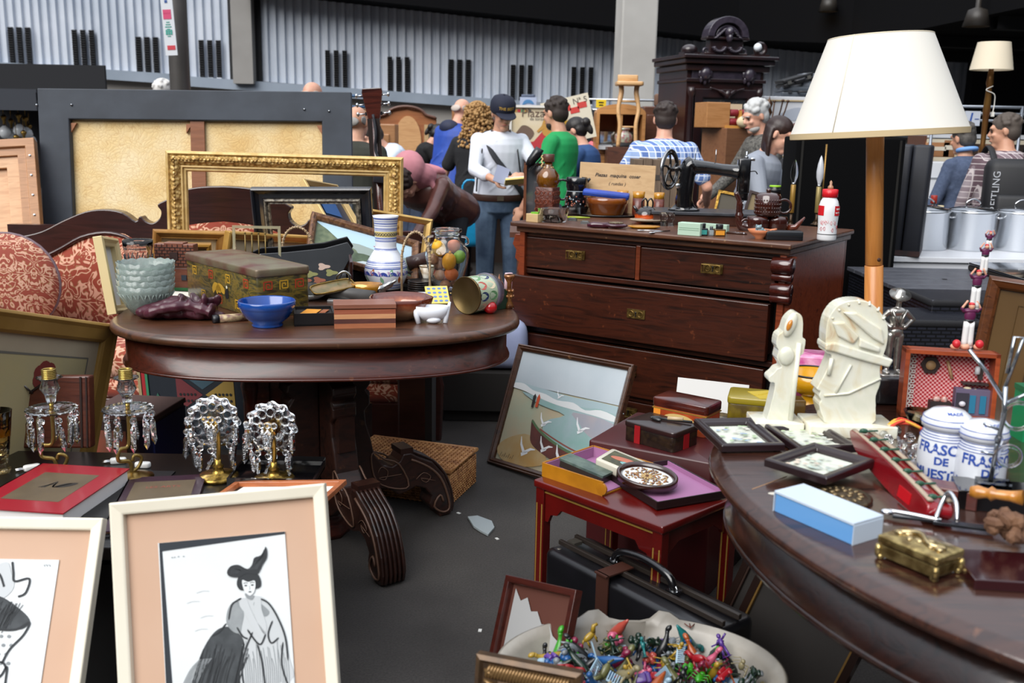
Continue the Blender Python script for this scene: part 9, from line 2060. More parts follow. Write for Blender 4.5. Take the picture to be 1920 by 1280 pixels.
m.tube([(0,0,.21),(-.035,0,.26),(-.07,0,.30)],.0036,4);m.tube([(0,0,.235),(.012,0,.29),(.02,0,.33),(.005,0,.33),(0,0,.26)],.0035,4);m.tube([(.0,0,.20),(.04,0,.225),(.07,.01,.24)],.0035,6);m.tube([(0,0,.15),(-.03,0,.16)],.003,6);m.tube([(0,0,.10),(-.028,0,.105)],.003,6);m.put('chrome_rods',mat('a9b0b8',.1,.9),t_)
m=n_torus(.026,.004,(.028,0,.18),U9,20,6);m.torus(.02,.004,(.022,0,.10),U9,20,6);m.ball((.008,.008,.012),(0,0,.07));m.ball((.008,.008,.012),(0,0,.13));m.put('glass_rings',glass('f2f6fa',.02,1.35),t_)
m=MB();c=D(1912,820,2.2);m.box((.09,.06,.115),base=1);m.mi=1;m.box((.094,.064,.012),(0,0,.115),base=1);solo(m,'green_box','bright green box at the right edge behind the chrome rods','box',[mat('0f7a4a',.4),mat('0c5f3a',.4)],G(1940,822,Z))
m=n_lathe([(0,0),(.02,0),(.022,.05),(.012,.07),(.012,.09)],n=18);m.mi=1;m.cyl(.014,.02,(0,0,.09));solo(m,'tartan_bottle','small bottle with black and white pattern at the right edge above the green box','bottle',[mat('d5d8dc',.2,col2='22242a',sc=90),BLACK],G(1940,822,Z)+V((0,0,.127)))
# large framed picture standing at the far right
Mx=TL_((D(1800,775,2.95).x,2.95,D(1800,775,2.95).z))@RZ_(R(-42))@RX_(R(-8))@RY_(R(3))@TL_((.30,0,0))
hf=.43
def panelart(m,w_,h_,q,y):m.frame(w_*.78,h_*.78,[(0,-y),(0,-y+.001),(.002,-y+.001),(.002,-y)],z0=q+h_*.11);m.flat([(-w_*.28,q+h_*.15),(w_*.3,q+h_*.15),(w_*.3,q+h_*.70),(-w_*.28,q+h_*.70)],y-.0005,1)
pf_=picture('dark_wood_picture','large dark wood framed picture with brownish glazed panel at the far right','picture',(Mx,.60,hf),[(0,-.02),(0,.012),(.012,.02),(.03,.012),(.036,.004),(.038,-.02)],wood('3a1f10','5a3218',.25,c3='2a150a',coat=.6),[mat('5a4428',.2,coat=.6,col2='4f3b22',sc=2),mat('3a2c1c',.25,coat=.5)],panelart)
m=n_box((.62,.20,Mx.translation.z-.002),base=1);c=Mx@V((0,.09,0));solo(m,'picture_pedestal','dark crate carrying the large framed picture at the far right','crate',mat('15110e',.8),(c.x,c.y,0),rz=R(-42))
# ---- dark woven garden furniture and slatted table
RAT=mat('14151b',.45,col2='1d1f27',sc=10)
def rattan():
 mm,t,b=newmat('dark_rattan');br=N(t,'TexBrick');SI(br,'Scale',9);SI(br,'Mortar Size',.03);SI(br,1,lin('23252f'));SI(br,2,lin('1b1d26'));SI(br,3,lin('08080b'))
 SI(br,'Brick Width',.35);SI(br,'Row Height',.14)
 t_2=N(t,'TexCoord');sp2=N(t,'SeparateXYZ');cb2=N(t,'CombineXYZ');ad=N(t,'Math',operation='ADD');t.links.new(t_2.outputs['Object'],sp2.inputs[0]);t.links.new(sp2.outputs[0],ad.inputs[0]);t.links.new(sp2.outputs[1],ad.inputs[1]);t.links.new(ad.outputs[0],cb2.inputs[0]);t.links.new(sp2.outputs[2],cb2.inputs[1]);t.links.new(cb2.outputs[0],br.inputs[0])
 t.links.new(br.outputs[0],b.inputs['Base Color']);SI(b,'Roughness',.4);bump(t,b,br.outputs[1],-.6,.006);return mm
RTN=rattan();c0=G(1702,547,.75)
t_=thing('slatted_table','grey slatted table with dark woven sides behind the right oval table','table',(c0.x+.85,c0.y+.43,0))
for i in range(7):m=n_box((1.7,.116,.02),(0,-.366+i*.122,.74));m.put('slat_board',mat('4f5158',.4,col2='43454c',sc=30),t_,bev=.002)
m=n_box((1.68,.82,.62),(0,0,.42));m.put('woven_base',RTN,t_)
m=n_cyl(.012,.002,(-.5,-.0,.7505));m.put('table_hole',BLACK,t_)
for i,(px,py,dz)in enumerate(((1745,563,.79),(1672,600,.74))):
 c1=G(px,py,dz);t_=thing('woven_stool',['dark woven stool with cushion right of the pewter figurine','dark woven stool behind the pewter figurine'][i],'stool',(c1.x+.19,c1.y+.16,0));m=n_box((.36,.30,dz-.05),(0,0,.05),base=1);m.put('woven_body',RTN,t_,bev=.006);m=n_rbox((.37,.31,.03),.02,(0,0,dz-.03),base=1,rz=.01);m.put('cushion',mat('0d0d11',.8),t_)
 for sx in(-1,1):
  for sy in(-1,1):m=n_cyl(.014,.05,(sx*.15,sy*.12,0));m.put('foot',BLACK,t_)
m=n_box((.025,.02,.16));m.mi=1;m.box((.026,.021,.03),(0,0,.02));c2=G(1737,640,.62);solo(m,'cream_tag','narrow cream tag hanging on the woven side of the slatted table','tag',[mat('8a8878',.7),mat('b0a03a',.6)],(D(1737,590,c0.y).x,c0.y+.008,D(1737,590,c0.y).z))
t_=thing('black_glass_panel','framed black glass panel lying on the slatted table at the right edge','glass panel',(2.98,5.0,0));m=n_rbox((1.1,.66,.012),.04,(0,0,.788),rz=.004);m.put('glass_top',mat('0a0b0f',.05,coat=1),t_)
m=n_rbox((1.1,.66,.03),.04,(0,0,.766),rz=.01);m.put('edge_frame',mat('1c1814',.4),t_)
# ===== RED STOOL AND TINS
SZ=.45
A_,B_,C_=G(1000,898,SZ),G(1243,988,SZ),G(1345,935,SZ);X=(B_-A_);w_=X.length;X.normalize();Yv=ZV.cross(X);dp=.36
Mx=BM(X,Yv,ZV);Mx.translation=V((A_.x,A_.y,0))+X*w_/2+Yv*dp/2
t_=thing('red_stool','red lacquered low table with gold lines and scalloped apron','table',mw=Mx);RL=mat('430908',.25,coat=.4,col2='5a0e0a',sc=4);GL=mat('9a7a3a',.35,.4)
m=n_rbox((w_,dp,.022),.006,(0,0,SZ-.022),base=1,rz=.004);m.put('top',RL,t_)
for sx in(-1,1):
 for sy in(-1,1):
  m=n_box((.032,.032,SZ-.022),(sx*(w_/2-.022),sy*(dp/2-.022),(SZ-.022)/2));lg=m.put('leg',RL,t_,bev=.002)
  m=n_box((.004,.034,SZ-.08),(sx*(w_/2-.022)-.010,sy*(dp/2-.022),(SZ-.06)/2));m.box((.004,.034,SZ-.08),(sx*(w_/2-.022)+.010,sy*(dp/2-.022),(SZ-.06)/2));m.put('gold_line',GL,lg)
for sy in(-1,1):
 m=n_prism([(-w_/2+.03,0),(w_/2-.03,0),(w_/2-.03,-.10),(w_/2-.05,-.10),(w_/2-.06,-.075),(w_/2-.085,-.07),(w_/2-.10,-.05),(-w_/2+.10,-.05),(-w_/2+.085,-.07),(-w_/2+.06,-.075),(-w_/2+.05,-.10),(-w_/2+.03,-.10)],.012,(0,sy*(dp/2-.02)-.006,SZ-.022));ap=m.put('scalloped_apron',RL,t_)
 m=n_box((w_-.06,.003,.004),(0,sy*(dp/2-.02)-.0075*1,SZ-.032));m.put('gold_line',GL,ap)
for sx in(-1,1):
 m=n_prism([(-dp/2+.03,0),(dp/2-.03,0),(dp/2-.03,-.10),(dp/2-.06,-.075),(dp/2-.10,-.05),(-dp/2+.10,-.05),(-dp/2+.06,-.075),(-dp/2+.03,-.10)],.012,(sx*(w_/2-.02),0,SZ-.022),(0,0,R(90)));m.put('side_apron',RL,t_)
Z=SZ
# open yellow book box
A_,B_=G(1017,892,Z),G(1130,930,Z);X=(B_-A_);w_=X.length;X.normalize();Yv=ZV.cross(X);dp=.235;hh=.042
Mx=BM(X,Yv,ZV);Mx.translation=(A_+B_)/2+Yv*dp/2
t_=thing('yellow_book_box','open yellow book shaped box lined in lilac on the red stool','box',mw=Mx);YL=mat('a56c10',.4,coat=.1,col2='96600d',sc=20);LI=mat('94648a',.65)
m=n_box((w_,.005,hh),(0,-dp/2,hh/2));m.box((w_,.005,hh),(0,dp/2,hh/2));m.box((.005,dp,hh),(-w_/2,0,hh/2));m.box((w_,dp,.004),(0,0,.002));m.cyl(hh*.42,.006,(w_/2-.004,-dp/2+.003,hh/2),U9);m.put('yellow_case',YL,t_,bev=.001)
m=n_box((w_-.006,dp-.01,.003),(0,0,.006));m.box((w_-.01,.003,hh-.006),(0,dp/2-.004,hh/2));m.box((.003,dp-.01,hh-.006),(-w_/2+.004,0,hh/2));m.box((w_-.01,.003,hh-.006),(0,-dp/2+.004,hh/2));m.put('lilac_lining',LI,t_)
yb_=Mx
c=Mx@V((-.01,-.045,.028));t2=thing('green_marbled_tin','narrow green marbled book shaped tin lying in the yellow box','tin',mw=TL_(c)@Mx.to_3x3().to_4x4()@Euler((R(0),R(8),R(6))).to_matrix().to_4x4());m=n_box((.15,.055,.022));m.put('tin_body',mat('2a241c',.4),t2,bev=.002);m=n_box((.155,.058,.008),(0,0,.014));m.put('marbled_lid',mat('5a6a60',.3,col2='3a4a44',sc=30),t2,bev=.001)
# lilac tray lid
A_,B_=G(1132,893,Z+.004),G(1232,955,Z+.004);X=(B_-A_);w_=X.length;X.normalize();Yv=ZV.cross(X);dp=.225
Mx=BM(X,Yv,ZV);Mx.translation=(A_+B_)/2+Yv*dp/2
t_=thing('lilac_tray','shallow dark box lid with lilac lining beside the yellow box','box lid',mw=Mx);m=n_box((w_+.006,dp+.006,.004),(0,0,.002));m.box((w_,.004,.022),(0,-dp/2,.011));m.box((w_,.004,.022),(0,dp/2,.011));m.box((.004,dp,.022),(-w_/2,0,.011));m.box((.004,dp,.022),(w_/2,0,.011));m.put('dark_shell',mat('1a0e0e',.4),t_)
m=n_box((w_-.006,dp-.006,.003),(0,0,.0055));m.box((w_-.006,.002,.017),(0,dp/2-.003,.012));m.box((.002,dp-.006,.017),(w_/2-.003,0,.012));m.put('lilac_lining',LI,t_)
# white tin with bather picture
c=(G(1150,862,Z+.03)+G(1180,868,Z+.03))/2;t_=thing('white_picture_tin','white tin with painted scene on its lid lying behind the oval frame','tin',yb_@V((.07,.035,.012)),r=(R(6),R(8),R(-38)));t_.location.z=Z+.026
m=n_rbox((.15,.095,.030),.010,base=1,rz=.004);m.put('tin_body',mat('b9b4a4',.3,coat=.3),t_);m=MB();m.T=TL_((0,0,.0306));m.box((.12,.07,.001));m.mi=1;m.ball((.04,.012,.001),(-.01,.005,.001),(0,0,.2));m.mi=2;m.ball((.03,.010,.001),(.02,-.012,.001));m.put('lid_picture',[mat('2c2c1c',.4,col2='4a4a2c',sc=40),mat('a5604a',.5),mat('6f9a9a',.5)],t_)
# oval frame of dried flowers
c=G(1213,897,Z+.040);t_=thing('oval_flower_frame','oval dark wooden frame with pressed dried flowers on white, lying on the lilac lid','picture',c,r=(R(9),R(4),R(-24)));t_.location.z=Z+.045;ra,rb_=.088,.068
m=MB();
def oval(m,prof,k_=56):
 vs,fs=[],[]
 for(i_,z)in prof:vs+=[((ra-i_)*cos(2*PI*j/k_),(rb_-i_)*sin(2*PI*j/k_),z)for j in range(k_)]
 n_=len(prof)
 for i in range(n_):
  for j in range(k_):fs.append((i*k_+j,i*k_+(j+1)%k_,((i+1)%n_)*k_+(j+1)%k_,((i+1)%n_)*k_+j))
 m.add(vs,fs)
oval(m,[(0,-.008),(0,.008),(.004,.012),(.009,.010),(.015,.004),(.016,-.008)]);m.put('oval_frame',wood('1d0d0a','2e1510',.2,coat=.6),t_)
m=n_lathe([(0,.0),(1,.0)],n=56,sx=ra-.013,sy=rb_-.013,cap=False);m.put('white_panel',mat('c4c6c4',.5),t_)
rnd=RND(17);m=MB()
for i in range(130):
 a=rnd.uniform(0,6.28);q=rnd.uniform(.1,.92)**.6;rr_=(ra-.022)*q,(rb_-.020)*q;m.mi=i%5;m.ball((.0045,.003,.0015),(rr_[0]*cos(a),rr_[1]*sin(a),.0015),(0,0,rnd.uniform(0,3)),n=6,m_=4)
for i in range(11):a=i*2*PI/11;m.mi=1;m.ball((.009,.003,.0015),(.012*cos(a),.012*sin(a),.003),(0,0,a),n=8,m_=4)
m.mi=3;m.ball((.005,.005,.003),(0,0,.004));tag(m.put('dried_flowers',[mat('6a4a34',.8),mat('a58a5c',.8),mat('8a6a4a',.8),mat('5a3a28',.8),mat('8a5a34',.8)],t_),kind='stuff')
# second red stand with black and orange tins
c=G(1250,855,SZ+.01);t_=thing('red_box_stand','dark red box stand behind the stool carrying the tins','stand',(D(1275,860,3.0).x,3.18,0),rz=R(-30));m=n_rbox((.42,.40,.46),.01,base=1,rz=.006);m.put('stand_body',mat('32080a',.4,coat=.15,col2='420c0e',sc=4),t_)
Z=.46
def tin(label,A,B,py_top,dp,cols,lidcol,name='tin_box',z=None,parts=None):
 z=Z if z is None else z
 A_,B_=G(*A,z),G(*B,z);X=(B_-A_);w_=X.length;X.normalize();Yv=ZV.cross(X);Mx=BM(X,Yv,ZV);Mx.translation=(A_+B_)/2+Yv*dp/2
 hh=D(B[0],py_top,B_.y).z-z;t_=thing(name,label,'tin',mw=Mx);m=n_rbox((w_,dp,hh*.75),.012,base=1,rz=.002);m.put('tin_body',cols,t_);m=n_rbox((w_+.006,dp+.006,hh*.30),.014,(0,0,hh*.72),base=1,rz=.005,crown=.003);m.put('lid',lidcol,t_)
 if parts:parts(t_,w_,dp,hh)
 return t_,w_,hh,Mx
def bt(t_,w_,dp,hh):
 for x in(-w_*.22,w_*.5):m=n_box((.022 if x<0 else .003,.003 if x<0 else .03,hh*.9),(x,-dp/2-.003 if x<0 else 0,hh*.46));m.put('red_band',mat('8a1218',.4),t_)
t2,w2,h2,M2=tin('flat black tin with red bands, nearest on the red stand',(1170,824),(1262,850),812,.14,mat('1a1210',.25,coat=.4,col2='2c2016',sc=60),mat('201a18',.3,coat=.4,col2='2a1414',sc=6),parts=bt)
t3=thing('corkscrew','old steel and bone corkscrew lying on the flat black tin','corkscrew',M2@V((.02,.02,h2*1.05)),rz=R(-20));m=n_rod((-.055,0,.006),(.07,0,.006),.0045);m.ball((.02,.008,.006),(-.05,.005,.006),(0,0,.4));m.ball((.02,.008,.006),(-.045,-.012,.006),(0,0,-.5));m.put('steel_arm',mat('4a4a4a',.3,.8),t3);m=n_rod((-.01,-.0,.010),(.04,.0,.012),.006);m.put('bone_grip',mat('b09a78',.5),t3)
def ot(t_,w_,dp,hh):
 m=MB();m.flat([(w_*.30*cos(t),hh*.38+hh*.22*sin(t))for t in[PI*j/10 for j in range(20)]],-dp/2-.0006,0);m.flat([(-w_*.5+.004,.004),(-w_*.35,.004),(-w_*.35,hh*.68),(-w_*.5+.004,hh*.68)],-dp/2-.0005,1)
 for i in range(5):m.stroke([(-w_*.2+i*w_*.1,hh*.3),(-w_*.2+i*w_*.1,hh*.46)],.004,-dp/2-.0008,2)
 m.put('oval_label',[mat('c4a86a',.4),mat('d9862c',.4),mat('5a2a18',.4)],t_)
 m=n_box((w_+.002,dp+.002,.004),(0,0,hh*.68));m.put('gold_rim',mat('b08a3a',.3,.5),t_)
tin('orange tin with brown lid and oval label, behind the flat black tin',(1222,800),(1322,822),764,.11,mat('a5481c',.3,coat=.4,col2='8a3414',sc=30),mat('3a1410',.2,coat=.6,col2='5a2418',sc=12),parts=ot)
c,r_,h_=stand(1345,800,788,76,Z);m=n_lathe([(0,0),(r_*.7,0),(r_,.012),(r_*.97,.014),(r_*.6,.004),(0,.004)],n=40);solo(m,'dark_plate','round dark patterned plate right of the orange tin','plate',mat('1c1a18',.2,coat=.5,col2='6a5a3a',sc=60),c)
# white board behind
Mx=TL_((D(1310,760,3.62).x,3.50,.01))@RZ_(R(-14))@RX_(R(-14))@RY_(R(2));k_=KP(Mx.translation);hb_=(D(1252,708,3.66).z-.01)/cos(R(14))
m=n_box((132*k_,.006,hb_),(0,0,hb_/2));solo(m,'white_board','plain white board leaning against the dresser behind the orange tin','board',mat('c9c9c6',.6),mw=Mx)
# stack of yellow and dark red tins
c0=D(1425,790,3.0);Xb=c0.x
zz_=.462;
for i,(w_,hh,cb,cl,lb,dx_)in enumerate(((.19,.05,'3a0e10','4a1416','dark red tin at the bottom of the stack left of the onyx face',.0),(.17,.045,'5a4a1a','4a1a14','brown and red tin second in the stack left of the onyx face',.01),(.20,.075,'6a5a12','8a7a1c','large yellow tin on top of the stack left of the onyx face',.02))):
 t_=thing('stacked_tin',lb,'tin',(Xb+dx_,3.08,zz_),rz=R(-26+5*i));m=n_rbox((w_,.13,hh*.7),.012,base=1,rz=.002);m.put('tin_body',mat(cb,.3,coat=.3,col2='4a3a14',sc=30),t_);m=n_rbox((w_+.006,.136,hh*.32),.014,(0,0,hh*.68),base=1,rz=.005);m.put('lid',mat(cl,.3,coat=.3),t_)
 if i==2:m=MB();m.T=TL_((.02,0,hh+.0005));m.box((.10,.09,.001),(0,0,0),(0,0,.5));[m.box((.03,.004,.002),(-.03+.012*q,-.02+.014*q,.0005),(0,0,.5))for q in range(4)];m.put('lid_print',mat('b8a02c',.4),t_)
 zz_+=hh+.001
m=n_box((.34,.3,.46),base=1);solo(m,'tin_stand','dark low stand beneath the stack of tins','stand',mat('1a0c0a',.7),(Xb+.23,3.20,0),rz=R(-26))
c1=D(1520,735,3.05);t_=thing('yellow_enamel_bowl','yellow enamel bowl with dark rim between the onyx bookends','bowl',(D(1528,745,2.98).x,3.02,.462+.0));r_=.085;zt=D(1528,700,3.0).z-.462
m=n_lathe([(0,zt-.075),(.4*r_,zt-.073),(.8*r_,zt-.05),(r_,zt),(.96*r_,zt),(.76*r_,zt-.045),(0,zt-.065)],n=36);m.lathe([(.4*r_,0),(.35*r_,zt-.07)],n=20);m.put('enamel',mat('c08a10',.2,coat=.6),t_);m=n_torus(r_*.98,.003,(0,0,zt),n=36);m.put('dark_rim',BLACK,t_)
t_=thing('pink_tin','bright pink patterned tin behind the onyx bookends','tin',(D(1522,690,3.3).x,3.36,.462),rz=R(-15));zt=D(1522,668,3.3).z-.462
m=n_rbox((.17,.12,zt*.5),.01,base=1,rz=.002);m.put('tin_body',mat('5a1430',.3),t_);m=n_rbox((.176,.126,zt*.5),.012,(0,0,zt*.5),base=1,rz=.006);m.put('pink_lid',mat('b84a86',.3,coat=.4,col2='d99ab8',sc=30),t_)
m=n_box((.2,.18,.46),base=1);solo(m,'pink_tin_stand','dark stand beneath the bright pink tin','stand',mat('1a0c0a',.7),(D(1522,690,3.3).x+.03,3.42,0))
# ===== CASE, BASIN OF TOYS, FRAMES ON THE FLOOR
zc_=.30;A_,B_=G(1040,1030,zc_),G(1330,1180,zc_);X=(B_-A_).normalized();A2=G(1018,1021,zc_);w_=.62;Yv=ZV.cross(X);dp=.17
Mx=BM(X,Yv,ZV);Mx.translation=V((A2.x,A2.y,0))+X*w_/2+Yv*dp*.5
t_=thing('leather_bag','large black leather case with handle and strap standing under the red stool','bag',mw=Mx);LB=mat('070709',.35,coat=.15,col2='0d0c10',sc=8)
m=n_rbox((w_,dp,zc_-.01),.03,base=1,rz=.015);m.put('case_body',LB,t_);m=n_box((w_-.02,.012,.014),(0,-.03,zc_));m.box((w_-.02,.012,.014),(0,.03,zc_));m.put('frame_opening',mat('2c2622',.35,.3),t_,bev=.002)
m=n_tube(smooth([(-.11,.0,zc_),(-.09,.0,zc_+.035),(0,.0,zc_+.05),(.09,.0,zc_+.035),(.11,.0,zc_)],5),.011,10);m.put('handle',mat('0c0b0d',.2,coat=.5),t_)
for x in(-.11,.11):m=n_torus(.012,.003,(x,0,zc_+.004),U9,16,6);m.box((.03,.03,.006),(x,0,zc_+.002));m.put('handle_ring',STEEL,t_)
m=n_box((.045,dp*.6,.004),(-.06,-dp*.28,zc_+.008));m.box((.045,.004,.12),(-.06,-dp/2-.004,zc_-.05));m.put('brown_strap',mat('3a2018',.4),t_)
m=n_ball(.012,(-w_/2+.03,-.05,zc_-.02));m.box((.03,.03,.01),(-w_/2+.04,0,zc_+.0));m.put('corner_clasp',mat('7a756c',.3,.8),t_)
# enamel basin
c=G(1200,1262,.30);BCn=V((c.x,c.y,0));bx_,by_=.315,.235;bh_=.11;BZ=.20
t_=thing('enamel_basin','white chipped basin with two lobes at its rim, full of tiny toys','basin',(c.x,c.y,BZ));EN=mat('9c978d',.4,coat=.2,col2='7a756c',sc=7)
vs,fs,k_=[],[],80
prof=[(.55,0),(.75,.01),(.93,.07),(.98,bh_),(1.0,bh_+.006),(.97,bh_+.008),(.90,bh_-.01),(.82,.05),(.6,.018)]
for(q,z)in prof:
 for j in range(k_):
  a=2*PI*j/k_;da=abs(((a-PI/2)+PI)%(2*PI)-PI);lob=0
  if q>.92:lob=(.05*math.exp(-((da-.26)/.07)**2)-.11*math.exp(-(da/.17)**4))
  vs.append((q*bx_*cos(a),q*by_*sin(a)*(1+lob),z+(.012 if lob>.02 else 0)))
for i in range(len(prof)-1):
 for j in range(k_):fs.append((i*k_+j,i*k_+(j+1)%k_,(i+1)*k_+(j+1)%k_,(i+1)*k_+j))
fs+=[tuple(range(k_))[::-1],tuple((len(prof)-1)*k_+j for j in range(k_))]
m=MB();m.add(vs,fs);m.put('basin_wall',EN,t_)
m=MB();
for sx in(-1,1):x=sx*.14;y=by_*.86;[m.tube([(x,y-.02,bh_+.003),(x+sx*.012*i,y-.005,bh_+.006)],.0015,4)for i in(-1,0,1)]
m.put('rust_marks',mat('5a2a1c',.8),t_)
m=n_box((.45,.30,BZ),base=1);solo(m,'basin_stand','low dark box carrying the basin of toys','box',mat('0d0c0d',.8),(c.x,c.y,0))
# toys: build one of each kind, then copies
def toy(kind):
 m=MB()
 if kind=='dinosaur':
  m.tube(smooth([(-.05,0,.012),(-.025,0,.016),(0,0,.02),(.02,0,.03),(.032,0,.04)],3),[.002,.004,.006,.009,.010,.011,.011,.010,.008,.006,.005,.005,.006],8);m.ball((.010,.007,.006),(.038,0,.042),n=8,m_=6)
  for x,s_ in((-.005,1),(-.005,-1),(.014,1),(.014,-1)):m.tube([(x,s_*.005,.018),(x+.002,s_*.010,.008),(x+.004,s_*.010,0)],.003,6)
 elif kind=='soldier':
  m.ball((.005,.005,.006),(0,0,.046),n=8,m_=6);m.tube([(0,0,.04),(0,0,.022)],[.006,.005],8);m.tube([(-.003,0,.022),(-.007,0,0)],.003,6);m.tube([(.003,0,.022),(.008,0,0)],.003,6);m.tube([(-.006,0,.038),(-.018,0,.045)],.0025,6);m.tube([(.006,0,.038),(.016,-.006,.032)],.0025,6);m.box((.034,.003,.003),(.014,-.008,.034));m.ball((.014,.009,.0015),(0,0,0),n=10,m_=4)
 elif kind=='horse':
  m.ball((.020,.008,.010),(0,0,.026),n=10,m_=7);m.tube([(.014,0,.03),(.024,0,.044),(.034,0,.040)],[.007,.005,.004],8);m.tube([(-.018,0,.03),(-.03,0,.018)],[.003,.002],6)
  for x,s_ in((-.012,1),(-.012,-1),(.012,1),(.012,-1)):m.tube([(x,s_*.004,.022),(x+.003*s_,s_*.005,0)],.0026,6)
 elif kind=='comb':
  m.box((.004,.003,.05),(0,0,.025));[m.box((.018,.002,.0022),(.010,0,.004+i*.005))for i in range(10)]
 elif kind=='car':
  m.rbox((.042,.02,.012),.004,(0,0,.010),rz=.003);m.rbox((.022,.018,.010),.004,(-.002,0,.020),rz=.003);[m.cyl(.005,.004,(x,s_*.011,.006),U9,n=12,c=1)for x in(-.013,.013)for s_ in(-1,1)]
 elif kind=='disc':m.ball((.020,.014,.004),(0,0,.004),n=16,m_=6);m.tube([(-.015,0,.006),(.024,0,.006)],.0015,5)
 elif kind=='bush':
  rnd=RND(3);[m.ball(rnd.uniform(.005,.009),(rnd.uniform(-.012,.012),rnd.uniform(-.012,.012),rnd.uniform(.006,.024)),n=7,m_=5)for _ in range(12)]
 elif kind=='bug':
  m.ball((.014,.008,.007),(0,0,.010),n=10,m_=6);m.ball((.006,.006,.005),(.017,0,.010),n=8,m_=5);[m.tube([(x,0,.010),(x*1.2,s_*.014,.016),(x*1.4,s_*.022,0)],.0013,5)for x in(-.009,0,.009)for s_ in(-1,1)]
 return m
TC={'dark green':'0a2216','blue':'14487c','magenta':'6c1434','yellow':'947822','orange':'94481f','coral':'9a4034','grey':'6c7276','olive':'5a5a34','black':'101214','lime green':'2e8418','beige':'7f7658','teal':'1a6a6a','purple':'4a2a7a','red':'8a0f1a','pale blue':'8aa4b4','pink':'b0506c'}
kinds=['dinosaur','soldier','horse','bug','dinosaur','soldier','bush','car','disc','comb','dinosaur','horse']
rnd=RND(42);meshes={}
side=lambda u,v_:('far ' if abs(u)>.72 else '')+('left' if u<-.28 else 'right' if u>.28 else 'middle')
used={};pend=[]
for i in range(225):
 a=rnd.uniform(0,6.28);q=math.sqrt(rnd.uniform(0,1))*.84;u,v_=q*cos(a),q*sin(a)
 if i>12 and i<34:v_=abs(v_)
 cname=rnd.choice(['dark green']*5+['magenta']*4+['blue','blue','yellow','orange','coral','grey','grey','olive','olive','black','black','lime green','beige','beige','teal','purple','red','pale blue','pink','pink'])
 kind=kinds[i%12]if i!=2 else 'car'
 if kind=='comb':cname='pale blue'
 if kind=='car':cname=['lime green','purple','red','blue'][i//12%4]
 layer=i//75
 z=BZ+.03+.5*(u*u*.04)+layer*.021+.03*(1-q)+rnd.uniform(0,.012)
 where={True:'near the back rim',False:'near the front'}[v_>0]
 if abs(v_)<.25:where='halfway back'
 lab='%s toy %s in the basin, %s %s'%(cname,kind if kind!='disc' else 'figure base',side(u,v_),where)
 if layer==0:lab+=', half buried'
 key=(kind,cname);rot=(rnd.uniform(-1.3,1.3),rnd.uniform(-1.3,1.3),rnd.uniform(0,6.28));sc1=rnd.uniform(.85,1.15)
 if kind=='disc':rot=(rnd.uniform(-.5,.9),rnd.uniform(-.5,.5),rot[2])
 nm={'dinosaur':'toy_dinosaur','soldier':'toy_soldier','horse':'toy_horse','comb':'toy_comb','car':'toy_car','disc':'toy_figure_base','bush':'toy_bush','bug':'toy_bug'}[kind]
 p=V((BCn.x+u*bx_*.92,BCn.y+v_*by_*.92,z))
 if key in meshes:o=meshes[key].copy();COL.objects.link(o)
 else:o=toy(kind).put(nm,mat(TC[cname],.35,coat=.2));meshes[key]=o
 o.location=p;o.rotation_euler=rot;o.scale=(sc1,)*3;tag(o,lab,'toy','plastic toys in the white basin');pend.append(o)
for o in pend:
 lab=o['label']
 if[q['label']for q in pend].count(lab)>1:
  nb=sorted((q for q in pend if q!=o),key=lambda q:(q.location-o.location).length)
  for q in nb[:9]:
   l2=lab.replace(', half buried','').replace(' near the',' at').replace(' halfway back',' centre')+', by '+q['label'].split(' in the')[0].replace(' toy','')
   if l2 not in[z['label']for z in pend]:o['label']=l2;break
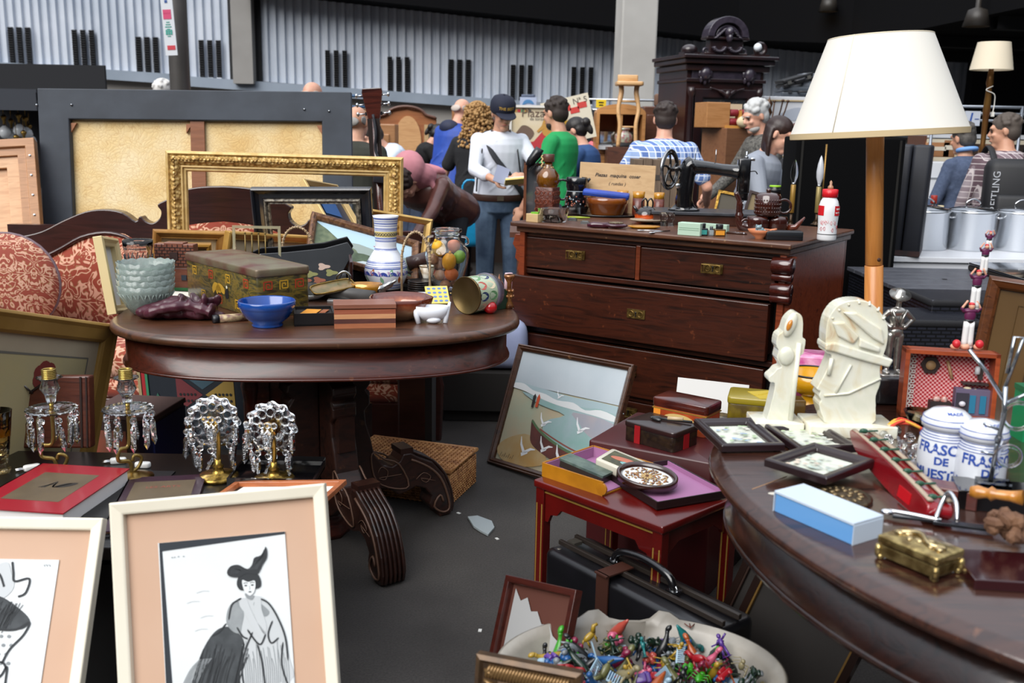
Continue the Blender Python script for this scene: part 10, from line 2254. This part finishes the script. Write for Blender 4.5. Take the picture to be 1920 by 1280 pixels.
   # framed sheet with torn white paper
_b,_t=G(887,1395,0),D(955,1078,2.31);_u=_t-_b;hq=_u.length;_X=V((.64,-.77,-(.64*_u.x-.77*_u.y)/_u.z)).normalized();_Z=_u.normalized();Mx=BM(_X,_Z.cross(_X),_Z);Mx.translation=_b+_X*.13
def torn(m,w_,h_,q,y):m.flat([(-w_*.42,q),(w_*.45,q),(w_*.45,q+h_*.70),(w_*.3,q+h_*.74),(w_*.22,q+h_*.80),(w_*.1,q+h_*.79),(0,q+h_*.86),(-w_*.1,q+h_*.85),(-w_*.2,q+h_*.93),(-w_*.3,q+h_*.90),(-w_*.42,q+h_*.97)],y,1)
picture('torn_paper_frame','dark red wooden frame with torn blank white sheet left of the basin','picture',(Mx,.26,hq),[(0,-.01),(0,.012),(.016,.012),(.02,-.01)],wood('2a0f0a','3d160f',.3,coat=.3),[mat('4a2418',.6),mat('8f8f8e',.7)],torn)
# ornate frame corner at the bottom edge
_t=D(866,1236,1.62);_t2=D(1064,1276,1.56);wq=(_t2-_t).length;ht=_t.z/cos(R(10));Mx=TL_(((_t.x+_t2.x)/2,(_t.y+_t2.y)/2-.06,.0))@RZ_(math.atan2(_t2.y-_t.y,_t2.x-_t.x))@RX_(R(-10))
t_=thing('carved_bronze_frame','bronze toned carved frame whose top edge shows at the bottom of the photo','frame',mw=Mx)
BF=mat('3a2c20',.35,.4,col2='59432c',sc=20);m=n_frame(wq,ht,[(0,-.01),(0,.01),(.008,.014),(.014,.008),(.04,.006),(.046,.012),(.054,.004),(.054,-.01)]);m.put('moulding',BF,t_)
m=MB()
for i in range(26):m.ball((.005,.008,.014),(-wq/2+.024+i*(wq-.05)/25,-.008,ht-.028),(0,.35,0),n=8,m_=6)
for i in range(26):
 for sx in(-1,1):m.ball((.014,.008,.005),(sx*(wq/2-.028),-.008,.03+i*(ht-.06)/25),(0,.35,0),n=8,m_=6)
tag(m.put('carved_leaves',mat('7a5f3c',.3,.6),t_),kind='stuff')
# frames leaning under the right table
for i,(px,lb)in enumerate(((1352,'dark frame leaning under the right table, nearest the red stool'),(1375,'dark frame with gold inner edge leaning under the right table'))):
 c1=G(px,1140,.02);Mx=TL_((D(px,1130,2.45-.1*i).x+.10,2.45-.1*i,.01))@RZ_(R(-50))@RX_(R(-14))@RY_(R(14))
 t_=thing('leaning_dark_frame',lb,'frame',mw=Mx);m=n_frame(.34,.42,[(0,-.01),(0,.01),(.02,.01),(.024,-.01)]);m.put('moulding',mat('1c0f0b',.3,coat=.4),t_);m=n_frame(.30,.38,[(0,0),(0,.008),(.006,.008),(.006,0)],z0=.02);m.put('inner_edge',mat('8a6a3a',.3,.6)if i else mat('2a1a14',.4),t_);m=n_box((.29,.004,.37),(0,.004,.21));m.put('panel',mat('1a1512',.6),t_)
